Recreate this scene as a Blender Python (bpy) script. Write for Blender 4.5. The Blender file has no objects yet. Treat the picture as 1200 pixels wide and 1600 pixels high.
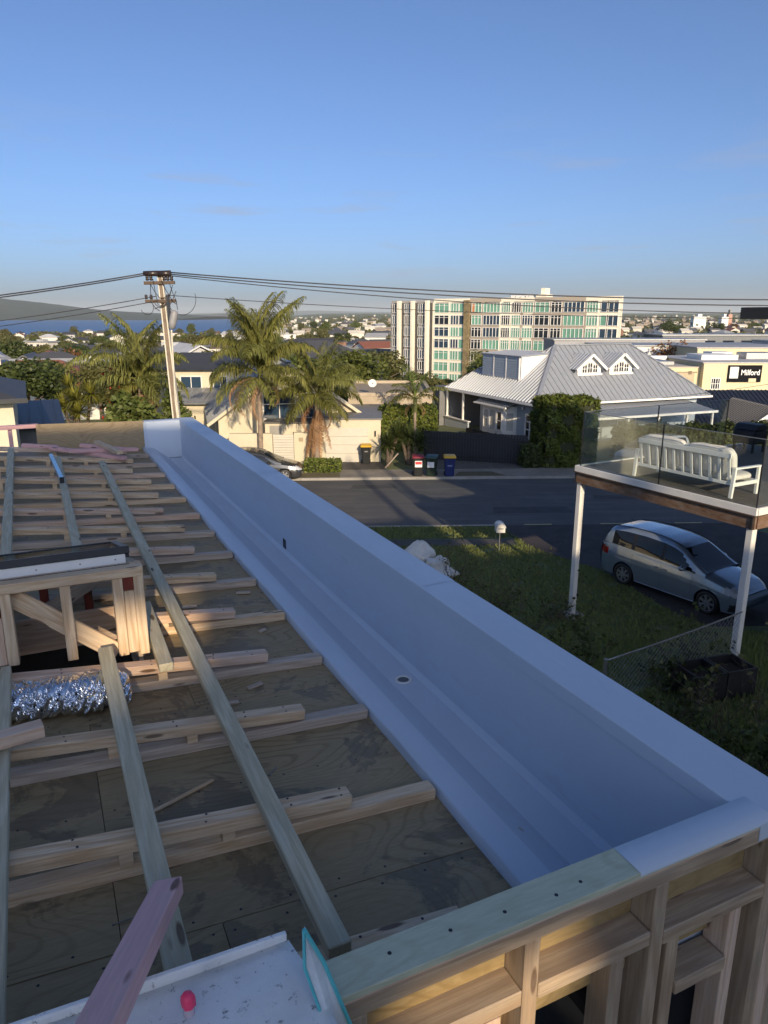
import bpy, bmesh, math, random
import numpy as np
from mathutils import Matrix, Vector

# ------------------------------------------------------------------ camera, sky, sun, exposure
sc = bpy.context.scene
PITCH = math.atan(306 / 1130.0)
CZ = 7.86
cam = bpy.data.cameras.new('camera')
cam.sensor_fit = 'VERTICAL'; cam.sensor_height = 24.0; cam.lens = 24.0 * 1130 / 1600
cam.clip_start = 0.05; cam.clip_end = 90000
cam_o = bpy.data.objects.new('camera', cam)
sc.collection.objects.link(cam_o)
cam_o.location = (0, 0, CZ)
cam_o.rotation_euler = (math.radians(90) - PITCH, 0, 0)
sc.camera = cam_o

SUN_EL = math.radians(18.0)
SUN_AZ = math.radians(163.7)          # clockwise from +Y: behind the camera, a little to the right
world = bpy.data.worlds.new('World'); sc.world = world; world.use_nodes = True
wn = world.node_tree; wn.nodes.clear()
w_out = wn.nodes.new('ShaderNodeOutputWorld'); w_bg = wn.nodes.new('ShaderNodeBackground')
w_sky = wn.nodes.new('ShaderNodeTexSky'); w_sky.sky_type = 'NISHITA'; w_sky.sun_disc = False
w_sky.sun_elevation = SUN_EL; w_sky.sun_rotation = SUN_AZ
w_sky.altitude = 20; w_sky.air_density = 0.6; w_sky.dust_density = 2.2; w_sky.ozone_density = 4.6
w_bg.inputs['Strength'].default_value = 0.12
# thin wisps of low cloud, spread evenly round the whole horizon
wtc = wn.nodes.new('ShaderNodeTexCoord'); wmp = wn.nodes.new('ShaderNodeMapping')
wmp.inputs['Scale'].default_value = (3.2, 3.2, 26)
wmp.inputs['Location'].default_value = (0.35, 0.1, 0.7)
wnz = wn.nodes.new('ShaderNodeTexNoise'); wnz.inputs['Scale'].default_value = 1.6; wnz.inputs['Detail'].default_value = 7
wrp = wn.nodes.new('ShaderNodeValToRGB'); wrp.color_ramp.elements[0].position = 0.57; wrp.color_ramp.elements[1].position = 0.74
wrp.color_ramp.elements[1].color = (0.75, 0.75, 0.75, 1)
wsp = wn.nodes.new('ShaderNodeSeparateXYZ')
wband = wn.nodes.new('ShaderNodeValToRGB')
cr = wband.color_ramp
cr.elements[0].position = 0.03; cr.elements[0].color = (0, 0, 0, 1)
cr.elements[1].position = 0.24; cr.elements[1].color = (0, 0, 0, 1)
e = cr.elements.new(0.07); e.color = (1, 1, 1, 1)
e = cr.elements.new(0.13); e.color = (1, 1, 1, 1)
wmul = wn.nodes.new('ShaderNodeMath'); wmul.operation = 'MULTIPLY'
wmix = wn.nodes.new('ShaderNodeMix'); wmix.data_type = 'RGBA'
wmix.inputs[7].default_value = (2.2, 2.4, 3.1, 1)
L = wn.links.new
L(wtc.outputs['Generated'], wmp.inputs['Vector']); L(wmp.outputs[0], wnz.inputs['Vector'])
L(wnz.outputs['Fac'], wrp.inputs[0]); L(wtc.outputs['Generated'], wsp.inputs[0]); L(wsp.outputs['Z'], wband.inputs[0])
L(wrp.outputs[0], wmul.inputs[0]); L(wband.outputs[0], wmul.inputs[1])
L(wmul.outputs[0], wmix.inputs[0]); L(w_sky.outputs[0], wmix.inputs[6])
L(wmix.outputs[2], w_bg.inputs['Color']); L(w_bg.outputs[0], w_out.inputs['Surface'])

sun = bpy.data.lights.new('sun', 'SUN'); sun.energy = 3.7; sun.angle = math.radians(0.5); sun.color = (1.0, 0.80, 0.54)
sun_o = bpy.data.objects.new('sun', sun); sc.collection.objects.link(sun_o)
sdir = Vector((math.sin(SUN_AZ) * math.cos(SUN_EL), math.cos(SUN_AZ) * math.cos(SUN_EL), math.sin(SUN_EL)))
sun_o.rotation_euler = sdir.to_track_quat('Z', 'Y').to_euler()
sun_o.location = sdir * 60

sc.view_settings.view_transform = 'Standard'; sc.view_settings.look = 'None'
sc.view_settings.exposure = 0.55; sc.view_settings.gamma = 1.0
sc.view_settings.use_curve_mapping = False
sc.cycles.max_bounces = 7; sc.cycles.diffuse_bounces = 3; sc.cycles.glossy_bounces = 3; sc.cycles.volume_bounces = 0; sc.cycles.transparent_max_bounces = 10

# ------------------------------------------------------------------ helpers
rng = random.Random(7)
nrng = np.random.default_rng(11)
col = sc.collection
PI = math.pi

class Frame:
    def __init__(s, o=(0, 0, 0), rz=0.0):
        s.o = Vector(o); s.rz = rz; s.M = Matrix.Translation(s.o) @ Matrix.Rotation(rz, 4, 'Z')
    def w(s, p): return s.M @ Vector(p)
FW = Frame()
A = math.radians(25.3)
FR = Frame((0, 0, 0), A)                 # the unfinished roof: x across (towards the gutter), y along the parapet

BASES = {}
def tag(o, label=None, cat=None, group=None, kind=None):
    if label: o['label'] = label
    if cat: o['category'] = cat
    if group: o['group'] = group
    if kind: o['kind'] = kind
    return o

def thing(name, label, cat, base=(0, 0, 0), frame=FW, group=None):
    o = bpy.data.objects.new(name, None); col.objects.link(o)
    o.empty_display_size = 0.2
    o.location = frame.w(base); o.rotation_euler = (0, 0, frame.rz)
    BASES[o] = Vector(base)
    return tag(o, label, cat, group)

class MB:
    def __init__(s): s.v = []; s.f = []
    def add(s, vs, fs):
        n = len(s.v); s.v += [tuple(p) for p in vs]; s.f += [tuple(i + n for i in f) for f in fs]; return s
    def box(s, x0, x1, y0, y1, z0, z1):
        return s.add([(x0, y0, z0), (x1, y0, z0), (x1, y1, z0), (x0, y1, z0), (x0, y0, z1), (x1, y0, z1), (x1, y1, z1), (x0, y1, z1)],
                     [(0, 3, 2, 1), (4, 5, 6, 7), (0, 1, 5, 4), (1, 2, 6, 5), (2, 3, 7, 6), (3, 0, 4, 7)])
    def boxM(s, M, x0, x1, y0, y1, z0, z1):
        n = len(s.v); s.box(x0, x1, y0, y1, z0, z1)
        for i in range(n, len(s.v)): s.v[i] = tuple(M @ Vector(s.v[i]))
        return s
    def quad(s, *p): return s.add(p, [tuple(range(len(p)))])
    def prism(s, poly, d):                    # poly: 3D points of one face, d: extrusion vector
        n = len(poly); d = Vector(d); p = [Vector(q) for q in poly]; q = [a + d for a in p]
        return s.add(p + q, [tuple(range(n))[::-1], tuple(range(n, 2 * n))] + [(i, (i + 1) % n, (i + 1) % n + n, i + n) for i in range(n)])
    def tube(s, pts, r, n=8, cap=True):
        pts = [Vector(p) for p in pts]; m = len(pts); rs = r if isinstance(r, (list, tuple)) else [r] * m
        vs = []; fs = []; prev = None
        for i, p in enumerate(pts):
            d = (pts[min(i + 1, m - 1)] - pts[max(i - 1, 0)])
            if d.length < 1e-9: d = Vector((0, 0, 1))
            d.normalize()
            if prev is None:
                a = Vector((0, 0, 1)) if abs(d.z) < 0.9 else Vector((1, 0, 0))
                x = d.cross(a).normalized()
            else:
                x = (prev - d * prev.dot(d)); x = x.normalized() if x.length > 1e-6 else d.orthogonal().normalized()
            prev = x; y = d.cross(x)
            for k in range(n):
                t = 2 * PI * k / n; vs.append(p + (x * math.cos(t) + y * math.sin(t)) * rs[i])
        for i in range(m - 1):
            for k in range(n):
                a = i * n + k; b = i * n + (k + 1) % n; fs.append((a, b, b + n, a + n))
        if cap: fs.append(tuple(range(n))[::-1]); fs.append(tuple(range((m - 1) * n, m * n)))
        return s.add(vs, fs)
    def lathe(s, prof, n=20, M=None, a0=0, a1=2 * PI):  # prof: (r, z) list about z
        full = abs(a1 - a0 - 2 * PI) < 1e-6; k = n if full else n + 1
        vs = []; fs = []
        for (r, z) in prof:
            for i in range(k):
                t = a0 + (a1 - a0) * i / n; vs.append(Vector((r * math.cos(t), r * math.sin(t), z)))
        if M is not None: vs = [M @ v for v in vs]
        for j in range(len(prof) - 1):
            for i in range(n):
                i2 = (i + 1) % k; a = j * k + i; b = j * k + i2; fs.append((a, b, b + k, a + k))
        return s.add(vs, fs)
    def grid(s, rows):                         # rows of equal length point lists
        m = len(rows[0]); vs = [p for r in rows for p in r]
        fs = [(j * m + i, j * m + i + 1, (j + 1) * m + i + 1, (j + 1) * m + i) for j in range(len(rows) - 1) for i in range(m - 1)]
        return s.add(vs, fs)
    def mesh(s, name, mat=None, off=None, smooth=False):
        me = bpy.data.meshes.new(name)
        v = s.v if off is None else [(p[0] - off.x, p[1] - off.y, p[2] - off.z) for p in s.v]
        me.from_pydata(v, [], s.f); me.update()
        if mat: me.materials.append(mat)
        if smooth: me.polygons.foreach_set('use_smooth', [True] * len(me.polygons))
        return me
    def build(s, name, mat, parent=None, frame=FW, base=None, smooth=False, bevel=0.0, fix=True):
        """with a parent: a part in the parent's frame; without: a thing of its own at `base`"""
        root = parent
        while root is not None and root.parent is not None: root = root.parent
        off = BASES[root] if root is not None else Vector(base if base is not None else (0, 0, 0))
        me = s.mesh(name, mat, off, smooth)
        if fix:
            bm = bmesh.new(); bm.from_mesh(me); bmesh.ops.recalc_face_normals(bm, faces=bm.faces)
            if bevel > 0:
                ed = [e for e in bm.edges if len(e.link_faces) == 2 and e.calc_face_angle(0) > 0.6]
                bmesh.ops.bevel(bm, geom=ed, offset=bevel, segments=1, affect='EDGES', clamp_overlap=True)
            bm.to_mesh(me); bm.free()
            if smooth: me.polygons.foreach_set('use_smooth', [True] * len(me.polygons))
        o = bpy.data.objects.new(name, me); col.objects.link(o)
        if parent is not None: o.parent = parent
        else:
            o.location = frame.w(off); o.rotation_euler = (0, 0, frame.rz); BASES[o] = off
        return o

def link(name, me, parent=None, M=None):
    o = bpy.data.objects.new(name, me); col.objects.link(o)
    if parent is not None: o.parent = parent
    if M is not None: o.matrix_basis = M
    return o

_cb = {}
def cbox(L_, w, h, c=0.003):
    k = (round(L_, 3), round(w, 3), round(h, 3), c)
    if k in _cb: return _cb[k]
    bm = bmesh.new(); bmesh.ops.create_cube(bm, size=1.0)
    bmesh.ops.scale(bm, vec=(L_, w, h), verts=bm.verts); bmesh.ops.translate(bm, vec=(L_ / 2, 0, 0), verts=bm.verts)
    bmesh.ops.bevel(bm, geom=bm.edges[:], offset=c, segments=1, affect='EDGES')
    me = bpy.data.meshes.new('timber'); bm.to_mesh(me); bm.free(); _cb[k] = me
    return me
def beam(name, p0, p1, w, h, mat, parent=None, frame=FW, roll=0.0, c=0.003):
    """a straight timber from p0 to p1 (centre line), width w, height h; grain runs along its own x"""
    p0 = Vector(p0); p1 = Vector(p1); d = (p1 - p0); L_ = d.length; x = d.normalized()
    up = Vector((0, 0, 1)) if abs(x.z) < 0.95 else Vector((0, 1, 0))
    y = up.cross(x).normalized(); z = x.cross(y)
    M = Matrix((x, y, z)).transposed().to_4x4() @ Matrix.Rotation(roll, 4, 'X'); M.translation = p0
    me = cbox(L_, w, h, c)
    if me.materials and me.materials[0] != mat:
        me = me.copy(); me.materials.clear()
    if not me.materials: me.materials.append(mat)
    o = bpy.data.objects.new(name, me); col.objects.link(o)
    if parent is not None:
        root = parent
        while root.parent is not None: root = root.parent
        o.parent = parent; o.matrix_basis = Matrix.Translation(-BASES[root]) @ M
    else:
        o.matrix_basis = frame.M @ M
    return o

def copy_tree(o, parent=None):
    c = o.copy(); col.objects.link(c); c.parent = parent
    for ch in CH.get(o, list(o.children)): copy_tree(ch, c)
    return c
CH = {}

# ------------------------------------------------------------------ materials
def nodes(name):
    m = bpy.data.materials.new(name); m.use_nodes = True
    nt = m.node_tree; b = nt.nodes['Principled BSDF']
    return m, nt, b
def mixc(nt, fac, a, b_, mode='MIX'):
    n = nt.nodes.new('ShaderNodeMix'); n.data_type = 'RGBA'; n.blend_type = mode
    for sock, val in ((n.inputs[0], fac), (n.inputs[6], a), (n.inputs[7], b_)):
        if isinstance(val, (int, float)): sock.default_value = val
        elif isinstance(val, tuple): sock.default_value = val if len(val) == 4 else val + (1,)
        else: nt.links.new(val, sock)
    return n.outputs[2]
def ramp(nt, src, stops):
    n = nt.nodes.new('ShaderNodeValToRGB'); e = n.color_ramp.elements
    while len(e) < len(stops): e.new(0.5)
    for q, (p, c) in zip(e, stops):
        q.position = p; q.color = c + (1,) if isinstance(c, tuple) else (c, c, c, 1)
    nt.links.new(src, n.inputs[0]); return n.outputs[0]
def coords(nt, scale=(1, 1, 1), rand=True, kind='Object'):
    tc = nt.nodes.new('ShaderNodeTexCoord'); mp = nt.nodes.new('ShaderNodeMapping')
    mp.inputs['Scale'].default_value = scale
    nt.links.new(tc.outputs[kind], mp.inputs['Vector'])
    if rand:
        oi = nt.nodes.new('ShaderNodeObjectInfo'); mu = nt.nodes.new('ShaderNodeMath'); mu.operation = 'MULTIPLY'; mu.inputs[1].default_value = 57
        nt.links.new(oi.outputs['Random'], mu.inputs[0]); nt.links.new(mu.outputs[0], mp.inputs['Location'])
    return mp.outputs[0]
def noise(nt, vec, scale, detail=4, rough=0.55, dist=0.0):
    n = nt.nodes.new('ShaderNodeTexNoise'); n.inputs['Scale'].default_value = scale; n.inputs['Detail'].default_value = detail
    n.inputs['Roughness'].default_value = rough; n.inputs['Distortion'].default_value = dist
    if vec is not None: nt.links.new(vec, n.inputs['Vector'])
    return n.outputs['Fac']
def bump(nt, b, h, strength, dist=0.01):
    n = nt.nodes.new('ShaderNodeBump'); n.inputs['Strength'].default_value = strength; n.inputs['Distance'].default_value = dist
    nt.links.new(h, n.inputs['Height']); nt.links.new(n.outputs[0], b.inputs['Normal'])
def c3(c): return tuple(c) + (1,)
def M_plain(name, c, rough=0.6, metal=0.0, var=0.12, ns=3.0, bs=0.0, bscale=40, spec=0.5, rand=True, coat=0.0):
    m, nt, b = nodes(name)
    v = coords(nt, rand=rand)
    f = noise(nt, v, ns, 6, 0.6)
    f2 = noise(nt, v, ns * 9, 4, 0.6)
    lo = tuple(x * (1 - var) for x in c); hi = tuple(min(1, x * (1 + var)) for x in c)
    cc = mixc(nt, ramp(nt, f, [(0.3, 0.0), (0.7, 1.0)]), c3(lo), c3(hi))
    cc = mixc(nt, ramp(nt, f2, [(0.35, 0.0), (0.65, var)]), cc, c3(tuple(x * 0.6 for x in c)))
    nt.links.new(cc, b.inputs['Base Color'])
    b.inputs['Metallic'].default_value = metal; b.inputs['Specular IOR Level'].default_value = spec
    r = nt.nodes.new('ShaderNodeMapRange'); nt.links.new(f2, r.inputs[0]); r.inputs[3].default_value = max(0.02, rough - 0.12); r.inputs[4].default_value = min(1, rough + 0.12)
    nt.links.new(r.outputs[0], b.inputs['Roughness'])
    if coat: b.inputs['Coat Weight'].default_value = coat; b.inputs['Coat Roughness'].default_value = 0.05
    if bs > 0: bump(nt, b, noise(nt, v, bscale, 5, 0.6), bs, 0.01)
    return m
def M_wood(name, light, dark, knot=(0.10, 0.05, 0.025), ring=9.0, grain=1.0, weather=0.0, stain=None):
    m, nt, b = nodes(name)
    v = coords(nt, (0.9, 9.0, 9.0))
    warp = noise(nt, v, 0.9, 3, 0.5)
    vv = nt.nodes.new('ShaderNodeVectorMath'); vv.operation = 'ADD'
    sc_ = nt.nodes.new('ShaderNodeVectorMath'); sc_.operation = 'SCALE'; sc_.inputs['Scale'].default_value = 2.2
    comb = nt.nodes.new('ShaderNodeCombineXYZ'); nt.links.new(warp, comb.inputs[1]); nt.links.new(warp, comb.inputs[2])
    nt.links.new(comb.outputs[0], sc_.inputs[0]); nt.links.new(v, vv.inputs[0]); nt.links.new(sc_.outputs[0], vv.inputs[1])
    wv = nt.nodes.new('ShaderNodeTexWave'); wv.wave_type = 'BANDS'; wv.bands_direction = 'DIAGONAL'
    wv.inputs['Scale'].default_value = ring / 9.0; wv.inputs['Distortion'].default_value = 2.5; wv.inputs['Detail'].default_value = 3; wv.inputs['Detail Scale'].default_value = 1.2
    nt.links.new(vv.outputs[0], wv.inputs['Vector'])
    fine = noise(nt, coords(nt, (6, 160, 160)), 1.0, 4, 0.7)
    big = noise(nt, coords(nt, (0.8, 2.5, 2.5)), 1.0, 4, 0.6)
    c = mixc(nt, ramp(nt, wv.outputs['Fac'], [(0.15, 0.0), (0.95, 0.85 * grain)]), c3(light), c3(dark))
    c = mixc(nt, ramp(nt, fine, [(0.36, 0.45 * grain), (0.6, 0.0)]), c, c3(tuple(x * 0.5 for x in dark)))
    c = mixc(nt, ramp(nt, big, [(0.35, 0.25), (0.7, 0.0)]), c, c3(tuple(x * 0.72 for x in light)))
    vo = nt.nodes.new('ShaderNodeTexVoronoi'); vo.inputs['Scale'].default_value = 1.0
    nt.links.new(coords(nt, (3.1, 14.0, 14.0)), vo.inputs['Vector'])
    c = mixc(nt, ramp(nt, vo.outputs['Distance'], [(0.10, 0.9), (0.15, 0.0)]), c, c3(knot))
    if weather > 0:
        wz = noise(nt, coords(nt, (2.0, 5.0, 5.0)), 1.6, 6, 0.7)
        c = mixc(nt, ramp(nt, wz, [(0.4, 0.0), (0.66, weather)]), c, c3(stain or (0.16, 0.15, 0.14)))
    nt.links.new(c, b.inputs['Base Color']); b.inputs['Roughness'].default_value = 0.75
    b.inputs['Specular IOR Level'].default_value = 0.25
    bump(nt, b, fine, 0.25, 0.002)
    return m
def M_ply(name, light, dark, stain=0.5, stainc=(0.035, 0.03, 0.028)):
    m, nt, b = nodes(name)
    nn = noise(nt, coords(nt, (0.9, 2.3, 2.3)), 1.5, 1.6, 0.35, 0.25)      # contour lines of a smooth field: cathedral grain
    mu = nt.nodes.new('ShaderNodeMath'); mu.operation = 'MULTIPLY'; mu.inputs[1].default_value = 150; nt.links.new(nn, mu.inputs[0])
    sn = nt.nodes.new('ShaderNodeMath'); sn.operation = 'SINE'; nt.links.new(mu.outputs[0], sn.inputs[0])
    fade = noise(nt, coords(nt, (2, 2, 2)), 1.4, 3, .5)
    gm_ = nt.nodes.new('ShaderNodeMath'); gm_.operation = 'MULTIPLY'; nt.links.new(ramp(nt, sn.outputs[0], [(0.35, 0.0), (1.0, 0.8)]), gm_.inputs[0]); nt.links.new(ramp(nt, fade, [(.35, .25), (.65, 1.0)]), gm_.inputs[1])
    fine = noise(nt, coords(nt, (14, 120, 120)), 1.0, 4, 0.7)
    c = mixc(nt, gm_.outputs[0], c3(light), c3(dark))
    c = mixc(nt, ramp(nt, fine, [(0.35, 0.35), (0.7, 0.0)]), c, c3(tuple(x * 0.6 for x in dark)))
    st = noise(nt, coords(nt, (1.6, 1.9, 1.9)), 1.5, 8, 0.66, 0.6)
    c = mixc(nt, ramp(nt, st, [(0.54, 0.0), (0.575, stain), (0.75, stain)]), c, c3(stainc))
    dust = noise(nt, coords(nt, (2.2, 2.2, 2.2)), 2.0, 9, 0.75)
    c = mixc(nt, ramp(nt, dust, [(0.58, 0.0), (0.75, 0.25)]), c, c3(tuple(min(1, x * 1.6) for x in light)))
    nt.links.new(c, b.inputs['Base Color'])
    nt.links.new(ramp(nt, st, [(0.45, 0.8), (0.6, 0.5)]), b.inputs['Roughness'])
    b.inputs['Specular IOR Level'].default_value = 0.3
    bump(nt, b, fine, 0.2, 0.002)
    return m
def M_leaf(name, a, b_, trans=0.35, rough=0.5, var=0.5):
    m, nt, b = nodes(name)
    g = nt.nodes.new('ShaderNodeNewGeometry')
    oi = nt.nodes.new('ShaderNodeObjectInfo')
    c = mixc(nt, g.outputs['Random Per Island'], c3(a), c3(b_))
    c = mixc(nt, ramp(nt, oi.outputs['Random'], [(0.0, 0.0), (1.0, var)]), c, c3(tuple(x * y for x, y in zip(a, (1.15, 0.85, 0.6)))))
    nt.links.new(c, b.inputs['Base Color']); b.inputs['Roughness'].default_value = rough
    b.inputs['Specular IOR Level'].default_value = 0.3
    t = nt.nodes.new('ShaderNodeBsdfTranslucent'); nt.links.new(c, t.inputs[0])
    mx = nt.nodes.new('ShaderNodeMixShader'); mx.inputs[0].default_value = trans
    out = nt.nodes['Material Output']
    nt.links.new(b.outputs[0], mx.inputs[1]); nt.links.new(t.outputs[0], mx.inputs[2]); nt.links.new(mx.outputs[0], out.inputs['Surface'])
    return m
def M_objcol(name, rough=0.7, var=0.1, ns=1.0):
    m, nt, b = nodes(name)
    oi = nt.nodes.new('ShaderNodeObjectInfo')
    f = noise(nt, coords(nt), ns, 5, 0.6)
    c = mixc(nt, ramp(nt, f, [(0.3, 0.0), (0.75, var * 2)]), oi.outputs['Color'], (0.12, 0.11, 0.10, 1))
    nt.links.new(c, b.inputs['Base Color']); b.inputs['Roughness'].default_value = rough
    return m
def M_glass(name, tint, mixf=0.25, rough=0.02):
    """a pane: tinted transparency with a mirror coat"""
    m, nt, b = nodes(name)
    tr = nt.nodes.new('ShaderNodeBsdfTransparent'); tr.inputs[0].default_value = c3(tint)
    gl = nt.nodes.new('ShaderNodeBsdfGlossy'); gl.inputs['Roughness'].default_value = rough; gl.inputs[0].default_value = (0.9, 0.95, 0.95, 1)
    fr = nt.nodes.new('ShaderNodeFresnel'); fr.inputs[0].default_value = 1.5
    ad = nt.nodes.new('ShaderNodeMath'); ad.operation = 'MULTIPLY_ADD'; ad.inputs[1].default_value = 0.25; ad.inputs[2].default_value = mixf
    nt.links.new(fr.outputs[0], ad.inputs[0])
    mx = nt.nodes.new('ShaderNodeMixShader'); nt.links.new(ad.outputs[0], mx.inputs[0]); nt.links.new(tr.outputs[0], mx.inputs[1]); nt.links.new(gl.outputs[0], mx.inputs[2])
    nt.links.new(mx.outputs[0], nt.nodes['Material Output'].inputs['Surface'])
    return m
def M_win(name, c, rough=0.06):
    m, nt, b = nodes(name)
    f = noise(nt, coords(nt), 0.35, 2)
    cc = mixc(nt, f, c3(tuple(x * 0.6 for x in c)), c3(tuple(x * 1.4 for x in c)))
    nt.links.new(cc, b.inputs['Base Color'])
    b.inputs['Roughness'].default_value = rough; b.inputs['Specular IOR Level'].default_value = 0.6
    return m

MT = {}
MT['pine'] = M_wood('raw_pine', (0.78, 0.60, 0.40), (0.60, 0.395, 0.225), weather=0.2, stain=(0.5, 0.46, 0.42))
MT['pine_pink'] = M_wood('pinkish_pine', (0.76, 0.57, 0.43), (0.62, 0.41, 0.28), weather=0.25, stain=(0.5, 0.45, 0.41))
MT['pine_grey'] = M_wood('weathered_pine', (0.60, 0.50, 0.40), (0.46, 0.35, 0.26), weather=0.4, stain=(0.36, 0.34, 0.32))
MT['frame'] = M_wood('weathered_wall_framing', (0.50, 0.38, 0.26), (0.37, 0.255, 0.16), weather=0.4, stain=(0.26, 0.23, 0.20))
MT['treated'] = M_wood('green_treated_pine', (0.62, 0.56, 0.40), (0.50, 0.43, 0.28), weather=0.3, stain=(0.34, 0.36, 0.30))
MT['pink'] = M_wood('pink_primed_timber', (0.78, 0.47, 0.44), (0.70, 0.40, 0.38), grain=0.5, weather=0.35, stain=(0.6, 0.34, 0.36))
MT['redwood'] = M_wood('red_stained_timber', (0.20, 0.045, 0.03), (0.14, 0.03, 0.02), grain=0.5)
MT['ply_deck'] = M_ply('weathered_deck_plywood', (0.37, 0.285, 0.165), (0.25, 0.185, 0.10), 0.5, (0.085, 0.07, 0.055))
MT['ply_new'] = M_ply('treated_plywood', (0.55, 0.575, 0.43), (0.45, 0.465, 0.32), 0.0)
MT['ply_wall'] = M_ply('golden_wall_plywood', (0.36, 0.265, 0.13), (0.25, 0.175, 0.08), 0.35, (0.2, 0.13, 0.05))
mm, nt, b = nodes('grey_blue_roof_membrane'); v = coords(nt, rand=False)
sm1 = noise(nt, v, 1.3, 8, .7); sm2 = noise(nt, coords(nt, (9, 2.2, 9), False), 1.0, 7, .75, .4); spk = noise(nt, v, 140, 3, .7); scr = noise(nt, coords(nt, (60, 3, 60), False), 1.0, 5, .6)
c = mixc(nt, ramp(nt, sm1, [(.35, 0.0), (.7, .55)]), (0.53, 0.60, 0.69, 1), (0.48, 0.545, 0.63, 1))
c = mixc(nt, ramp(nt, sm2, [(.60, 0.0), (.68, .2)]), c, (0.40, 0.41, 0.42, 1))
c = mixc(nt, ramp(nt, spk, [(.68, 0.0), (.72, .5)]), c, (0.26, 0.23, 0.19, 1))
c = mixc(nt, ramp(nt, scr, [(.66, 0.0), (.72, .25)]), c, (0.66, 0.68, 0.70, 1))
nt.links.new(c, b.inputs['Base Color']); nt.links.new(ramp(nt, sm2, [(.4, .38), (.7, .6)]), b.inputs['Roughness']); bump(nt, b, noise(nt, v, 7, 4, .5), .06, .01)
MT['membrane'] = mm
MT['white_paint'] = M_plain('white_paint', (0.74, 0.73, 0.70), 0.5, var=0.06)
MT['black_paint'] = M_plain('black_paint', (0.015, 0.016, 0.022), 0.55, var=0.3)
MT['black_plastic'] = M_plain('black_plastic', (0.018, 0.018, 0.02), 0.45, var=0.2)
MT['dark_metal'] = M_plain('dark_metal', (0.03, 0.033, 0.04), 0.4, metal=0.3, var=0.2)
MT['galv'] = M_plain('galvanised_steel', (0.30, 0.31, 0.32), 0.45, metal=0.8, var=0.25, ns=20)
MT['concrete'] = M_plain('concrete', (0.30, 0.285, 0.26), 0.85, var=0.2, ns=1.2, bs=0.2, bscale=60)
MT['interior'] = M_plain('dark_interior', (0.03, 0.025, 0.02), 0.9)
# ------------------------------------------------------------------ the unfinished roof (frame FR: x = across, y = along)
def zdeck(t): return 6.16 + 0.06 * (1.15 - t)
def zup(t): return 6.208 + 0.1044 * (1.1 - t)           # underside of the upper purlins
S0, S1 = 1.17, 9.87
ORD = ['first', 'second', 'third', 'fourth', 'fifth', 'sixth', 'seventh', 'eighth', 'ninth', 'tenth', 'eleventh', 'twelfth', 'thirteenth', 'fourteenth']

# plywood deck in sheets, with the hole under the skylight kerb left open
deck = thing('plywood_deck', 'weathered stained plywood roof deck under the purlins', 'roof deck', (0, S0, 6.16), FR)
TH = 0.018
def ply_piece(t0, t1, s0, s1, mat, parent):
    g = 0.0012; t0 += g; t1 -= g; s0 += g; s1 -= g
    tc, scn = (t0 + t1) / 2, (s0 + s1) / 2; dz = rng.uniform(-.002, .002)
    L_ = (t1 - t0) * 1.0018
    mb = MB().box(-L_ / 2, L_ / 2, -(s1 - s0) / 2, (s1 - s0) / 2, -TH, 0)
    me = mb.mesh('plywood_sheet', mat)
    M = Matrix.Translation(Vector((tc, scn, zdeck(tc) + dz)) - BASES[parent]) @ Matrix.Rotation(math.atan(0.06), 4, 'Y')
    o = link('plywood_sheet', me, parent, M); w_ = s1 - s0
    for yy in (-w_ / 2 + .03, 0, w_ / 2 - .03):
        xx = -L_ / 2 + .03
        while xx < L_ / 2:
            if tc + xx > -1.6: NAILS.lathe([(0, .0008), (.004, .0006), (.0045, 0)], 6, Matrix.Translation(BASES[parent]) @ M @ Matrix.Translation((xx + rng.uniform(-.01, .01), yy + rng.uniform(-.006, .006), 0)))
            xx += .15
    return o
NAILS = MB()
HT0, HT1, HS0, HS1 = -0.34, 0.29, 3.33, 4.12
seams_s = [S0, 1.70, 2.93, 4.12, 5.32, 6.52, 7.72, 8.92, S1]
for i in range(len(seams_s) - 1):
    a, b = seams_s[i], seams_s[i + 1]
    ts_ = [-4.1, -2.36, 0.035, 1.19] if i % 2 == 1 else [-4.1, -3.2, -0.75, 0.47, 1.19] if i != 0 else [-4.1, -2.0, 0.30, 1.19]
    if a < HS1 - 0.01 and b > HS0 + 0.01:
        a2 = max(a, HS0)
        if a < HS0:
            for k in range(len(ts_) - 1): ply_piece(ts_[k], ts_[k + 1], a, HS0, MT['ply_deck'], deck)
        ply_piece(-4.1, -2.2, a2, b, MT['ply_deck'], deck); ply_piece(-2.2, HT0, a2, b, MT['ply_deck'], deck); ply_piece(HT1, 1.19, a2, b, MT['ply_deck'], deck)
    else:
        for k in range(len(ts_) - 1): ply_piece(ts_[k], ts_[k + 1], a, b, MT['ply_deck'], deck)

dn = NAILS.build('deck_nails', MT['dark_metal'], deck, fix=False); dn['kind'] = 'stuff'
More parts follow.
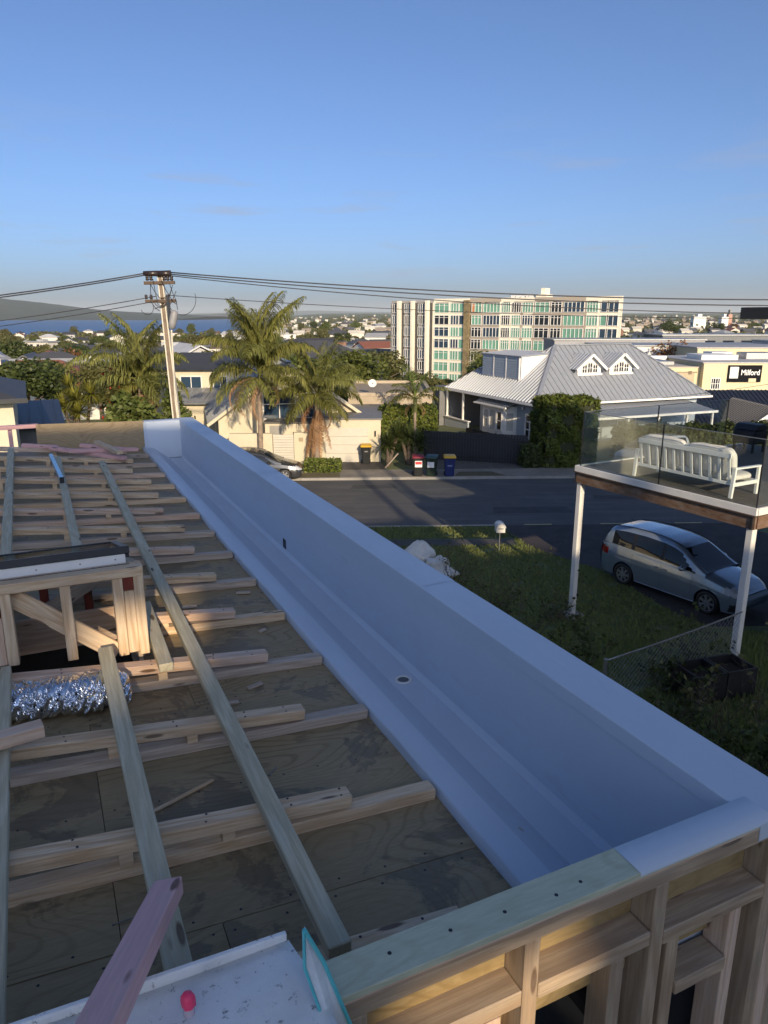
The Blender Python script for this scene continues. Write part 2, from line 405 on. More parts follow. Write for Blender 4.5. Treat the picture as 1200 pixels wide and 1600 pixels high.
# purlin rows: a lower timber on the deck, packers, an upper timber laid to fall
rows_s = [1.385, 2.0, 2.60, 3.17, 3.775, 4.38, 5.01, 5.60, 6.175, 6.81, 7.42, 8.03, 8.64, 9.26]
for i, s in enumerate(rows_s):
    p = thing('roof_purlin', ORD[i] + ' row of stacked pine purlins counted from the near end wall', 'purlin', (0, s, 6.2), FR, 'purlin rows across the roof deck')
    spans = [(-4.0, 1.14)]
    if HS0 < s < HS1: spans = [(-4.0, -0.36), (0.37, 1.14)]
    for (a, b) in spans:
        j = rng.uniform(-.008, .008)
        beam('lower_purlin', (a, s + j, zdeck(a) + .0225), (b, s - j, zdeck(b) + .0225), .062, .045, MT[rng.choice(['pine', 'pine_pink', 'pine_grey'])], p)
        e1 = min(b, rng.choice([.90, .88, .86, .90, .80]) + rng.uniform(-.02, .02))
        off = rng.uniform(-.012, .012)
        beam('upper_purlin', (a, s + off, zup(a) + .0225), (e1, s + off + rng.uniform(-.012, .012), zup(e1) + .0225), .062, .045, MT[rng.choice(['pine', 'pine', 'pine_pink'])], p)
        for tp in (-3.2, -2.6, -2.0, -1.45, -0.9, -0.42, 0.05, 0.42):
            t = tp + rng.uniform(-.06, .06)
            if a + .05 < t < e1 - .08:
                z0, z1 = zdeck(t) + .045, zup(t) + .002
                if z1 - z0 > .008:
                    beam('packer', (t - .02, s, (z0 + z1) / 2), (t + .02, s, (z0 + z1) / 2), .066, z1 - z0, MT['pine'], p, c=.001)
        for tn in (0.78, 0.6, 0.33, -0.05):                       # nail heads
            if a < tn < e1:
                for q in (-.018, .018):
                    MB().lathe([(0, .0008), (.0042, .0008), (.0042, -.001)], 8, Matrix.Translation((tn + rng.uniform(-.01, .01), s + q, zup(tn) + .0456))).build('nail_head', MT['dark_metal'], p)

# long battens laid over the purlins
def zbat(t): return zup(t) + .045 + .02
def batten(label, t0, s0, t1, s1, w=.062, mat='treated', lift=0.0):
    o = beam('roof_batten', (t0, s0, zbat(t0) + lift), (t1, s1, zbat(t1) + lift), w, .04, MT[mat], None, FR)
    return tag(o, label, 'batten', 'long battens over the purlins')
batten('long greenish treated batten running nearest the gutter, whole length of the roof', .523, 1.36, .526, 8.25)
batten('treated batten running from the far wall to the skylight kerb', .116, 4.20, .098, 8.5)
batten('short treated batten tucked against the right side of the skylight kerb', .375, 3.06, .388, 3.86)
batten('treated batten lying over the silver foil duct towards the near wall', .142, 1.37, .139, 3.22, lift=.036)
batten('treated batten at the left edge of the view beyond the skylight', -.30, 4.84, -.355, 8.95)
batten('treated batten at the left edge of the view beside the foil duct', -.245, 1.36, -.268, 3.19)
batten('treated batten outside the left edge of the view', -.68, 1.36, -.72, 8.9)

# box gutter and parapet in grey-blue membrane
gut = thing('parapet_gutter', 'pale grey-blue membrane box gutter with long parapet wall and coping', 'parapet', (1.65, S0, 6.02), FR)
NS = 110
ss = [S0 + (S1 - S0) * i / NS for i in range(NS + 1)]
def wob(s, k, a): return a * (math.sin(s * 3.1 + k) + .6 * math.sin(s * 7.3 + 2.1 * k) + .35 * math.sin(s * 17.0 + k * 3.3)) / 2
def strip(name, prof):
    rows = [[(t + wob(s, k * 1.7, wa), s, z + wob(s, k * 2.3 + 1, za)) for k, (t, z, wa, za) in enumerate(prof)] for s in ss]
    return MB().grid(rows).build(name, MT['membrane'], gut, smooth=True, fix=True)
strip('flashing_lip', [(1.150, 6.150, .006, .004), (1.153, 6.197, .006, .004), (1.162, 6.204, .005, .003), (1.283, 6.176, 0, 0)])
strip('gutter_slope', [(1.283, 6.176, 0, 0), (1.292, 6.170, 0, 0), (1.468, 6.034, 0, 0), (1.480, 6.026, 0, 0)])
# gutter bed, left whole under the round outlet
strip('gutter_bed', [(1.480, 6.026, 0, 0), (1.628, 6.022, 0, 0)])
strip('cant_strip', [(1.628, 6.022, 0, 0), (1.640, 6.030, 0, 0), (1.652, 6.048, 0, 0)])
OV0, OV1 = 5.335, 5.405
def wallpiece(s0, s1, z0, z1):
    n = max(1, int((s1 - s0) / .09)); m = 6
    return [[(1.652 + (wob(s0 + (s1 - s0) * i / n, 4, .0015) * math.sin(PI * (z0 + (z1 - z0) * j / m - 6.04) / .48)), s0 + (s1 - s0) * i / n, z0 + (z1 - z0) * j / m) for j in range(m + 1)] for i in range(n + 1)]
mb = MB(); mb.grid(wallpiece(S0, OV0, 6.047, 6.512)); mb.grid(wallpiece(OV1, S1, 6.047, 6.512)); mb.grid(wallpiece(OV0, OV1, 6.125, 6.512))
mb.build('parapet_face', MT['membrane'], gut, smooth=True)
mb = MB().box(1.651, 1.80, OV0 - .003, OV0 + .001, 6.048, 6.125).box(1.651, 1.80, OV1 - .001, OV1 + .003, 6.048, 6.125).box(1.651, 1.80, OV0, OV1, 6.125, 6.128).box(1.78, 1.80, OV0, OV1, 6.04, 6.125)
mb.build('overflow_opening', MT['black_plastic'], gut)
# coping along the parapet, with returns at both ends
n = 120; cop = []
for i in range(n + 1):
    s = 1.083 + (10.06 - 1.083) * i / n
    w1 = wob(s, .3, .0022); w2 = wob(s, 2.2, .0022); w3 = wob(s, 5, .0016)
    cop.append([(1.6470 + w1 * .4, s, 6.47), (1.6455 + w1 * .4, s, 6.5235 + w3 * .5), (1.6485 + w1 * .4, s, 6.5275 + w3 * .5), (1.745, s, 6.5285 + w2 * .5), (1.846 + w1, s, 6.5270 + w3 * .5), (1.850 + w1, s, 6.5230), (1.852 + w1, s, 6.40)])
cop.insert(0, [(p[0], 1.078, p[2] - .004) for p in cop[0]]); cop.insert(0, [(p[0], 1.0775, 6.47) for p in cop[0]])
MB().grid(cop).build('coping', MT['membrane'], gut)
cp2 = MB()
rows = []
for i in range(25):
    t = 1.213 + (1.70 - 1.213) * i / 24
    rows.append([(t, 1.0780, 6.518), (t, 1.0790, 6.5300), (t, 1.13, 6.5305 + wob(t * 3, 2, .0006)), (t, 1.176, 6.530), (t, 1.1795, 6.50), (t, 1.1797, 6.03)])
MB().grid(rows).build('coping_return', MT['membrane'], gut, smooth=True)
rows = []
for i in range(25):
    t = 1.195 + (1.66 - 1.195) * i / 24
    rows.append([(t, 9.868, 6.03), (t, 9.868, 6.515), (t, 9.876, 6.526), (t, 9.96, 6.529), (t, 10.05, 6.525), (t, 10.06, 6.50), (t, 10.06, 6.2)])
MB().grid(rows).build('coping_return', MT['membrane'], gut, smooth=True)
MB().box(1.18, 1.215, 9.855, 9.868, 6.17, 6.52).build('edge_trim', MT['membrane'], gut)
for s in (3.05, 6.1, 8.6):              # welded laps over the coping
    MB().grid([[(1.6445, s + q, 6.515), (1.6475, s + q, 6.5295), (1.745, s + q, 6.5305), (1.847, s + q, 6.529), (1.853, s + q, 6.515)] for q in (0, .045, .09)]).build('membrane_lap', MT['membrane'], gut)
Mo = Matrix.Translation((1.553, 3.05, 6.0255)) @ Matrix.Diagonal((1, 1, 1, 1))
ol = MB().lathe([(.046, -.0005), (.044, .004), (.034, .004), (.029, -.004), (.028, -.0045)], 28, Mo).build('outlet', MT['white_paint'], gut, smooth=True)
MB().lathe([(.029, .0005), (0, .0003)], 24, Mo).build('outlet_hole', M_plain('dark_outlet_disc', (0.12, 0.125, 0.12), 0.15), ol)  # the hole's darkness is put in a coloured disc on top
MB().lathe([(.012, .001), (.010, .002), (0, .0022)], 14, Matrix.Translation((1.36, 1.75, 6.117)) @ Matrix.Rotation(.66, 4, 'Y')).build('sealant_dab', M_plain('beige_sealant', (0.45, 0.40, 0.32), 0.5), gut, smooth=True)
for k in range(16):                                            # shavings that blew into the gutter
    pass

# solid parapet core and the walls of the house below
hs = thing('unfinished_house', 'timber framed house under construction below the roof deck', 'house', (0, 1.08, 0), FR)
wrapm = M_plain('building_wrap', (0.06, 0.065, 0.075), 0.7, var=0.2)
MB().box(1.656, 1.842, 1.175, 10.05, -.2, 6.50).build('side_wall', wrapm, hs)
MB().box(-4.2, 1.65, 9.90, 10.04, -.2, 6.05).build('far_wall', wrapm, hs)
MB().box(-4.3, -4.15, 1.09, 10.04, -.2, 6.5).build('outer_wall', wrapm, hs)
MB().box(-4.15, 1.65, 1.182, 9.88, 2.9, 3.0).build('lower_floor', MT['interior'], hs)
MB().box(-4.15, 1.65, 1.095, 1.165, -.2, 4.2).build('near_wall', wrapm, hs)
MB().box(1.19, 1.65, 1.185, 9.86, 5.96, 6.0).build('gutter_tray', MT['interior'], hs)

# near end wall: open framing
ew = thing('end_wall_frame', 'open timber framing of the near end wall with plywood cap', 'wall frame', (0.9, 1.08, 4.2), FR)
beam('cap_board', (-1.6, 1.1285, 6.520), (1.642, 1.1285, 6.520), .0975, .018, MT['ply_new'], ew, c=.0015)
for k, z in enumerate((6.5075,)):
    beam('cap_ply', (-1.6, 1.128, z), (1.9 - .05, 1.128, z), .094, .006, MT['pine_pink'], ew, c=.001)
beam('top_plate', (-1.6, 1.127, 6.4805), (1.85, 1.127, 6.4805), .092, .045, MT['frame'], ew)
studs = [(-1.25, 'frame'), (-.85, 'frame'), (-.45, 'frame'), (-.02, 'frame'), (.385, 'redwood'), (.452, 'frame'), (.897, 'frame'), (1.302, 'frame'), (1.735, 'frame'), (1.782, 'pine_pink'), (1.829, 'frame')]
for t, m_ in studs:
    beam('stud', (t, 1.126, 4.2), (t, 1.126, 6.4575), .044, .088, MT[m_], ew)
for t, m_, zt in ((1.18, 'frame', 6.262), (1.375, 'frame', 6.25), (1.615, 'pine_pink', 6.25), (.80, 'pine_pink', 6.26), (.52, 'redwood', 6.25)):
    beam('jack_stud', (t, 1.130, 4.2), (t, 1.130, zt), .044, .08, MT[m_], ew)
for (t0, t1, z, m_) in ((.921, 1.278, 6.297, 'frame'), (.476, .873, 6.300, 'frame'), (1.326, 1.711, 6.278, 'frame'), (1.397, 1.59, 6.075, 'frame'), (.0, .36, 6.30, 'frame'), (-.43, -.05, 6.3, 'frame'), (.921, 1.15, 5.80, 'frame'), (.55, .77, 5.85, 'frame')):
    beam('nog', (t0, 1.126, z), (t1, 1.126, z), .088, .045, MT[m_], ew)
for (t0, t1) in ((.475, .874), (.92, 1.279), (1.325, 1.712), (.0, .36), (-.43, -.04), (-.83, -.47)):
    MB().box(t0 + .001, t1 - .001, 1.158, 1.169, 6.13, 6.457).build('backing_ply', MT['ply_wall'], ew)
for (t, z) in ((.3, 0), (.55, 0), (.7, 0), (.98, 0), (1.06, 0), (.84, 0)):
    MB().lathe([(0, .0012), (.0045, .001), (.005, 0)], 8, Matrix.Translation((t, 1.12 + rng.uniform(-.02, .03), 6.529))).build('screw_head', MT['dark_metal'], ew)

# far end wall: plywood sheet hung on pink framing
fw = thing('far_wall_frame', 'pink timber framing at the far end of the roof with plywood sheet', 'wall frame', (0.2, 9.95, 6.05), FR)
me = MB().box(-.64, .64, -.009, .009, -.19, .19).mesh('plywood_sheet', M_ply('far_end_plywood', (0.40, 0.31, 0.19), (0.28, 0.20, 0.11), 0.12, (0.2, 0.14, 0.08)))  # plain brown sheet, a little lighter than the deck
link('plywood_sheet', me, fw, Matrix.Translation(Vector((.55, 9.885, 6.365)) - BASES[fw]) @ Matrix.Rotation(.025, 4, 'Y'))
beam('top_plate', (-2.6, 9.94, 6.535), (-.06, 9.94, 6.545), .09, .045, MT['pink'], fw)
beam('top_plate', (-.06, 9.95, 6.515), (1.18, 9.95, 6.50), .09, .045, MT['pine'], fw)
beam('bottom_plate', (-2.6, 9.93, 6.195), (1.15, 9.93, 6.15), .09, .045, MT['pink'], fw)
for t in (-2.4, -1.95, -1.5, -1.1, -.78, -.38, .02, .42, .8, 1.12):
    beam('stud', (t, 9.94, 6.15), (t, 9.94, 6.51), .045, .088, MT['pink' if t < 0 else 'pine_pink'], fw)
# pink offcuts thrown down at the far end
for (lab, a, b, m_, up_) in (('long pink offcut slanting across the far purlins', (.05, 9.15), (.80, 8.55), 'pink', 0),
                        ('pink offcut crossing the others at the far end of the roof', (.22, 8.72), (.98, 8.95), 'pink', .042),
                        ('raw pine offcut on top of the pink offcuts', (.55, 9.15), (.74, 8.42), 'pine', .084),
                        ('small pink offcut near the far plywood sheet', (.38, 9.42), (.86, 9.18), 'pink', 0),
                        ('short pink offcut left of the heap at the far end', (-.25, 9.30), (.12, 9.22), 'pink', 0)):
    tag(beam('timber_offcut', (a[0], a[1], zup(a[0]) + .066 + up_), (b[0], b[1], zup(b[0]) + .066 + up_), .07, .04, MT[m_], None, FR), lab, 'timber', 'offcuts thrown down at the far end')
# bright aluminium level left on the battens
lv = thing('spirit_level', 'blue and silver aluminium spirit level lying beside a batten at the far end', 'level', (.06, 7.5, 6.43), FR)
beam('rail', (.035, 8.15, 6.462), (.095, 6.90, 6.455), .035, .05, M_plain('blue_aluminium', (0.30, 0.52, 0.66), 0.3, metal=0.6), lv)
beam('end_cap', (.095, 6.90, 6.455), (.0958, 6.883, 6.455), .037, .053, MT['black_plastic'], lv)

# skylight kerb: a small framed box falling to the back, and the glazed unit on it
kb = thing('skylight_kerb', 'open framed timber kerb of the skylight with diagonal brace', 'skylight kerb', (0, 3.28, 6.25), FR)
ZT = 6.775; KSL = -.25
def kz(s): return ZT + KSL * (s - 3.28)
zb0 = lambda t: zup(t) + .045
K0, K1, KB = -.345, .335, 4.14
for t, m_ in ((-.322, 'pine'), (-.276, 'redwood'), (-.23, 'pine'), (.005, 'pine'), (.222, 'pine'), (.268, 'redwood'), (.312, 'pine')):
    lo = zb0(t) if t != -.276 else 6.62
    beam('stud', (t, 3.305, lo if t != .268 else 6.66), (t, 3.305, kz(3.305) - .045), .044, .066, MT[m_], kb)
beam('filler', (.268, 3.310, zb0(.268) + .01), (.268, 3.310, 6.655), .045, .06, MT['pine'], kb)
beam('filler', (-.276, 3.310, zb0(-.276)), (-.276, 3.310, 6.615), .045, .06, MT['pine_pink'], kb)
beam('top_rail', (K0, 3.31, kz(3.31) - .022), (K1, 3.31, kz(3.31) - .022), .09, .044, MT['pine'], kb)
beam('top_rail', (K0, KB, kz(KB) - .022), (K1, KB, kz(KB) - .022), .09, .044, MT['pine'], kb)
for t in (K0 + .022, K1 - .022):
    beam('side_rail', (t, 3.356, kz(3.356) - .022), (t, KB - .046, kz(KB - .046) - .022), .044, .044, MT['pine'], kb)
    for s in (3.55, 3.85, KB):
        beam('stud', (t, s, zb0(t) - .14), (t, s, kz(s) - .045), .044, .066, MT[rng.choice(['pine', 'redwood', 'pine_pink'])], kb)
for t, m_ in ((-.1, 'redwood'), (.12, 'redwood')):
    beam('stud', (t, KB, zb0(t) - .14), (t, KB, kz(KB) - .045), .044, .066, MT[m_], kb)
beam('brace', (-.225, 3.325, 6.705), (.20, 3.325, 6.345), .020, .082, MT['pine'], kb)
beam('brace', (.25, KB - .045, 6.50), (-.15, KB - .045, 6.28), .02, .08, MT['pine_grey'], kb)
beam('liner_board', (K0 + .05, 4.09, 6.18), (K1 - .05, 4.09, 6.18), .02, .20, MT['pine_pink'], kb)
beam('liner_board', (.30, 3.35, 6.25), (.30, 4.09, 6.25), .02, .30, MT['pine_grey'], kb)
beam('liner_board', (-.31, 3.35, 6.25), (-.31, 4.09, 6.25), .02, .30, MT['pine_grey'], kb)
Mk = Matrix.Translation((0, 3.28, ZT)) @ Matrix.Rotation(math.atan(KSL), 4, 'X')
MB().boxM(Mk, K0, .285, .045, .075, .0015, .0065).build('sealing_tape', M_plain('black_tape', (0.03, 0.035, 0.05), 0.35), kb)
for t in (-.25, -.1, .03, .13, .24):
    MB().lathe([(0, .0028), (.004, .0025), (.0045, .0)], 8, Mk @ Matrix.Translation((t, .058, .0065))).build('screw_head', MT['galv'], kb)
sk = thing('skylight', 'glazed skylight unit with dark and white frame resting on its kerb', 'skylight', (0, 3.4, 6.77), FR)
fb = lambda x0, x1, y0, y1, z0, z1: MB().boxM(Mk, x0, x1, y0, y1, z0, z1)
fb(-.34, .275, .095, .125, .001, .05).build('front_upstand', MT['white_paint'], sk, bevel=.002)
fr = fb(-.345, .295, .088, .122, .0505, .085).build('front_frame', MT['dark_metal'], sk, bevel=.002)
fb(-.345, .295, .80, .835, .05, .085).build('back_frame', MT['dark_metal'], sk, bevel=.002)
fb(.262, .295, .1225, .7995, .03, .085).build('side_frame', MT['dark_metal'], sk, bevel=.002)
fb(-.345, -.312, .1225, .7995, .03, .085).build('side_frame', MT['dark_metal'], sk, bevel=.002)
fb(-.3115, .2615, .1225, .7995, .074, .080).build('pane', M_glass('skylight_glass', (0.72, 0.72, 0.70), 0.12), sk)
for t in (-.3, -.1, .08, .23):
    MB().lathe([(0, .002), (.004, .002), (.004, .0)], 8, Mk @ Matrix.Translation((t, .0948, .028)) @ Matrix.Rotation(PI / 2, 4, 'X')).build('screw_head', MT['galv'], sk)

# crinkled foil duct
foil, nt, b = nodes('crinkled_foil'); b.inputs['Metallic'].default_value = 1.0; b.inputs['Base Color'].default_value = (0.82, 0.84, 0.88, 1); b.inputs['Roughness'].default_value = 0.16
vo = nt.nodes.new('ShaderNodeTexVoronoi'); vo.feature = 'F1'; vo.inputs['Scale'].default_value = 12; nt.links.new(coords(nt, (1.0, .55, .55), False), vo.inputs['Vector'])
bump(nt, b, vo.outputs['Distance'], 0.35, 0.012)
NU, NV = 150, 64; rows = []
r_ = np.random.default_rng(3); ph = r_.uniform(0, 6.28, (14,)); kx = r_.uniform(8, 60, 14); kt = r_.integers(1, 9, 14)
for i in range(NU + 1):
    u = i / NU; t = -.42 + .635 * u; s = 3.088 - .09 * (u - .3); row = []
    endf = min(1, (1 - u) / .05) ** .5 if u > .95 else 1
    for j in range(NV + 1):
        th = 2 * PI * j / NV
        d = sum(math.sin(kx[q] * u * 3 + kt[q] * th + ph[q]) / (1 + .12 * kx[q]) for q in range(14))
        d2 = abs(math.sin(15 * u * PI + 2.2 * th + d * .9)) ** .7
        rr = (.066 + .005 * d + .021 * d2) * (.45 + .55 * endf)
        row.append((t, s + rr * 1.15 * math.cos(th), 6.312 + .078 * (rr / .085) * math.sin(th)))
    rows.append(row)
tag(MB().grid(rows).build('foil_duct', foil, None, FR, (-.1, 3.05, 6.27)), 'crinkled silver foil flexible duct lying in front of the skylight', 'duct')

# loose pieces near the camera
tag(beam('timber_offcut', (.152, 1.56, 6.505), (-.17, .62, 6.915), .068, .042, MT['pink'], None, FR, roll=.1), 'pink primed timber leaning over the near end wall', 'timber')
tag(beam('timber_offcut', (-.30, 2.50, 6.475), (-.118, 2.53, 6.475), .062, .045, MT['pine_pink'], None, FR), 'short pale pink timber block at the left edge by the duct', 'timber')
wb = thing('dirty_white_board', 'dirty white sheet board lying over the end wall near the pink timber', 'board', (.1, 1.1, 6.53), FR)
dirt, nt, b = nodes('dirty_white_sheet'); v = coords(nt, rand=False)
n1 = noise(nt, v, 38, 8, .75); n2 = noise(nt, v, 7, 5, .6)
cc = mixc(nt, ramp(nt, n1, [(.58, 0.0), (.66, .9)]), (0.80, 0.80, 0.78, 1), (0.06, 0.06, 0.05, 1)); cc = mixc(nt, ramp(nt, n2, [(.48, 0.0), (.75, .3)]), cc, (0.40, 0.39, 0.36, 1))
nt.links.new(cc, b.inputs['Base Color']); b.inputs['Roughness'].default_value = .6; bump(nt, b, n1, .4, .004)
rows = []
for i in range(31):
    u = i / 30; row = []
    for j in range(21):
        w_ = j / 20
        t = -.62 + u * .975 + .03 * math.sin(w_ * 2.6) * u; s = 1.262 - .03 * u - w_ * .62
        row.append((t, s, 6.548 + .006 * math.sin(7 * u + 3 * w_) + .004 * math.sin(19 * w_ + 5 * u) - .03 * max(0, u - .9) * 10 * w_ * .3))
    rows.append(row)
mb = MB().grid(rows); me0 = mb.build('sheet', dirt, wb, smooth=True)
so = me0.modifiers.new('thick', 'SOLIDIFY'); so.thickness = .012; so.offset = -1
beam('upstand', (-.62, 1.268, 6.562), (.352, 1.240, 6.560), .014, .032, dirt, wb)
cy = thing('cyan_edged_offcut', 'narrow cyan-edged white sheet offcut standing against the end wall', 'offcut', (.4, 1.09, 6.3), FR)
MB().prism([(.338, 1.068, 6.742), (.372, 1.068, 6.655), (.480, 1.010, 6.28), (.425, 1.010, 6.28), (.336, 1.066, 6.66)], (.004, .010, 0)).build('face', M_plain('white_offcut_face', (0.62, 0.66, 0.70), 0.5, var=.15, ns=12), cy)
cyan = M_plain('cyan_edge', (0.10, 0.48, 0.52), 0.35)
MB().tube([(.338, 1.066, 6.745), (.374, 1.066, 6.655), (.483, 1.008, 6.28)], .0045, 6).build('edge', cyan, cy)
MB().tube([(.337, 1.066, 6.745), (.335, 1.064, 6.66), (.423, 1.008, 6.28)], .0035, 6).build('edge', cyan, cy)
pk = thing('marker_stub', 'clear peg with fluorescent pink paint on its tip standing on the white board', 'peg', (.13, 1.17, 6.55), FR)
Mp = Matrix.Translation((.128, 1.152, 6.552))
MB().lathe([(.011, 0), (.011, .035), (.009, .04)], 14, Mp).build('shaft', M_plain('pale_peg', (0.55, 0.45, 0.50), 0.2), pk, smooth=True)
rows = []
tip = MB().lathe([(.0125, .028), (.0135, .038), (.012, .050), (.006, .056), (0, .057)], 14, Mp); tip.v = [(x + .002 * math.sin(y * 900), y + .002 * math.sin(z * 800), z) for x, y, z in tip.v]
tip.build('painted_tip', M_plain('fluorescent_pink', (0.95, 0.06, 0.16), 0.4, var=.1), pk, smooth=True)

# nails and splinters lying on the deck
def nail(lab, t, s, ang, L_=.055):
    z = zdeck(t) + .004; d = Vector((math.cos(ang), math.sin(ang), 0)) * L_
    mb = MB().tube([(t, s, z), (t + d.x, s + d.y, z - .06 * d.x)], .0018, 6).tube([(t, s, z), (t - d.x * .03, s - d.y * .03, z)], .0042, 8)
    tag(mb.build('nail', MT['galv'], None, FR, (t, s, z)), lab, 'nail', 'nails dropped on the deck')
nail('bright nail lying on the dark plywood in front of the gutter edge', .86, 1.50, -.3)
nail('bright nail pointing to the near wall below the longest batten', .70, 1.36, 1.9)
nail('bent nail on the stained plywood left of the pink timber', .02, 1.80, .1)
nail('nail lying near the foot of the longest batten', .42, 1.45, 2.6)
nail('nail lying right of the second purlin row', .62, 2.32, .8)
tag(beam('wood_splinter', (.17, 2.24, zdeck(.1) + .006), (.42, 2.36, zdeck(.4) + .006), .012, .008, MT['pine'], None, FR, c=.001), 'long pale wood splinter lying on the deck beside the batten', 'splinter')
for i, (t, s) in enumerate(((.62, 4.1), (.95, 3.62), (.98, 4.25), (.9, 5.1), (.72, 3.0), (.6, 2.9))):
    tag(beam('wood_chip', (t, s, zdeck(t) + .008), (t + rng.uniform(.04, .09), s + rng.uniform(-.03, .03), zdeck(t) + .008), .022, .012, MT['pine_grey'], None, FR, c=.002), 'small pale wood chip lying on the deck between purlins near the gutter', 'wood chip', 'wood chips on the deck')
# ------------------------------------------------------------------ ground, road, paths, sea, hills
def lerp(x, tab):
    if x <= tab[0][0]: return tab[0][1]
    for (a, b), (c, d) in zip(tab, tab[1:]):
        if x <= c: return b + (d - b) * (x - a) / (c - a)
    return tab[-1][1]
LEFT = [(52, 0), (62, -.6), (90, -3.5), (130, -6), (200, -9), (400, -11), (800, -14.5), (1000, -16.4), (1100, -18.5), (1500, -22), (60000, -22)]
RIGHT = [(52, 0), (62, -.6), (90, -3.5), (130, -6), (200, -9), (600, -10.5), (1500, -7), (3000, 0), (6000, 22), (9000, 40), (20000, 60)]
def gz(X, Y):
    Yr = Y - .04 * X
    if Yr < 18: return lerp(Yr, [(4, 1.3), (10, 1.2), (13.5, .85), (17.2, 0), (18, 0)]) if X > -3 else lerp(Yr, [(4, 1.3), (17, .3), (18, 0)])
    if 26.86 < Yr < 35.66: return -.13
    if Yr < 52: return 0.0
    r = X / Y; k = min(1, max(0, (r + .20) / .14)); k = k * k * (3 - 2 * k)
    return lerp(Y, LEFT) * (1 - k) + lerp(Y, RIGHT) * k
Ys = [-60, -40, -20, -8, 0, 4, 7, 10, 12, 13.5, 15, 16.2, 17.2, 18, 20, 23, 26.85, 26.87, 31, 35.65, 35.67, 38, 42, 47, 52, 57, 62, 70, 80, 90, 105, 120, 140, 170, 200, 260, 330, 420, 540, 700, 850, 1000, 1100, 1250, 1500, 2000, 3000, 4500, 6000, 9000, 14000, 20000]
rows = []
for Y in Ys:
    k = 1 if Y < 60 else Y / 60.0
    row = []
    for i in range(-44, 45):
        x = (abs(i) / 44.0) ** 1.7 * 62 * (1 if i >= 0 else -1) * k
        sh = .04 * x if Y < 60 else .04 * x / k * max(0, 1 - (Y - 60) / 60)
        row.append((x, Y + sh, gz(x, Y + sh)))
    rows.append(row)
gm, nt, b = nodes('ground_turf_and_dirt'); v = coords(nt, rand=False)
f1 = noise(nt, v, .35, 6, .65); f2 = noise(nt, v, 6, 6, .7); f3 = noise(nt, v, .012, 5, .6)
c = mixc(nt, ramp(nt, f1, [(.35, 0.0), (.65, 1.0)]), (0.10, 0.135, 0.045, 1), (0.15, 0.17, 0.07, 1))
c = mixc(nt, ramp(nt, f2, [(.5, 0.0), (.8, .45)]), c, (0.13, 0.11, 0.06, 1))
c = mixc(nt, ramp(nt, f3, [(.40, 0.0), (.6, .5)]), c, (0.10, 0.095, 0.08, 1))
nt.links.new(c, b.inputs['Base Color']); b.inputs['Roughness'].default_value = .95; bump(nt, b, f2, .5, .05)
g = MB().grid(rows).build('ground', gm, smooth=True); g['kind'] = 'structure'

asph, nt, b = nodes('asphalt'); v = coords(nt, rand=False)
f1 = noise(nt, v, 1.0, 6, .6); f2 = noise(nt, v, 90, 3, .7); f3 = noise(nt, coords(nt, (.25, 1.6, 1), False), 1.2, 5, .65)
c = mixc(nt, ramp(nt, f1, [(.3, 0.0), (.7, 1.0)]), (0.052, 0.053, 0.056, 1), (0.085, 0.083, 0.080, 1))
c = mixc(nt, ramp(nt, f3, [(.5, 0.0), (.62, .45)]), c, (0.14, 0.135, 0.13, 1)); c = mixc(nt, ramp(nt, f2, [(.4, 0.0), (.7, .5)]), c, (0.16, 0.155, 0.15, 1))
nt.links.new(c, b.inputs['Base Color']); b.inputs['Roughness'].default_value = .8; bump(nt, b, f2, .6, .01)
def sheet(name, pts, z, mat, kind='structure', th=.012):
    o = MB().prism([(x, y, z) for x, y in pts], (0, 0, -th)).build(name, mat, base=(pts[0][0], pts[0][1], z)); o['kind'] = kind; return o
nearY = lambda X: 26.87 + .04 * X
farY = lambda X: 35.65 + .04 * X
sheet('road', [(-60, nearY(-60)), (60, nearY(60)), (60, farY(60)), (-60, farY(-60))], -.10, asph)
patch_m = M_plain('road_patch', (0.06, 0.06, 0.062), .85, var=.25, ns=2, bs=.5, bscale=80)
for k_, (x_, y_, w_, d_) in enumerate(((4.6, 29.2, 3.4, 1.1), (-1.6, 33.6, 2.2, .9), (9.5, 31.6, 4.5, .8))): sheet('road_patch', [(x_, y_), (x_ + w_, y_ + .1), (x_ + w_ - .1, y_ + d_), (x_ + .1, y_ + d_ - .08)], -.096, patch_m, th=.003)
drive_mat = M_plain('driveway_asphalt', (0.052, 0.044, 0.044), .9, var=.35, ns=1.5, bs=.5, bscale=70, rand=False)
path_mat = M_plain('footpath_asphalt', (0.07, 0.068, 0.066), .9, var=.3, ns=1.5, bs=.4, bscale=70, rand=False)
conc_mat = M_plain('worn_concrete', (0.24, 0.215, 0.18), .9, var=.3, ns=.7, bs=.3, bscale=30, rand=False)
sheet('footpath', [(-40, 24.45 - 1.6), (4.6, 24.45), (4.78, 25.25), (-40, 25.25 - 1.6)], .008, path_mat)
sheet('driveway', [(4.47, 26.98), (4.78, 25.3), (5.2, 24.3), (5.75, 23.4), (7.0, 21.85), (7.35, 20.5), (8.0, 18.4), (8.9, 16.9), (14, 15.5), (18, 20), (13.5, 27.35)], .012, drive_mat)
sheet('far_footpath', [(-60, farY(-60) + .14), (60, farY(60) + .14), (60, farY(60) + 1.95), (-60, farY(-60) + 1.95)], .010, conc_mat)
sheet('garage_apron', [(-3.6, 37.55), (.1, 37.65), (-.15, 39.75), (-3.6, 39.75)], .014, M_plain('apron_asphalt', (0.075, 0.07, 0.065), .9, var=.3, bs=.4, bscale=60))
sheet('villa_crossing', [(2.2, 37.75), (9.0, 38.0), (7.6, 39.6), (2.6, 40.4)], .013, M_plain('crossing_asphalt', (0.10, 0.095, 0.088), .9, var=.3, bs=.3, bscale=60))
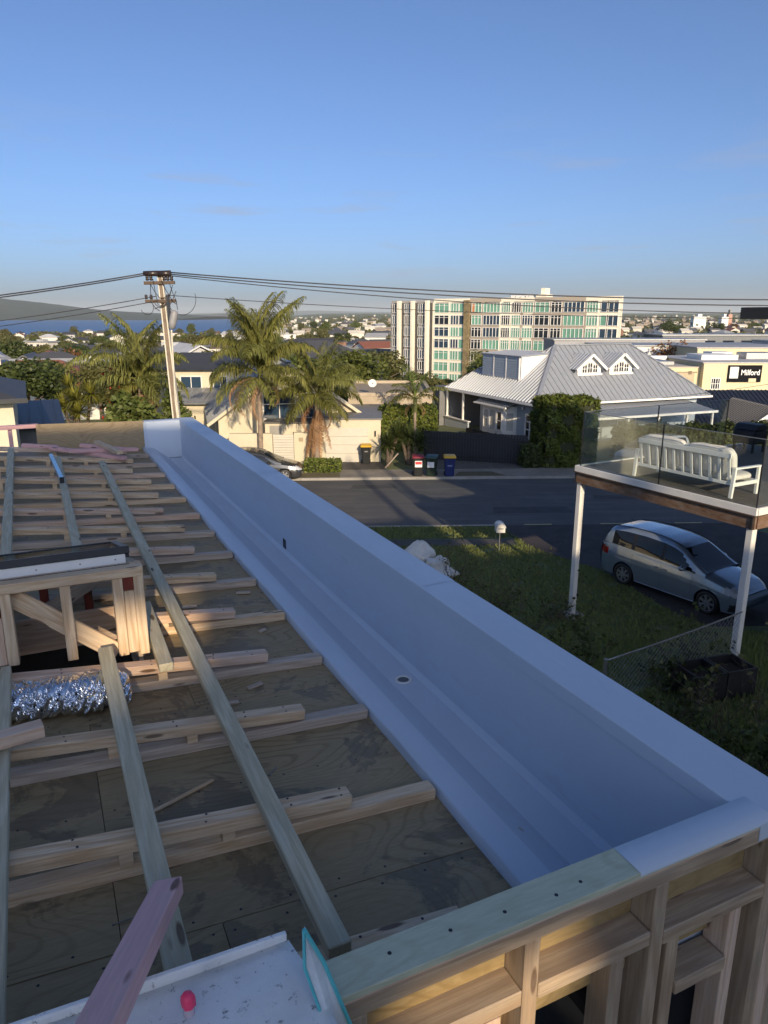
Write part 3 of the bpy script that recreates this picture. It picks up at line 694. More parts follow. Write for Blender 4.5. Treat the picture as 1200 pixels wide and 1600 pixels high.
def kerb(name, y0, X0, X1):
    n = 24; mb = MB()
    for i in range(n):
        a = X0 + (X1 - X0) * i / n; b_ = X0 + (X1 - X0) * (i + 1) / n - .012
        M = Matrix.Translation((a, y0(a), 0)) @ Matrix.Rotation(math.atan(.04), 4, 'Z')
        mb.boxM(M, 0, (b_ - a), -.07, .07, -.14, .022)
    o = mb.build(name, MT['concrete'], base=(X0, y0(X0), 0), bevel=.015); o['kind'] = 'structure'
kerb('kerb', nearY, -40, 4.4); kerb('kerb', nearY, 13.8, 50); kerb('kerb', farY, -50, 60)
ylw = M_plain('worn_yellow_paint', (0.50, 0.42, 0.20), .7, var=.25, ns=9)
for k, x in enumerate((-3.6, -.95, 2.1, 5.55, 8.6, 11.6)):
    o = MB().prism([(x, nearY(x) + .35, -.0955), (x + 1.1, nearY(x + 1.1) + .35, -.0955), (x + 1.1, nearY(x + 1.1) + .46, -.0955), (x, nearY(x) + .46, -.0955)], (0, 0, -.002)).build('road_marking', ylw, base=(x, nearY(x), -.09)); o['kind'] = 'structure'

sea_m, nt, b = nodes('sea_water'); v = coords(nt, (1, .25, 1), False)
b.inputs['Base Color'].default_value = (0.012, 0.055, 0.16, 1); b.inputs['Roughness'].default_value = .35; b.inputs['Specular IOR Level'].default_value = .35
bump(nt, b, noise(nt, v, .06, 6, .7), .6, 1.5)
o = MB().quad((-45000, 850, -17), (45000, 850, -17), (45000, 46000, -17), (-45000, 46000, -17)).build('sea', sea_m); o['kind'] = 'structure'

def at(u, v, Y):
    x = (u - 600) / 1130.0; y = (v - 800) / 1130.0
    f = math.cos(PITCH) - y * math.sin(PITCH); d = -(math.sin(PITCH) + y * math.cos(PITCH)); k = Y / f
    return Vector((x * k, Y, CZ + d * k))
def hill(name, Y, prof, depth, mat, z0=-19, rough=.04, seed=1, steps=4):
    r = np.random.default_rng(seed); rows = []
    pts = [at(u, v, Y) for u, v in prof]
    xs = np.linspace(pts[0].x, pts[-1].x, 160); zs = np.interp(xs, [p.x for p in pts], [p.z for p in pts])
    zs = np.convolve(np.pad(zs, 6, mode='edge'), np.ones(13) / 13, 'valid')
    m = 21
    for j in range(m):
        a = (j / (m - 1)) * 2 - 1; hgt = (1 - abs(a) ** 1.6)
        row = []
        for x, z in zip(xs, zs):
            k = hgt + (r.uniform(-rough, rough) if 0 < j < m - 1 else 0)
            row.append((x, Y + a * depth, z0 + (z - z0) * max(0, k)))
        rows.append(row)
    o = MB().grid(rows).build(name, mat, base=(pts[0].x, Y, z0), smooth=True); o['kind'] = 'structure'
    return o
island_m = M_plain('island_bush', (0.035, 0.05, 0.03), .95, var=.45, ns=.006, rand=False)
hill('island', 6200, [(-620, 424), (-400, 424), (-250, 436), (-120, 453), (0, 466.5), (40, 470.5), (75, 474), (110, 480), (150, 484), (200, 487.5), (250, 489.5), (300, 492), (345, 495)], 1500, island_m, rough=.02, seed=5)
far_m = M_plain('far_hills', (0.09, 0.11, 0.075), .95, var=.3, ns=.002, rand=False)
hill('far_island', 9500, [(255, 494.3), (285, 491), (320, 491.5), (350, 490), (385, 490.5), (400, 493.5)], 700, far_m, rough=.03, seed=6)
hill('hills', 21000, [(235, 494), (290, 490), (340, 489.5), (358, 486.5), (375, 488), (420, 488.5), (450, 485.5), (490, 484.5), (530, 486), (580, 488), (640, 487), (720, 489), (900, 488.5), (1000, 490), (1080, 487.5), (1150, 488), (1300, 489), (1500, 490)], 3500, far_m, z0=-21, rough=.02, seed=8)

# ------------------------------------------------------------------ vegetation generators
leafm = {
    'dark': M_leaf('dark_foliage', (0.040, 0.062, 0.018), (0.11, 0.14, 0.042)),
    'mid': M_leaf('green_foliage', (0.070, 0.10, 0.024), (0.185, 0.22, 0.06)),
    'olive': M_leaf('olive_foliage', (0.09, 0.10, 0.034), (0.21, 0.205, 0.08)),
    'bright': M_leaf('bright_hedge_foliage', (0.087, 0.138, 0.026), (0.232, 0.275, 0.065)),
    'hedge': M_leaf('hedge_foliage', (0.072, 0.116, 0.020), (0.217, 0.246, 0.051)),
    'palm': M_leaf('palm_leaflets', (0.14, 0.165, 0.04), (0.32, 0.32, 0.10)),
    'palm2': M_leaf('young_palm_leaflets', (0.131, 0.203, 0.043), (0.290, 0.362, 0.102)),
    'dead': M_leaf('dead_palm_leaflets', (0.360, 0.220, 0.120), (0.560, 0.380, 0.220), trans=.2),
    'rust': M_leaf('rust_foliage', (0.145, 0.072, 0.032), (0.246, 0.123, 0.051)),
    'yucca': M_leaf('yucca_leaves', (0.131, 0.160, 0.029), (0.348, 0.319, 0.065)),
    'flower': M_leaf('red_blossom', (0.420, 0.035, 0.020), (0.550, 0.090, 0.050)),
}
bark = M_plain('bark', (0.13, 0.10, 0.075), .9, var=.4, ns=6, bs=.6, bscale=30)
palm_bark = M_plain('palm_trunk', (0.27, 0.21, 0.16), .85, var=.35, ns=4, bs=.6, bscale=18)

def cards(P, size, r, aspect=1.6, up=0.3, nrm=None):
    """leaf-sized quads at points P; returns verts, faces"""
    n = len(P); a = r.normal(size=(n, 3)); a[:, 2] *= .7
    a /= np.linalg.norm(a, axis=1, keepdims=True)
    q = r.normal(size=(n, 3))
    if nrm is not None: q = nrm + .8 * q
    b_ = np.cross(a, q); b_ /= np.linalg.norm(b_, axis=1, keepdims=True) + 1e-9
    s = size * r.uniform(.6, 1.35, (n, 1)); a = a * s * aspect / 2; b_ = b_ * s / 2
    V = np.stack([P - a, P + b_, P + a, P - b_], 1).reshape(-1, 3)      # a pointed leaf
    Fc = np.arange(4 * n).reshape(-1, 4)
    return V, Fc
def mesh_np(name, V, Fc, mat):
    me = bpy.data.meshes.new(name); n = len(Fc)
    me.vertices.add(len(V)); me.vertices.foreach_set('co', np.asarray(V, dtype=np.float32).ravel())
    me.loops.add(n * 4); me.loops.foreach_set('vertex_index', np.asarray(Fc, dtype=np.int32).ravel())
    me.polygons.add(n); me.polygons.foreach_set('loop_start', np.arange(0, 4 * n, 4, dtype=np.int32))
    me.update(calc_edges=True); me.validate(); me.materials.append(mat)
    return me
def crown_pts(r, n, rx, ry, rz_, clumps=14, cr=.45, cz=0.0):
    C = r.normal(size=(clumps, 3)); C /= np.linalg.norm(C, axis=1, keepdims=True); C *= r.uniform(.35, .85, (clumps, 1)); C[:, 2] = C[:, 2] * .8 + .08
    k = r.integers(0, clumps, n); d = r.normal(size=(n, 3)); d /= np.linalg.norm(d, axis=1, keepdims=True)
    rad = cr * r.uniform(.6, 1.25, clumps)[k][:, None] * r.uniform(.55, 1.0, (n, 1)) ** .6
    P = (C[k] + d * rad) * np.array([rx, ry, rz_])
    P[:, 2] += cz
    return P, d
def tree_mesh(seed, h, rx, leaf, n, mat, trunk_h=.3, clumps=14, rz_=None):
    r = np.random.default_rng(seed); rz_ = rz_ or (h * (1 - trunk_h)) / 2
    P, d = crown_pts(r, n, rx, rx, rz_, clumps, .5, h - rz_)
    V, Fc = cards(P, leaf, r, 1.5, nrm=d * 1.2)
    crown = mesh_np('crown', V, Fc, leafm[mat])
    mb = MB(); mb.tube([(0, 0, -.3), (.05, 0, h * .25), (.0, .1, h * .55), (.1, 0, h * .8)], [h * .035, h * .028, h * .02, h * .008], 7)
    for k in range(6):
        a = r.uniform(0, 6.28); z = h * r.uniform(.25, .5); L_ = rx * r.uniform(.5, .85)
        mb.tube([(0, 0, z), (L_ * .5 * math.cos(a), L_ * .5 * math.sin(a), z + L_ * .45), (L_ * math.cos(a), L_ * math.sin(a), z + L_ * .75)], [h * .016, h * .011, h * .004], 5)
    trunk = mb.mesh('trunk', bark, smooth=True)
    return trunk, crown
def put_tree(protos, X, Y, s, label, group, name='tree', z=None, rz=None, sz=1.0):
    t, c = protos
    o = bpy.data.objects.new(name, None); col.objects.link(o); o.location = (X, Y, gz(X, Y) - .1 if z is None else z)
    o.rotation_euler = (0, 0, rng.uniform(0, 6.28) if rz is None else rz); o.scale = (s, s, s * sz)
    tag(o, label, 'tree', group); link('trunk', t, o); link('crown', c, o); BASES[o] = Vector(o.location)
    return o
def hedge(name, label, frame, x0, x1, y0, y1, z0, z1, leaf, dens, mat, seed=1, cat='hedge', rnd=.10):
    r = np.random.default_rng(seed)
    sx, sy, sz = x1 - x0, y1 - y0, z1 - z0
    area = 2 * (sx * sz + sy * sz) + sx * sy; n = int(area * dens)
    fc = r.choice(5, n, p=np.array([sx * sz, sx * sz, sy * sz, sy * sz, sx * sy]) / area)
    U = r.uniform(0, 1, (n, 3)); N = np.zeros((n, 3))
    for k, (ax, val, nv) in enumerate(((1, 0, -1), (1, 1, 1), (0, 0, -1), (0, 1, 1), (2, 1, 1))):
        mk = fc == k; U[mk, ax] = val; N[mk, ax] = nv
    P = np.array([x0, y0, z0]) + U * np.array([sx, sy, sz])
    bumpy = np.sin(P[:, 0] * 3.1 + seed) * np.sin(P[:, 2] * 4.3) * np.cos(P[:, 1] * 3.7) * rnd
    P += N * (bumpy[:, None] + r.normal(0, leaf * .35, (n, 1))) + r.normal(0, leaf * .3, (n, 3))
    V, Fc = cards(P, leaf, r, 1.5, nrm=N * 1.5)
    t = thing(name, label, cat, ((x0 + x1) / 2, (y0 + y1) / 2, z0), frame)
    V = V - np.array(BASES[t])
    link('foliage', mesh_np('foliage', V, Fc, leafm[mat]), t)
    i = .12
    MB().box(x0 + i, x1 - i, y0 + i, y1 - i, z0 - .2, z1 - i).build('branches', M_plain('hedge_core', (0.025, 0.03, 0.012), .95), t)
    return t
def frond_mesh(seed, L_, elev, droop, mat, n=42, ll=.55, hang=.55, width=.035, name='frond', spread=1.0):
    r = np.random.default_rng(seed); V = []; Fc = []
    pts = []; p = np.array([0., 0, 0]); a = elev; m = 22
    for i in range(m + 1):
        pts.append(p.copy()); a -= droop / m * (0.4 + 1.2 * i / m); p = p + np.array([math.cos(a), 0, math.sin(a)]) * L_ / m
    pts = np.array(pts)
    mb = MB(); mb.tube([tuple(q) for q in pts[::3]], [.03 * (1 - .9 * k / 7.0) + .004 for k in range(len(pts[::3]))], 5)
    verts = list(mb.v); faces = [f for f in mb.f if len(f) == 4]
    for i in range(n):
        f = .12 + .88 * (i + r.uniform(0, .8)) / n; k = min(m - 1, int(f * m)); q = pts[k] + (pts[k + 1] - pts[k]) * (f * m - k)
        tdir = pts[k + 1] - pts[k]; tdir /= np.linalg.norm(tdir)
        l = ll * (math.sin(min(1, f * 1.05) * PI * .86 + .25)) * r.uniform(.8, 1.15) + .08
        for s in (-1, 1):
            up = r.uniform(-.35, .55) * spread
            d = np.array([0, s, 0]) * .85 + tdir * r.uniform(.35, .7) + np.array([0, 0, up]); d /= np.linalg.norm(d)
            d2 = d + np.array([0, 0, -hang * r.uniform(.7, 1.6)]); d2 /= np.linalg.norm(d2)
            d3 = d2 + np.array([0, 0, -hang * r.uniform(.7, 1.6)]); d3 /= np.linalg.norm(d3)
            w = np.cross(d, [0, 0, 1.]) + r.normal(0, .25, 3); w /= np.linalg.norm(w) + 1e-9; w *= width / 2
            a0 = q; a1 = q + d * l * .38; a2 = a1 + d2 * l * .34; a3 = a2 + d3 * l * .32; b0 = len(verts)
            for pt, ww in ((a0, .6), (a1, 1.0), (a2, .8), (a3, .15)):
                verts.append(tuple(pt - w * ww)); verts.append(tuple(pt + w * ww))
            for j in range(3): faces.append((b0 + 2 * j, b0 + 2 * j + 1, b0 + 2 * j + 3, b0 + 2 * j + 2))
    return mesh_np(name, np.array(verts), np.array(faces), leafm[mat])
def palm(name, label, X, Y, H, seed, fr, dead, trunk_r, scale=1.0, lean=(0, 0), ring=True, shaft=None, z0=0.0):
    """fr: list of (mesh, count, tilt range)"""
    r = random.Random(seed)
    t = thing(name, label, 'palm tree', (X, Y, z0))
    n = 26; pts = [(X + lean[0] * (i / n) ** 1.6, Y + lean[1] * (i / n) ** 1.6, z0 - .2 + (H + .2) * i / n) for i in range(n + 1)]
    rs = [trunk_r * (1.25 - .45 * min(1, i / 6.0) + .04 * (i % 2)) * (1 - .12 * i / n) for i in range(n + 1)]
    MB().tube(pts, rs, 12).build('trunk', palm_bark, t, smooth=True)
    top = Vector((X + lean[0], Y + lean[1], z0 + H))
    if shaft:
        MB().tube([top + Vector((0, 0, -.25)), top + Vector((0, 0, .3)), top + Vector((0, 0, .75))], [trunk_r * 1.1, trunk_r * 1.15, trunk_r * .5], 10).build('crownshaft', shaft, t, smooth=True)
    a = r.uniform(0, 6)
    for me, cnt, tl, zo in fr:
        for k in range(cnt):
            a += 2.399 + r.uniform(-.25, .25)
            M = Matrix.Translation(top - BASES[t] + Vector((0, 0, zo + r.uniform(-.05, .1)))) @ Matrix.Rotation(a, 4, 'Z') @ Matrix.Rotation(-r.uniform(*tl), 4, 'Y') @ Matrix.Rotation(r.uniform(-.35, .35), 4, 'X') @ Matrix.Scale(scale * r.uniform(.85, 1.1), 4)
            link('frond', me, t, M)
    for me, ang, tl, zo, sc_ in dead:
        M = Matrix.Translation(top - BASES[t] + Vector((0, 0, zo))) @ Matrix.Rotation(ang, 4, 'Z') @ Matrix.Rotation(-tl, 4, 'Y') @ Matrix.Scale(sc_, 4)
        link('dead_frond', me, t, M)
    return t
QF = [frond_mesh(21, 4.3, 1.45, .9, 'palm', 110, .95, .95, .045), frond_mesh(22, 4.0, 1.0, 1.8, 'palm', 110, .9, .95, .045), frond_mesh(23, 3.6, .55, 2.0, 'palm', 84, .8, .95, .045), frond_mesh(24, 3.1, .15, 1.6, 'palm', 76, .75, .95, .045)]
SKF = frond_mesh(33, 2.9, -.1, .18, 'dead', 80, .38, 1.0, .026, 'dead_frond')
DF = [frond_mesh(31, 2.7, .15, 2.4, 'dead', 44, .5, .8, .028, 'dead_frond'), frond_mesh(32, 2.6, -.5, 1.6, 'dead', 44, .42, .8, .028, 'dead_frond')]
palm('queen_palm', 'tall queen palm with brown dead fronds in front of the grey roof', -6.62, 38.35, 4.75, 3,
     [(QF[0], 13, (-.16, .10), .45), (QF[1], 10, (-.1, .2), .3), (QF[2], 6, (-.1, .15), .15), (QF[3], 5, (-.1, .1), .0)],
     [(DF[0], 3.3, -.05, -.05, 1.0), (DF[0], 2.95, -.3, -.1, 1.0), (DF[0], -.15, -.25, -.1, .75), (DF[1], 3.9, -.35, -.15, .9)], .17, .95, (.1, 0))
palm('queen_palm', 'shorter queen palm with a long skirt of dead fronds by the garage door', -3.62, 38.35, 3.55, 9,
     [(QF[0], 3, (-.05, .15), .4), (QF[1], 7, (-.15, .2), .3), (QF[2], 6, (-.1, .15), .15), (QF[3], 5, (-.1, .1), .0)],
     [(SKF, a, -1.16 - .10 * (k % 4), -.1, 1.1 - .08 * (k % 3)) for k, a in enumerate((2.9, 3.5, 4.1, 4.7, 3.2, 3.8))] + [(SKF, -.1, -1.12, -.15, .85), (DF[0], 3.0, -.5, -.1, .8), (DF[0], .1, -.55, -.1, .7)], .20, .82, (.12, 0))
palm('queen_palm', 'broad queen palm with drooping fronds left of the power pole', -13.5, 40.5, 4.2, 14,
     [(QF[0], 5, (-.3, .05), .4), (QF[1], 7, (-.15, .15), .3), (QF[2], 7, (-.15, .1), .15), (QF[3], 5, (-.1, .1), .0)],
     [(DF[0], -.5, -.35, -.15, .8), (DF[1], -1.0, -.3, -.15, .9)], .19, 1.0)
NK = [frond_mesh(41, 2.1, 1.25, .7, 'palm2', 44, .48, .35, .04, spread=.6), frond_mesh(42, 2.1, .8, 1.3, 'palm', 44, .48, .45, .04, spread=.6), frond_mesh(43, 2.0, .4, 1.6, 'palm', 44, .48, .5, .04)]
palm('nikau_palm', 'bright young palm with upright fronds in front of the lit hedge', 1.80, 42.0, 2.75, 21, [(NK[0], 5, (-.05, .2), .6), (NK[1], 5, (-.1, .15), .5), (NK[2], 4, (-.1, .1), .4)],
     [(DF[0], 2.4, -.1, .2, .45), (DF[0], .7, -.1, .2, .45)], .11, 1.0, shaft=M_plain('green_crownshaft', (0.16, 0.18, 0.07), .5))
SF = frond_mesh(51, 1.5, .95, 1.5, 'palm2', 40, .34, .3, .03)
for i, (lab, X, Y, k) in enumerate((('low clumping palm growing behind the parapet by the grey car', -7.35, 36.9, 1.0), ('low clumping palm left of the other, behind the parapet', -9.2, 37.6, .9))):
    t = thing('dwarf_palm', lab, 'palm tree', (X, Y, 0))
    MB().tube([(X, Y, -.1), (X, Y, .45)], [.12, .1], 8).build('trunk', palm_bark, t)
    for q in range(17):
        link('frond', SF, t, Matrix.Translation((0, 0, .4)) @ Matrix.Rotation(q * 2.399, 4, 'Z') @ Matrix.Rotation(rng.uniform(-.35, .55), 4, 'Y') @ Matrix.Scale(k * rng.uniform(.8, 1.1), 4))
# yuccas / cabbage trees: rosettes of sword leaves on short stems
def sword_mesh(seed, L_, n, mat, width=.055):
    r = np.random.default_rng(seed); verts = []; faces = []
    for i in range(n):
        a = r.uniform(0, 6.28); e = math.asin(r.uniform(-.35, .98)); d = np.array([math.cos(a) * math.cos(e), math.sin(a) * math.cos(e), math.sin(e)])
        w = np.cross(d, [0, 0, 1.]); w /= np.linalg.norm(w) + 1e-9; l = L_ * r.uniform(.75, 1.1)
        ps = [d * .05, d * l * .5, d * l * .95 + np.array([0, 0, -.18 * l * (1 - abs(d[2]))])]; b0 = len(verts)
        for p, k in zip(ps, (.7, 1, .12)): verts += [tuple(p - w * width * k), tuple(p + w * width * k)]
        faces += [(b0, b0 + 1, b0 + 3, b0 + 2), (b0 + 2, b0 + 3, b0 + 5, b0 + 4)]
    return mesh_np('rosette', np.array(verts), np.array(faces), leafm[mat])
SW = sword_mesh(5, .95, 130, 'yucca', .045); SW2 = sword_mesh(6, 1.0, 150, 'dark', .03)
def yucca(label, X, Y, heads, me, cat='yucca', z0=0.0):
    t = thing('yucca', label, cat, (X, Y, z0))
    for (dx, dy, h, s) in heads:
        MB().tube([(X, Y, z0 - .1), (X + dx * .5, Y + dy * .5, z0 + h * .5), (X + dx, Y + dy, z0 + h)], [.13, .1, .08], 8).build('stem', bark, t, smooth=True)
        link('rosette', me, t, Matrix.Translation((dx, dy, h)) @ Matrix.Rotation(rng.uniform(0, 6), 4, 'Z') @ Matrix.Scale(s, 4))
yucca('yellow-green yucca with several spiky heads left of the red flowers', -16.2, 38.2, [(0, 0, 3.6, 1.15), (-.7, .1, 3.2, 1.0), (.75, .2, 3.9, 1.05), (.3, -.5, 3.0, .95), (-.5, .6, 4.2, 1.0)], SW)
yucca('dark spiky cabbage plant left of the red-lidded bin', -.2 + .4, 38.4, [(0, 0, 1.2, 1.0), (.5, .3, 1.6, .9)], SW2)
yucca('dark spiky cabbage plant behind the bins below the young palm', 1.35, 38.9, [(0, 0, 1.5, 1.0), (.55, -.2, 1.2, .95), (-.5, .2, 1.8, .9)], SW2)
# flowering shrubs on the left
def shrub(name, label, X, Y, h, rx, n, leaf, mat, seed, flowers=0, z0=0.0, cat='shrub', ry=None):
    r = np.random.default_rng(seed); t = thing(name, label, cat, (X, Y, z0))
    P, d = crown_pts(r, n, rx, ry or rx, h / 2, 12, .5, h / 2); V, Fc = cards(P, leaf, r, 1.5, nrm=d); link('foliage', mesh_np('foliage', V, Fc, leafm[mat]), t)
    mb = MB()
    for k in range(7):
        a = r.uniform(0, 6.28); mb.tube([(X, Y, z0 - .1), (X + .3 * rx * math.cos(a), Y + .3 * rx * math.sin(a), z0 + h * .4), (X + .6 * rx * math.cos(a), Y + .6 * rx * math.sin(a), z0 + h * .75)], [.05, .035, .01], 5)
    mb.build('stems', bark, t, smooth=True)
    if flowers:
        P, d = crown_pts(r, flowers, rx * 1.05, (ry or rx) * 1.05, h / 2 * 1.05, 9, .35, h / 2); P = P[(P[:, 1] < .2 * rx)]
        V, Fc = cards(P, leaf * .8, r, 1.1, nrm=d[:len(P)]); link('blossom', mesh_np('blossom', V, Fc, leafm['flower']), t)
    return t
shrub('flowering_shrub', 'leafy shrub with scattered red flowers behind the far plywood', -13.2, 37.9, 4.3, 1.5, 2600, .2, 'mid', 61, 260)
shrub('flowering_shrub', 'leafy shrub with a few red flowers beside the power pole', -11.3, 38.6, 3.9, 1.3, 2200, .2, 'mid', 62, 60)
shrub('flowering_shrub', 'taller shrub with rusty red flower clusters behind the yucca', -14.6, 41.5, 5.4, 1.7, 2400, .2, 'olive', 63, 260)
# hedges
hedge('low_hedge', 'low clipped hedge on the verge before the garage', FW, -4.1, -2.3, 36.75, 37.55, 0, .62, .085, 330, 'hedge', 71, rnd=.04)
hedge('tall_hedge', 'tall sunlit clipped hedge behind the young palm', Frame((0, 0, 0), 0), -.2, 3.1, 43.0, 44.6, 0, 2.55, .13, 210, 'hedge', 72)
hedge('tall_hedge', 'big bushy hedge at the villa corner beside the black fence', Frame((8.55, 38.1, 0), .12), 0, 2.85, 0, 2.2, 0, 3.55, .11, 420, 'hedge', 73, rnd=.42)
hedge('dark_hedge', 'small dark clipped bush at the foot of the black fence', Frame((7.5, 38.0, 0), .1), 0, .95, 0, .9, 0, 1.15, .10, 260, 'dark', 74, rnd=.08)
hedge('dark_hedge', 'long dark hedge behind the balcony glass right of the villa', Frame((13.5, 39.6, 0), .1), 0, 10, 0, 2.0, 0, 1.7, .17, 170, 'dark', 75, rnd=.2)
# ------------------------------------------------------------------ roofs with ribs
def roof_plane(parent, name, poly, eave, mat, rib=.3, rh=.035, rw=.035, th=.06):
    """poly: 3D points of a planar roof face; eave: (i, j) indices of the lower edge; ribs run up the slope"""
    p = [Vector(q) for q in poly]; ex = (p[eave[1]] - p[eave[0]]).normalized()
    nrm = Vector((0, 0, 0))
    for i in range(len(p)): nrm += (p[i] - p[0]).cross(p[(i + 1) % len(p)] - p[0])
    nrm.normalize()
    if nrm.z < 0: nrm = -nrm
    up = nrm.cross(ex).normalized()
    if up.z < 0: up = -up
    mb = MB().prism(p, nrm * -th)
    o = mb.build(name, mat, parent)
    q2 = [((q - p[eave[0]]).dot(ex), (q - p[eave[0]]).dot(up)) for q in p]
    x0 = min(a for a, b in q2); x1 = max(a for a, b in q2); x = x0 + rib * .5; rb = MB()
    while x < x1:
        hit = []
        for (a, b), (c, d) in zip(q2, q2[1:] + q2[:1]):
            if (a - x) * (c - x) < 0: hit.append(b + (d - b) * (x - a) / (c - a))
        if len(hit) >= 2:
            lo, hi = min(hit), max(hit)
            if hi - lo > .1:
                A0 = p[eave[0]] + ex * x + up * lo; A1 = p[eave[0]] + ex * x + up * hi
                rb.prism([A0 - ex * rw, A0 + ex * rw, A0 + ex * rw * .5 + nrm * rh, A0 - ex * rw * .5 + nrm * rh], A1 - A0)
        x += rib
    rb.build('roof_ribs', mat, o)
    return o
def bar(parent, name, a, b, w, mat, h=None): 
    return beam(name, a, b, w, h or w, mat, parent, c=.005)
glassd = M_win('dark_window_glass', (0.02, 0.025, 0.032)); glassg = M_win('green_window_glass', (0.15, 0.33, 0.25), .15); glassb = M_win('blue_window_glass', (0.03, 0.055, 0.09))
curtain = M_plain('pale_blind', (0.45, 0.45, 0.42), .7, var=.1)
whitew = MT['white_paint']
def window(parent, M, w, h, glass, nx=1, ny=1, fr=.06, d=.05, mat=whitew, name='window'):
    """M maps (x right, y outward(-), z up) centred at the sill middle; frame > pane"""
    mb = MB()
    mb.boxM(M, -w / 2, w / 2, -d, 0, 0, fr).boxM(M, -w / 2, w / 2, -d, 0, h - fr, h).boxM(M, -w / 2, -w / 2 + fr, -d, 0, fr, h - fr).boxM(M, w / 2 - fr, w / 2, -d, 0, fr, h - fr)
    for i in range(1, nx):
        x = -w / 2 + w * i / nx; mb.boxM(M, x - fr * .35, x + fr * .35, -d * .9, 0, fr, h - fr)
    for j in range(1, ny):
        z = h * j / ny; mb.boxM(M, -w / 2 + fr, w / 2 - fr, -d * .85, 0, z - fr * .3, z + fr * .3)
    o = mb.build(name, mat, parent)
    MB().boxM(M, -w / 2 + fr * .8, w / 2 - fr * .8, -d * .35, 0, fr * .8, h - fr * .8).build('pane', glass, o)
    return o
def WM(x, y, z, rz=0.0): return Matrix.Translation((x, y, z)) @ Matrix.Rotation(rz, 4, 'Z')

cream = M_plain('cream_render', (0.60, 0.54, 0.41), .85, var=.06, ns=.8, bs=.1, bscale=40)
grey_roof = M_plain('grey_longrun_roof', (0.30, 0.31, 0.31), .45, metal=.25, var=.1)
blue_roof = M_plain('pale_steel_roof', (0.37, 0.39, 0.42), .35, metal=.3, var=.06)
dark_roof = M_plain('charcoal_roof', (0.05, 0.052, 0.058), .6, var=.15)
navy_roof = M_plain('navy_tile_roof', (0.018, 0.022, 0.035), .45, var=.2)

# ------------------------------------------------------------------ cream house with garage
ch = thing('cream_house', 'cream rendered house with grey ribbed gable roof and front garage', 'house', (-5, 41, 0))
MB().box(-3.56, -.18, 39.7, 46.4, -.2, 2.36).build('garage_block', cream, ch)
MB().box(-3.62, -.12, 39.64, 46.4, 2.36, 2.44).build('parapet_cap', M_plain('cap_flashing', (0.20, 0.19, 0.17), .5), ch)
gd = MB().box(-3.25, -.86, 39.655, 39.70, 0, .02).build('garage_door', whitew, ch)
gdm = M_plain('pale_garage_door', (0.56, 0.53, 0.46), .6, var=.05)
for k in range(4): MB().box(-3.25, -.86, 39.665, 39.72, .02 + k * .478, .02 + k * .478 + .468).build('door_panel', gdm, gd, bevel=.008)
MB().box(-.52, -.44, 39.62, 39.70, 1.45, 1.75).build('wall_lamp', MT['dark_metal'], ch)
FC = Frame((-9.5, 40.1, 0), .26)
MC = FC.M
def cw(p): return tuple(MC @ Vector(p))
GW, GD, GE, GA = 8.7, 12.0, 2.3, 5.35
MB().prism([cw((.3, .4, -.2)), cw((GW - .3, .4, -.2)), cw((GW - .3, .4, GE)), cw((GW / 2, .4, GA - .25)), cw((.3, .4, GE))], MC.to_3x3() @ Vector((0, GD - .8, 0))).build('main_wall', cream, ch)
roof_plane(ch, 'roof_plane', [cw((-.3, 0, GE - .22)), cw((-.3, GD, GE - .22)), cw((GW / 2, GD, GA)), cw((GW / 2, 0, GA))], (0, 1), grey_roof, .42, .03)
roof_plane(ch, 'roof_plane', [cw((GW + .3, 0, GE - .22)), cw((GW + .3, GD, GE - .22)), cw((GW / 2, GD, GA)), cw((GW / 2, 0, GA))], (0, 1), grey_roof, .42, .03)
bar(ch, 'barge_board', cw((-.32, -.02, GE - .32)), cw((GW / 2, -.02, GA - .09)), .03, cream, .17); bar(ch, 'barge_board', cw((GW + .3, -.02, GE - .32)), cw((GW / 2, -.02, GA - .09)), .03, cream, .17)
bar(ch, 'ridge_cap', cw((GW / 2, -.05, GA + .03)), cw((GW / 2, GD, GA + .03)), .25, grey_roof, .05)
window(ch, MC @ WM(3.75, .398, 2.15), 1.9, 1.75, glassb, 2, 2, .07)
window(ch, MC @ WM(5.8, .398, 2.15), 1.5, 1.5, glassb, 2, 1, .07)
MB().box(-6.6, -3.58, 39.95, 41.5, -.2, 2.12).build('entry_block', cream, ch)
MB().box(-6.68, -3.57, 39.88, 41.5, 2.12, 2.22).build('entry_cap', M_plain('entry_cap_dark', (0.10, 0.095, 0.09), .5), ch)
MB().box(-6.35, -5.7, 39.93, 39.96, 0, 2.0).build('entry_door', M_plain('grey_door', (0.30, 0.29, 0.27), .5), ch)
MB().box(-5.05, -4.9, 39.88, 39.95, 1.25, 1.65).build('meter_box', MT['dark_metal'], ch)
# upper rear wing
MB().box(-16.5, -10.4, 50.5, 57, -.5, 4.35).build('rear_wing_wall', cream, ch)
mb = MB(); ev = [(-17.1, 49.9, 4.35), (-9.8, 49.9, 4.35), (-9.8, 57.6, 4.35), (-17.1, 57.6, 4.35)]
mb.add(ev + [(-14.6, 53.2, 5.35), (-12.3, 53.2, 5.35)], [(0, 1, 5, 4), (1, 2, 5), (2, 3, 4, 5), (3, 0, 4), (3, 2, 1, 0)]); mb.build('rear_wing_roof', dark_roof, ch)
for x, w in ((-15.4, 1.3), (-13.3, 1.5), (-11.3, 1.0)): window(ch, WM(x, 50.498, 2.5), w, 1.4, glassb, 2, 1, .07)
window(ch, WM(-10.398, 52.0, 2.6, PI / 2), 1.5, 1.5, glassb, 2, 1, .07)
roof_plane(ch, 'lower_roof', [(-15.8, 47.0, 2.4), (-9.9, 47.0, 2.4), (-9.9, 50.4, 3.1), (-15.8, 50.4, 3.1)], (0, 1), grey_roof, .42, .03)
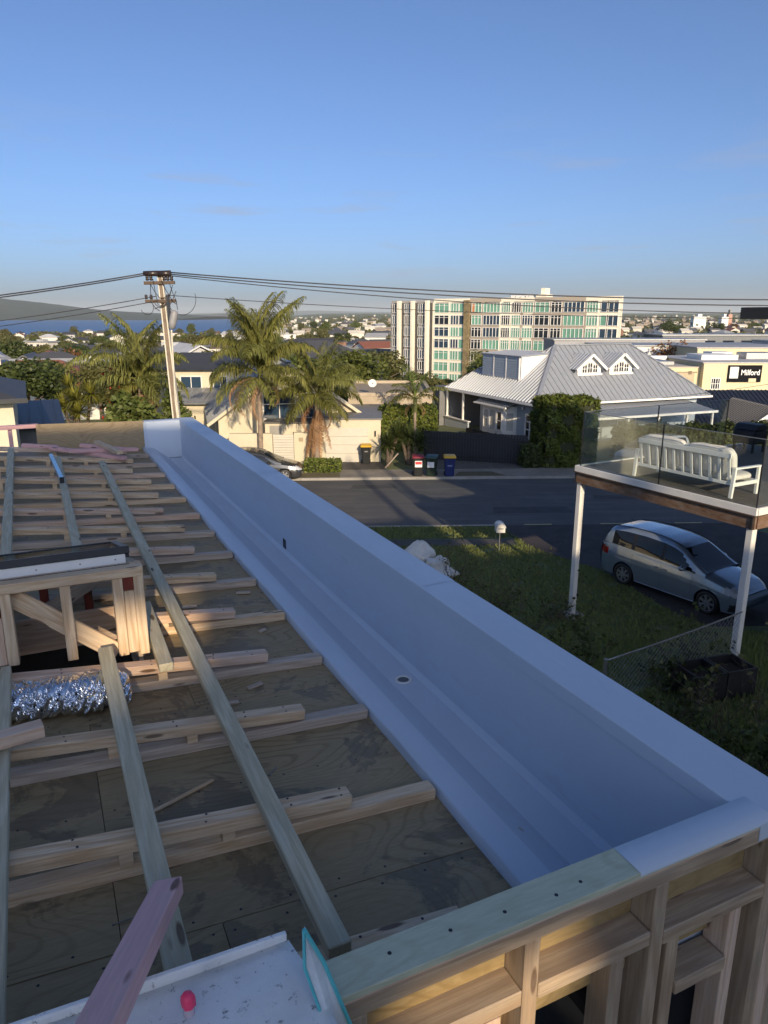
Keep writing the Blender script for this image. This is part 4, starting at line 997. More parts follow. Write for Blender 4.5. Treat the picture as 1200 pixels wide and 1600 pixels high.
MB().box(-15.6, -10.0, 47.5, 50.3, -.3, 2.35).build('lower_wall', cream, ch)
# boundary wall and gate in front
fwall = thing('boundary_wall', 'low cream boundary wall with pale slatted gate behind the grey car', 'wall', (-6.3, 38.9, 0))
MB().box(-8.4, -6.05, 38.85, 39.1, -.1, 1.72).build('wall_panel', cream, fwall); MB().box(-4.88, -4.1, 38.85, 39.1, -.1, 1.78).build('wall_panel', cream, fwall)
gt = MB().box(-6.04, -4.89, 38.93, 38.98, .06, .10).build('gate', whitew, fwall)
for k in range(11): MB().box(-6.02, -4.91, 38.92, 38.97, .11 + k * .142, .11 + k * .142 + .128).build('gate_slat', gdm, gt)
MB().box(-4.62, -4.38, 38.83, 38.85, 1.3, 1.52).build('number_plate', M_plain('tan_plate', (0.35, 0.28, 0.18), .5), fwall)
# flat-roofed tan building behind, with satellite dish
tb = thing('flat_roof_building', 'low tan building with flat roof behind the garage', 'building', (.5, 47, 0))
tan = M_plain('tan_render', (0.42, 0.35, 0.26), .85, var=.1)
MB().box(-2.3, 3.1, 46.8, 56, -.3, 2.9).build('wall', tan, tb)
MB().box(-2.1, 2.9, 47.0, 55.8, 2.9, 2.92).build('roof', M_plain('gravel_roof', (0.34, 0.28, 0.20), .9, var=.2, ns=2), tb)
for (a, b_, c_, d_) in ((-2.35, 3.15, 46.75, 47.0), (-2.35, 3.15, 55.8, 56.05), (-2.35, -2.1, 47.0, 55.8), (2.9, 3.15, 47.0, 55.8)): MB().box(a, b_, c_, d_, 2.9, 3.12).build('parapet', tan, tb)
MB().box(4.2, 9.0, 55, 60, -.5, 2.4).build('grey_annex', M_plain('grey_shed_roof', (0.16, 0.165, 0.17), .7, var=.1), tb)
dish = thing('satellite_dish', 'small white satellite dish on the flat tan roof', 'satellite dish', (-.75, 48, 3.1))
MB().tube([(-.75, 48, 3.0), (-.75, 48, 3.45), (-.75, 47.9, 3.55)], .025, 6).build('mast', MT['galv'], dish)
Md = Matrix.Translation((-.75, 47.85, 3.6)) @ Matrix.Rotation(1.15, 4, 'X')
MB().lathe([(.27, .08), (.20, .04), (.10, .010), (0, 0), (.10, .018), (.20, .048), (.27, .088)], 20, Md).build('reflector', whitew, dish, smooth=True)

# ------------------------------------------------------------------ villa with pale steel roof
FV = Frame((9.22, 43.95, 0), math.radians(23.0))
vl = thing('villa', 'pale blue villa with large steel hip roof, dormers and bay window', 'house', (6, 5, -.8), FV)
vwall = M_plain('pale_blue_weatherboard', (0.36, 0.41, 0.46), .6, var=.05)
E0 = 2.7; RX, RY = 14.05, 11.9; P1 = (4.13, 4.13, 5.97); P2 = (10.4, 4.13, 5.97)
roof_plane(vl, 'roof_plane', [(0, 0, E0), (RX, 0, E0), P2, P1], (0, 1), blue_roof, .42, .06, .03)
RB = 8.26; XV = 1.9; ZV = E0 + XV * 3.27 / 4.13
roof_plane(vl, 'roof_plane', [(0, RY, E0), (0, 0, E0), P1, (XV, RB - XV, ZV), (XV, RY - XV, ZV)], (0, 1), blue_roof, .34, .075, .04)
roof_plane(vl, 'roof_plane', [(RX, 0, E0), (RX, RB, E0), P2], (0, 1), blue_roof, .30, .035, .022)
roof_plane(vl, 'roof_plane', [(RX, RB, E0), (0, RB, E0 - .01), P1, P2], (0, 1), blue_roof, .30, .035, .022)
roof_plane(vl, 'verandah_roof', [(6, RY, E0), (0, RY, E0), (XV, RY - XV, ZV), (6, RY - XV, ZV)], (0, 1), blue_roof, .30, .035, .022)
MB().box(XV + .01, 6, RB - XV - .4, RY - XV, ZV - .3, ZV - .02).build('flat_roof', blue_roof, vl)
for a, b_ in (((0, 0, E0 + .03), (P1[0], P1[1], P1[2] + .04)), ((RX, 0, E0 + .03), (P2[0], P2[1], P2[2] + .04)), ((0, RY, E0 + .03), (XV, RY - XV, ZV + .04)), ((XV, RY - XV, ZV + .03), (XV, RB - XV, ZV + .03)), ((XV, RB - XV, ZV + .03), (P1[0], P1[1], P1[2] + .04)), ((P1[0], P1[1], P1[2] + .045), (P2[0], P2[1], P2[2] + .045))):
    bar(vl, 'ridge_cap', a, b_, .26, blue_roof, .05)
for a, b_ in (((-.08, -.08, E0 - .08), (RX + .08, -.08, E0 - .08)), ((-.08, -.08, E0 - .08), (-.08, RY + .08, E0 - .08)), ((RX + .08, -.08, E0 - .08), (RX + .08, RY, E0 - .08))):
    bar(vl, 'gutter', a, b_, .12, whitew, .12)
MB().box(.05, RX - .05, .05, RB, E0 - .16, E0 - .10).build('soffit', whitew, vl); MB().box(.05, 5.9, RB + .01, RY - .05, E0 - .16, E0 - .10).build('soffit', whitew, vl)
def boards(name, x0, x1, y0, y1, z0, z1, mat, step=.18):
    """weatherboard wall as a box with lapped boards as its own geometry"""
    mb = MB(); z = z0
    while z < z1 - .01:
        zz = min(z1, z + step); e = .02
        mb.add([(x0 - e, y0 - e, z), (x1 + e, y0 - e, z), (x1 + e, y1 + e, z), (x0 - e, y1 + e, z), (x0, y0, zz), (x1, y0, zz), (x1, y1, zz), (x0, y1, zz)],
               [(0, 1, 5, 4), (1, 2, 6, 5), (2, 3, 7, 6), (3, 0, 4, 7), (0, 3, 2, 1), (4, 5, 6, 7)]); z = zz
    return mb.build(name, mat, vl)
boards('wall', .85, RX - .6, .6, 8.0, -1.5, E0 - .16, vwall)
boards('wall', 4.2, 5.8, 8.65, RY - .5, -1.5, E0 - .16, vwall)
# bay window on the left side
bay = [(.83, 7.4), (.25, 6.7), (.25, 4.0), (.83, 3.3)]
MB().prism([(x, y, -.2) for x, y in bay], (0, 0, 2.35)).build('bay_wall', whitew, vl)
roof_plane(vl, 'bay_roof', [(-.02, 7.3, 2.12), (-.02, 3.4, 2.12), (.83, 3.2, 2.55), (.83, 7.5, 2.55)], (0, 1), blue_roof, .22, .04, .02)
bar(vl, 'bay_gutter', (-.05, 7.4, 2.08), (-.05, 3.3, 2.08), .1, whitew, .1)
window(vl, WM(.248, 6.15, .45, -PI / 2), .75, 1.35, curtain, 1, 2, .09, .06); window(vl, WM(.248, 5.3, .35, -PI / 2), .85, 1.5, curtain, 1, 1, .09, .06); window(vl, WM(.248, 4.48, .45, -PI / 2), .7, 1.35, glassd, 1, 2, .09, .06)
ab = math.atan2(3.3 - 4.0, .83 - .25)
window(vl, WM((.25 + .83) / 2 - .002, 3.65, .45, ab), .66, 1.35, curtain, 1, 1, .09, .06)
# French doors and their steps
window(vl, WM(.828, 1.75, -.15, -PI / 2), 1.1, 2.0, glassd, 2, 4, .12, .06, name='french_door')
MB().lathe([(.0, .12), (.10, .08), (.14, 0), (.0, 0)], 12, Matrix.Translation((.80, 2.6, 2.15)) @ Matrix.Rotation(-PI / 2, 4, 'Y')).build('wall_lamp', whitew, vl, smooth=True)
# verandah at the back left
for y in (9.25, 11.7): bar(vl, 'verandah_post', (.12, y, -.5), (.12, y, E0 - .16), .13, whitew)
MB().box(.0, 4.2, 8.7, 11.9, -.75, -.6).build('verandah_floor', M_plain('verandah_boards', (0.18, 0.16, 0.14), .8), vl)
boards('balustrade', .02, .10, 8.3, 11.85, -1.4, .55, vwall); MB().box(-.05, .18, 8.2, 11.95, .55, .61).build('handrail', whitew, vl)
boards('balustrade', .12, 3.9, 11.8, 11.88, -1.4, .55, vwall); MB().box(.18, 4.0, 11.75, 11.95, .55, .61).build('handrail', whitew, vl)
# front dormers
SL = 3.27 / 4.13
def dormer(xc, w=1.85, yf=1.85):
    zb = E0 + SL * yf; he = .62; ha = 1.36
    fr_ = [(xc - w / 2, yf, zb), (xc + w / 2, yf, zb), (xc + w / 2, yf, zb + he), (xc, yf, zb + ha - .1), (xc - w / 2, yf, zb + he)]
    d = MB().prism(fr_, (0, 2.4, 0)).build('dormer', whitew, vl)
    e = .28; zr = zb + ha; ze = zb + ha - (w / 2 + e) * (ha - he) / (w / 2)
    yb = min(4.1, (zr - E0) / SL); yeb = (ze - E0) / SL + .05
    for s in (-1, 1):
        roof_plane(d, 'dormer_roof', [(xc + s * (w / 2 + e), yf - .3, ze), (xc + s * (w / 2 + e), yeb, ze), (xc, yb, zr), (xc, yf - .3, zr)], (0, 1), blue_roof, .30, .035, .022)
        beam('barge_board', (xc + s * (w / 2 + e), yf - .32, ze - .06), (xc, yf - .32, zr - .06), .04, .16, whitew, d)
    wd = MB(); n = 9
    for k in range(3):
        x0 = xc - .60 + k * .42; x1 = x0 + .36; top = [.50, .62, .50][k]
        wd.boxM(Matrix.Identity(4), x0, x1, yf - .03, yf + .01, zb + .16, zb + .18 + top)
    wd.build('dormer_window', glassd, d)
    fm = MB()
    for k in range(3):
        x0 = xc - .60 + k * .42; top = [.50, .62, .50][k]
        for q in range(3): fm.box(x0 + q * .18 - .02, x0 + q * .18 + .02, yf - .06, yf - .02, zb + .14, zb + .2 + top)
        for q in range(3): fm.box(x0 - .03, x0 + .39, yf - .055, yf - .025, zb + .13 + q * (top / 2), zb + .165 + q * (top / 2))
    fm.build('glazing_bars', whitew, d)
    MB().box(xc - w / 2 - .05, xc + w / 2 + .05, yf - .1, yf, zb - .02, zb + .08).build('sill', whitew, d)
dormer(5.25); dormer(7.8)
# louvred dormer on the left slope
xf = 1.35; zb = E0 + SL * xf; yt0, yt1 = 3.85, 8.75
dl = MB().prism([(xf, yt0, zb), (xf, yt0, zb + 1.55), (xf + 2.4, yt0, zb + 1.7)], (0, yt1 - yt0, 0)).build('louvre_dormer', whitew, vl)
roof_plane(dl, 'dormer_roof', [(xf - .12, yt1 + .1, zb + 1.58), (xf - .12, yt0 - .1, zb + 1.58), (xf + 2.5, yt0 - .1, zb + 1.76), (xf + 2.5, yt1 + .1, zb + 1.76)], (0, 1), blue_roof, .4, .02)
for k in range(3):
    y0 = yt0 + .2 + k * 1.58
    lp = MB()
    for q in range(9): lp.prism([(xf - .06, y0 + .05, zb + .1 + q * .16), (xf - .01, y0 + .05, zb + .1 + q * .16), (xf - .01, y0 + .05, zb + .25 + q * .16), (xf - .03, y0 + .05, zb + .25 + q * .16)], (0, 1.42, 0))
    lp.build('louvre_panel', vwall, dl)
    MB().box(xf - .07, xf - .002, y0 - .06, y0 + .05, zb, zb + 1.5).build('mullion', whitew, dl)
# lean-to verandah roof at the front right, its posts and screen
roof_plane(vl, 'lean_to_roof', [(2.6, -2.3, 2.02), (12.2, -2.3, 2.02), (12.2, .55, 2.48), (2.6, .55, 2.48)], (0, 1), blue_roof, .30, .03, .02)
bar(vl, 'gutter', (2.5, -2.36, 1.96), (12.3, -2.36, 1.96), .12, whitew, .14)
for x in (2.75, 5.2, 7.6, 9.9, 12.05): bar(vl, 'verandah_post', (x, -2.2, -1), (x, -2.2, 1.95), .12, whitew)
window(vl, WM(4.0, .578, .1), 1.2, 1.8, glassd, 2, 3, .1); window(vl, WM(7.5, .578, .1), 1.6, 1.8, glassd, 2, 3, .1)
# aerial cable into the villa eave
# black paling fence along the street and up the villa's side
def paling_fence(label, pts, z0, z1, step=.16):
    a, b_ = Vector(pts[0]), Vector(pts[1]); d = b_ - a; L_ = d.length; rz = math.atan2(d.y, d.x); F = Frame((a.x, a.y, 0), rz)
    t = thing('paling_fence', label, 'fence', (0, 0, z0(0)), F); n = int(L_ / step); me = None
    for k in range(n):
        x = k * step; h0, h1 = z0(x / L_), z1(x / L_) + rng.uniform(-.012, .012)
        MB().box(x, x + step - .008, -.012 + rng.uniform(-.004, .004), .012, h0, h1).build('paling', MT['black_paint'], t, fix=False)
    for f in (.2, .8):
        mb = MB()
        for k in range(int(L_ / 2.4) + 1): pass
        za = z0(0) + (z1(0) - z0(0)) * f; zb_ = z0(1) + (z1(1) - z0(1)) * f
        beam('rail', (0, -.04, za), (L_, -.04, zb_), .045, .08, MT['black_paint'], t)
    for k in range(int(L_ / 2.0) + 1): MB().box(k * 2.0 - .05, k * 2.0 + .05, .013, .11, z0(k * 2 / L_) - .1, z1(min(1, k * 2 / L_)) + .03).build('post', MT['black_paint'], t)
    return t
paling_fence('black paling fence along the footpath below the villa', [(2.3, 40.6), (7.9, 38.9)], lambda f: -.05, lambda f: 1.62)
paling_fence('black paling fence running up beside the villa wall below the bay window', [(9.1, 41.2), (5.6, 49.6)], lambda f: -.3, lambda f: .72 - .25 * f)

# ------------------------------------------------------------------ other near buildings
FLH = Frame((-11.25, 22.0, 0), .45)
lh = thing('left_house', 'cream house with dark roof at the far left beyond the roof', 'house', (-6, 3, 0), FLH)
MB().box(-13, 0, 0, 6.5, -.2, 5.45).build('wall', cream, lh)
mb = MB().add([(-13.5, -.5, 5.42), (.4, -.5, 5.42), (.4, 7, 5.42), (-13.5, 7, 5.42), (-10, 3.2, 6.6), (-3.2, 3.2, 6.6)], [(0, 1, 5, 4), (1, 2, 5), (2, 3, 4, 5), (3, 0, 4), (3, 2, 1, 0)]); mb.build('roof', dark_roof, lh)
MB().box(-13.5, .43, -.55, -.5, 5.36, 5.50).build('gutter', MT['dark_metal'], lh)
window(lh, WM(-2.0, -.002, 3.2), 1.4, 1.35, glassd, 2, 1, .07)
FSH = Frame((-11.9, 26.2, 0), .45)
sh = thing('dark_roof_annex', 'low building with navy metal roof behind the cream left house', 'building', (-4, 2, 0), FSH)
MB().box(-9, 0, 0.1, 4.4, -.2, 3.9).build('wall', M_plain('grey_wall', (0.16, 0.155, 0.15), .8), sh)
roof_plane(sh, 'roof', [(-9.2, -.2, 4.0), (.3, -.2, 4.0), (.3, 4.6, 4.5), (-9.2, 4.6, 4.5)], (0, 1), navy_roof, .45, .03)
nb = thing('navy_roof_house', 'house with navy tiled roof and white barge boards below the shopping centre', 'house', (32, 57, -3))
MB().box(24.5, 42, 55, 64, -4, -.4).build('wall', M_plain('dark_wall', (0.09, 0.09, 0.10), .8), nb)
roof_plane(nb, 'roof_plane', [(23.5, 54.2, -.45), (43, 54.2, -.45), (43, 60.0, 2.0), (23.5, 60.0, 2.0)], (0, 1), navy_roof, .35, .05, .03); roof_plane(nb, 'roof_plane', [(23.5, 65.8, -.45), (43, 65.8, -.45), (43, 60.0, 2.0), (23.5, 60.0, 2.0)], (0, 1), navy_roof, .35, .05, .03)
for s in (-1, 1):
    roof_plane(nb, 'gable_roof', [(28.0 + s * 3.6, 51.5, -1.0), (28.0 + s * 3.6, 58.5, -1.0), (28.0, 58.5, 1.55), (28.0, 51.5, 1.55)], (0, 1), navy_roof, .35, .05, .03)
    beam('barge_board', (28.0 + s * 3.7, 51.42, -1.2), (28.0, 51.42, 1.45), .05, .28, whitew, nb)
MB().prism([(24.8, 51.8, -4), (31.2, 51.8, -4), (31.2, 51.8, -1), (28, 51.8, 1.2), (24.8, 51.8, -1)], (0, 4, 0)).build('gable_wall', M_plain('dark_gable', (0.05, 0.052, 0.06), .8), nb)

# shopping centre
ml = thing('shopping_centre', 'cream shopping centre building with black sign right of the villa roof', 'building', (45, 95, -8))
mcream = M_plain('cream_mall_wall', (0.66, 0.57, 0.36), .8, var=.05, ns=.3)
MB().box(41.3, 78, 95, 112, -8, 2.0).build('wall', mcream, ml); MB().box(41.1, 78, 94.9, 112, 2.0, 2.14).build('parapet_cap', M_plain('grey_cap', (0.42, 0.42, 0.42), .6), ml)
MB().box(26, 41.28, 96, 112, -8, 1.35).build('wall', mcream, ml); MB().box(26, 41.28, 95.9, 112, 1.35, 1.5).build('parapet_cap', M_plain('cream_cap', (0.5, 0.45, 0.36), .6), ml)
MB().box(27, 40.9, 95.93, 95.99, .72, .86).build('cornice', M_plain('tan_cornice', (0.30, 0.23, 0.15), .7), ml)
MB().box(33, 40.6, 95.95, 96.0, -3.2, .7).build('wall_panel', M_plain('tan_panel', (0.46, 0.38, 0.26), .8), ml)
for k in range(5): MB().box(28.2 + k * 2.9, 28.6 + k * 2.9, 95.85, 95.98, .55, .95).build('bracket', M_plain('dark_bracket', (0.2, 0.14, 0.09), .7), ml)
window(ml, WM(43.0, 94.998, -1.35), 1.25, 1.5, glassd, 4, 2, .1, .06)
MB().box(41.2, 60, 94.6, 95, -2.05, -1.75).build('canopy_rail', whitew, ml)
for k in range(24): MB().box(41.4 + k * .8, 41.5 + k * .8, 94.62, 94.7, -2.7, -2.05).build('rail_post', M_plain('rail_grey', (0.4, 0.38, 0.35), .6) if k == 0 else bpy.data.materials['rail_grey'], ml)
for k, (x, y, w, d, h, mm) in enumerate(((28, 99, 11, 12, .5, grey_roof), (43, 100, 5, 5, .7, whitew), (50, 102, 4, 3, .9, MT['galv']), (56, 99, 6, 4, .6, grey_roof), (30, 104, 2.5, 2, 1.1, whitew), (35, 103, 2, 2, .9, MT['galv']), (47, 106, 3, 3, .8, whitew), (38, 107, 3, 2, .8, whitew))):
    MB().box(x, x + w, y, y + d, 1.5 if x < 41 else 2.1, (1.5 if x < 41 else 2.1) + h).build('roof_unit', mm, ml, bevel=.05)
sg = thing('shop_sign', 'black sign with white lettering on the cream shopping centre wall', 'sign', (46.6, 94.9, .7))
MB().box(44.45, 48.75, 94.80, 94.99, -.38, 1.76).build('board', M_plain('black_sign', (0.012, 0.012, 0.015), .9, spec=.1), sg)
MB().box(44.62, 45.72, 94.74, 94.80, .1, 1.55).build('white_square', whitew, sg); MB().box(47.15, 48.1, 94.74, 94.80, -.36, .08).build('white_block', mcream, sg)
def text_part(s, size, M, mat, parent, ext=.02):
    cu = bpy.data.curves.new('lettering', 'FONT'); cu.body = s; cu.size = size; cu.extrude = ext; cu.offset = size * .012; cu.align_x = 'LEFT'
    to = bpy.data.objects.new('lettering_src', cu); col.objects.link(to)
    dg = bpy.context.evaluated_depsgraph_get(); me = bpy.data.meshes.new_from_object(to.evaluated_get(dg)); bpy.data.objects.remove(to)
    me.materials.clear(); me.materials.append(mat)
    root = parent
    return link('lettering', me, parent, Matrix.Translation(-BASES[root]) @ M)
text_part('Milford', .98, Matrix.Translation((46.05, 94.77, .52)) @ Matrix.Rotation(PI / 2, 4, 'X') @ Matrix.Scale(.86, 4, (1, 0, 0)), M_plain('white_letters', (0.85, 0.85, 0.85), .5, var=.02), sg)
m2 = thing('rear_shop_block', 'long low cream shop block behind the shopping centre', 'building', (62, 120, -8))
MB().box(50, 92, 118, 130, -8, 2.9).build('wall', mcream, m2); MB().box(49.8, 92, 117.9, 130, 2.9, 3.1).build('roof_edge', M_plain('grey_edge', (0.35, 0.35, 0.36), .6), m2)
MB().box(63.0, 70, 117.7, 118, .6, 3.0).build('green_sign', M_plain('green_sign', (0.03, 0.20, 0.08), .5), m2)
for k, (x, y, w, d, z, h, mm) in enumerate(((40, 133, 40, 14, -8, 4.6, whitew), (24, 114, 22, 12, -8, 2.3, grey_roof), (34, 148, 30, 10, -8, 5.2, M_plain('grey_block', (0.3, 0.3, 0.31), .7)), (72, 135, 26, 10, -8, 5.2, whitew), (60, 160, 24, 12, -8, 5.8, M_plain('slate_block', (0.16, 0.17, 0.18), .7)))):
    b2 = thing('commercial_block', ['long white flat-roofed shop behind the cream shop block', 'grey low roof directly behind the villa ridge', 'grey flat-roofed block left of the rust tree', 'white flat-roofed block at the right edge of the view', 'slate grey block behind the shops at right'][k], 'building', (x, y, z))
    MB().box(x, x + w, y, y + d, z, h - 2).build('wall', mm, b2); MB().box(x - .3, x + w + .3, y - .3, y + d, h - 2, h - 1.75).build('roof', grey_roof, b2)
    for q in range(int(w / 4)): MB().box(x + 1 + q * 4, x + 3.4 + q * 4, y - .05, y, h - 5.2, h - 3).build('window', glassd, b2)
for k in range(9):
    x = 27 + rng.uniform(0, 44); y = rng.uniform(117, 131)
for k, (u, v, Y, w) in enumerate(((1055, 562, 108, 2.2), (1096, 563, 108, 2.4), (1112, 564, 109, 2.0), (1150, 563, 112, 1.8), (1076, 557, 118, 2.2))):
    p = at(u, v, Y)
    o = thing('roof_vent', ['round white roof vent on the left part of the shop roof', 'domed white roof light left of the sign', 'domed white roof light nearest the sign', 'pale roof vent right of the domes', 'white roof vent farther back on the shop roof'][k], 'roof vent', (p.x, p.y, p.z - .8))
    MB().lathe([(w * .5, 0), (w * .5, .5), (w * .45, .8), (w * .25, 1.05), (0, 1.15)], 12, Matrix.Translation((p.x, p.y, p.z - .8))).build('dome', M_plain('vent_cream', (0.62, 0.58, 0.48), .6), o, smooth=True)

# ------------------------------------------------------------------ apartment block
PA = Vector((2.35, 211, 0)); PB = Vector((54.6, 173, 0)); dv = PB - PA; LA = dv.length; FA = Frame((PA.x, PA.y, 0), math.atan2(dv.y, dv.x))
ap = thing('apartment_block', 'seven storey cream and glass apartment block behind the villa', 'building', (LA / 2, 0, -10), FA)
def uq(u):                                                   # photo column to distance along the facade
    x = (u - 600) / 1130.0; f = 1.03; r = x / f
    return (r * PA.y - PA.x) / (dv.x - r * dv.y) * LA
concb = M_plain('cream_precast', (0.76, 0.71, 0.58), .8, var=.05, ns=.2); brown = M_plain('brown_cladding', (0.38, 0.33, 0.27), .7, var=.1); greyc = M_plain('grey_cladding', (0.30, 0.29, 0.28), .7)
stone = M_plain('stone_column', (0.22, 0.17, 0.09), .9, var=.5, ns=1.2, bs=.4, bscale=3)
MB().prism([(.2, .3, -10), (LA - .2, .3, -10), (LA - 16, 18, -10), (8, 18, -10)], (0, 0, 21.4)).build('core', M_plain('dark_core', (0.16, 0.145, 0.12), .8), ap)  # dark brown core set behind the facade
MB().prism([(.4, .6, 11.4), (LA - .4, .6, 11.4), (LA - 16.2, 17.8, 11.4), (8.2, 17.8, 11.4)], (0, 0, .2)).build('roof', greyc, ap)
ROWZ = [8.75 - 3.07 * k for k in range(7)]; RH = 2.42
sections = [(612.5, 677.5, greyc), (677.5, 733.5, concb), (733.5, 781.5, brown), (781.5, 833, concb), (833, 912.5, brown), (912.5, 968.5, concb)]
for a, b_, mm in sections:
    q0, q1 = uq(a), uq(b_); zt = 12.35 if mm != greyc else 12.0
    MB().box(q0, q1, -.12, .5, 11.35, zt).build('fascia', mm, ap)
    for k in range(7): MB().box(q0, q1, -.08, .32, ROWZ[k] - (3.07 - RH), ROWZ[k] if k else ROWZ[k]).build('spandrel', mm, ap)
for a, b_ in ((624, 627.6), (645, 648.5), (667.4, 671.2)): MB().box(uq(a), uq(b_), -1.3, .3, -10, 11.9).build('fin', concb, ap)
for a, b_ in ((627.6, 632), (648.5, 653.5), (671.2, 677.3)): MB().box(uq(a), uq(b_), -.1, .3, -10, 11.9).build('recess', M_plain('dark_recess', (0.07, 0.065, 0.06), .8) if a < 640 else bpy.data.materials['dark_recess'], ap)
MB().box(uq(725.5), uq(734), -.7, .3, -10, 11.9).build('stone_column', stone, ap)
for a, mm in ((677.6, concb), (702.2, concb), (753, brown), (781.5, concb), (797.5, concb), (814, brown), (833, brown), (858, brown), (877, brown), (912, brown), (933.5, concb), (966, concb), (612.6, greyc)):
    MB().box(uq(a) - .35, uq(a) + .45, -.14, .3, -10, 11.4).build('pier', mm, ap)
bays = [(614, 623.5, 3, 'b'), (632.5, 644.5, 4, 'b'), (654, 667, 4, 'b'), (679, 701.5, 3, 'm'), (704, 716.5, 3, 'g'), (717, 725, 1, 'g'), (736.5, 752, 3, 'm'), (754.5, 780.5, 5, 'g'), (782.8, 796.5, 4, 'm'), (798.5, 813, 4, 'm'), (815, 832, 4, 'm'), (834.5, 857, 3, 'd'), (859.5, 876, 3, 'd'), (879, 911, 5, 'g'), (914.5, 932.5, 4, 'm'), (936.5, 946.5, 1, 'g'), (948.5, 964.5, 2, 'g')]
apane = {}
def apt_glass(kind):
    x = rng.random()
    if kind == 'b': return glassb if x < .6 else glassd
    if kind == 'g': return glassg if x < .75 else glassb
    if kind == 'd': return glassd if x < .7 else glassg
    return glassd if x < .35 else glassg if x < .85 else glassb
wins = {}
for bi, (a, b_, nx, kind) in enumerate(bays):
    q0, q1 = uq(a), uq(b_); w = q1 - q0
    for k in range(7):
        key = bi
        if key not in wins:
            mb = MB(); fr_ = .10
            mb.box(-w / 2, w / 2, -.18, 0, 0, fr_).box(-w / 2, w / 2, -.18, 0, RH - fr_, RH).box(-w / 2, -w / 2 + fr_, -.18, 0, fr_, RH - fr_).box(w / 2 - fr_, w / 2, -.18, 0, fr_, RH - fr_)
            for i in range(1, nx): mb.box(-w / 2 + w * i / nx - .06, -w / 2 + w * i / nx + .06, -.17, 0, fr_, RH - fr_)
            mb.box(-w / 2 + fr_, w / 2 - fr_, -.14, 0, RH * .74, RH * .74 + .08) if kind in 'md' else None
            wins[key] = mb.mesh('window', whitew)
        wo = link('window', wins[key], ap, Matrix.Translation(Vector(((q0 + q1) / 2, -.12 if kind != 'b' else -.3, ROWZ[k])) - BASES[ap]))
        gl = apt_glass(kind); pk_ = (bi, gl.name)
        if pk_ not in apane: apane[pk_] = MB().box(-w / 2 + .1, w / 2 - .1, -.04, .2, .1, RH - .1).mesh('pane', gl)
        link('pane', apane[pk_], wo)
        if kind == 'm' and rng.random() < .10 and bi in (3, 6):
            bo = MB().box(-w / 2 + .15, -w / 2 + w / nx - .05, -.07, -.045, .2, RH - .2).build('orange_blind', M_plain('orange_blind', (0.5, 0.20, 0.08), .7), None)
            bo.parent = wo
MB().box(uq(829), uq(845), 2, 6, 11.6, 13.1).build('plant_room', concb, ap); MB().box(uq(834), uq(840), 3, 6, 13.1, 14.6).build('plant_room', concb, ap)
for a in (785, 792, 800, 808, 812): MB().box(uq(a), uq(a + 5), 4, 7, 11.6, 12.9 + rng.uniform(0, .4)).build('roof_unit', whitew, ap)
# ------------------------------------------------------------------ power pole and lines
pp = thing('power_pole', 'leaning concrete power pole with crossarm, insulators and tangled cables', 'power pole', (-7.28, 26.0, 0))
pb, ptop = Vector((-7.28, 26.0, -.2)), Vector((-7.66, 26.0, 9.25))
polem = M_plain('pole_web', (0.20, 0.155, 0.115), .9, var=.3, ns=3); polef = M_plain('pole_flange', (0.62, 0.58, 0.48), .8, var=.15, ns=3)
def pole_seg(off0, off1, w, d, name, mat):
    mb = MB(); vs = []
    for p, k, of in ((pb, 1.0, off0), (ptop, .55, off1)):
        for sx, sy in ((-1, -1), (1, -1), (1, 1), (-1, 1)): vs.append((p.x + of + sx * w * k / 2, p.y + sy * d * k / 2, p.z))
    mb.add(vs, [(0, 3, 2, 1), (4, 5, 6, 7), (0, 1, 5, 4), (1, 2, 6, 5), (2, 3, 7, 6), (3, 0, 4, 7)]); return mb.build(name, mat, pp)
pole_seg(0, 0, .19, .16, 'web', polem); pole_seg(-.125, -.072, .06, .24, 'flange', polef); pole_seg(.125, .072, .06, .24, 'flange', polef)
for z in (8.95, 8.35): beam('crossarm', (-8.2, 25.9, z), (-7.15, 25.9, z + .02), .09, .11, M_plain('crossarm_wood', (0.10, 0.07, 0.05), .9), pp)
ins = M_plain('brown_insulator', (0.03, 0.022, 0.02), .3)
def insul(x, y, z, s=1.0):
    MB().lathe([(.0, .2 * s), (.05 * s, .18 * s), (.07 * s, .12 * s), (.045 * s, .09 * s), (.075 * s, .05 * s), (.04 * s, .0), (0, 0)], 12, Matrix.Translation((x, y, z))).build('insulator', ins, pp, smooth=True)
for x in (-8.08, -7.95, -7.50, -7.38, -7.25): insul(x, 25.9, 9.03, .9)
for x in (-8.15, -7.98, -7.42): insul(x, 25.85, 8.42, .8)
for x, w, h in ((-7.93, .5, .20), (-7.47, .42, .22)): MB().tube([(x - w / 2, 25.88, 9.26), (x + w / 2, 25.88, 9.26)], [h * .42, h * .5], 10).build('cable_drum', ins, pp, smooth=True)
MB().lathe([(0, -.34), (.11, -.3), (.13, -.1), (.13, .22), (.10, .3), (.0, .32)], 14, Matrix.Translation((-7.28, 25.85, 7.75)) @ Matrix.Rotation(.25, 4, 'Y')).build('cable_joint', M_plain('grey_joint', (0.25, 0.25, 0.26), .5), pp, smooth=True)
MB().box(-7.45, -7.36, 25.80, 25.9, 7.7, 8.5).build('bracket', MT['dark_metal'], pp)
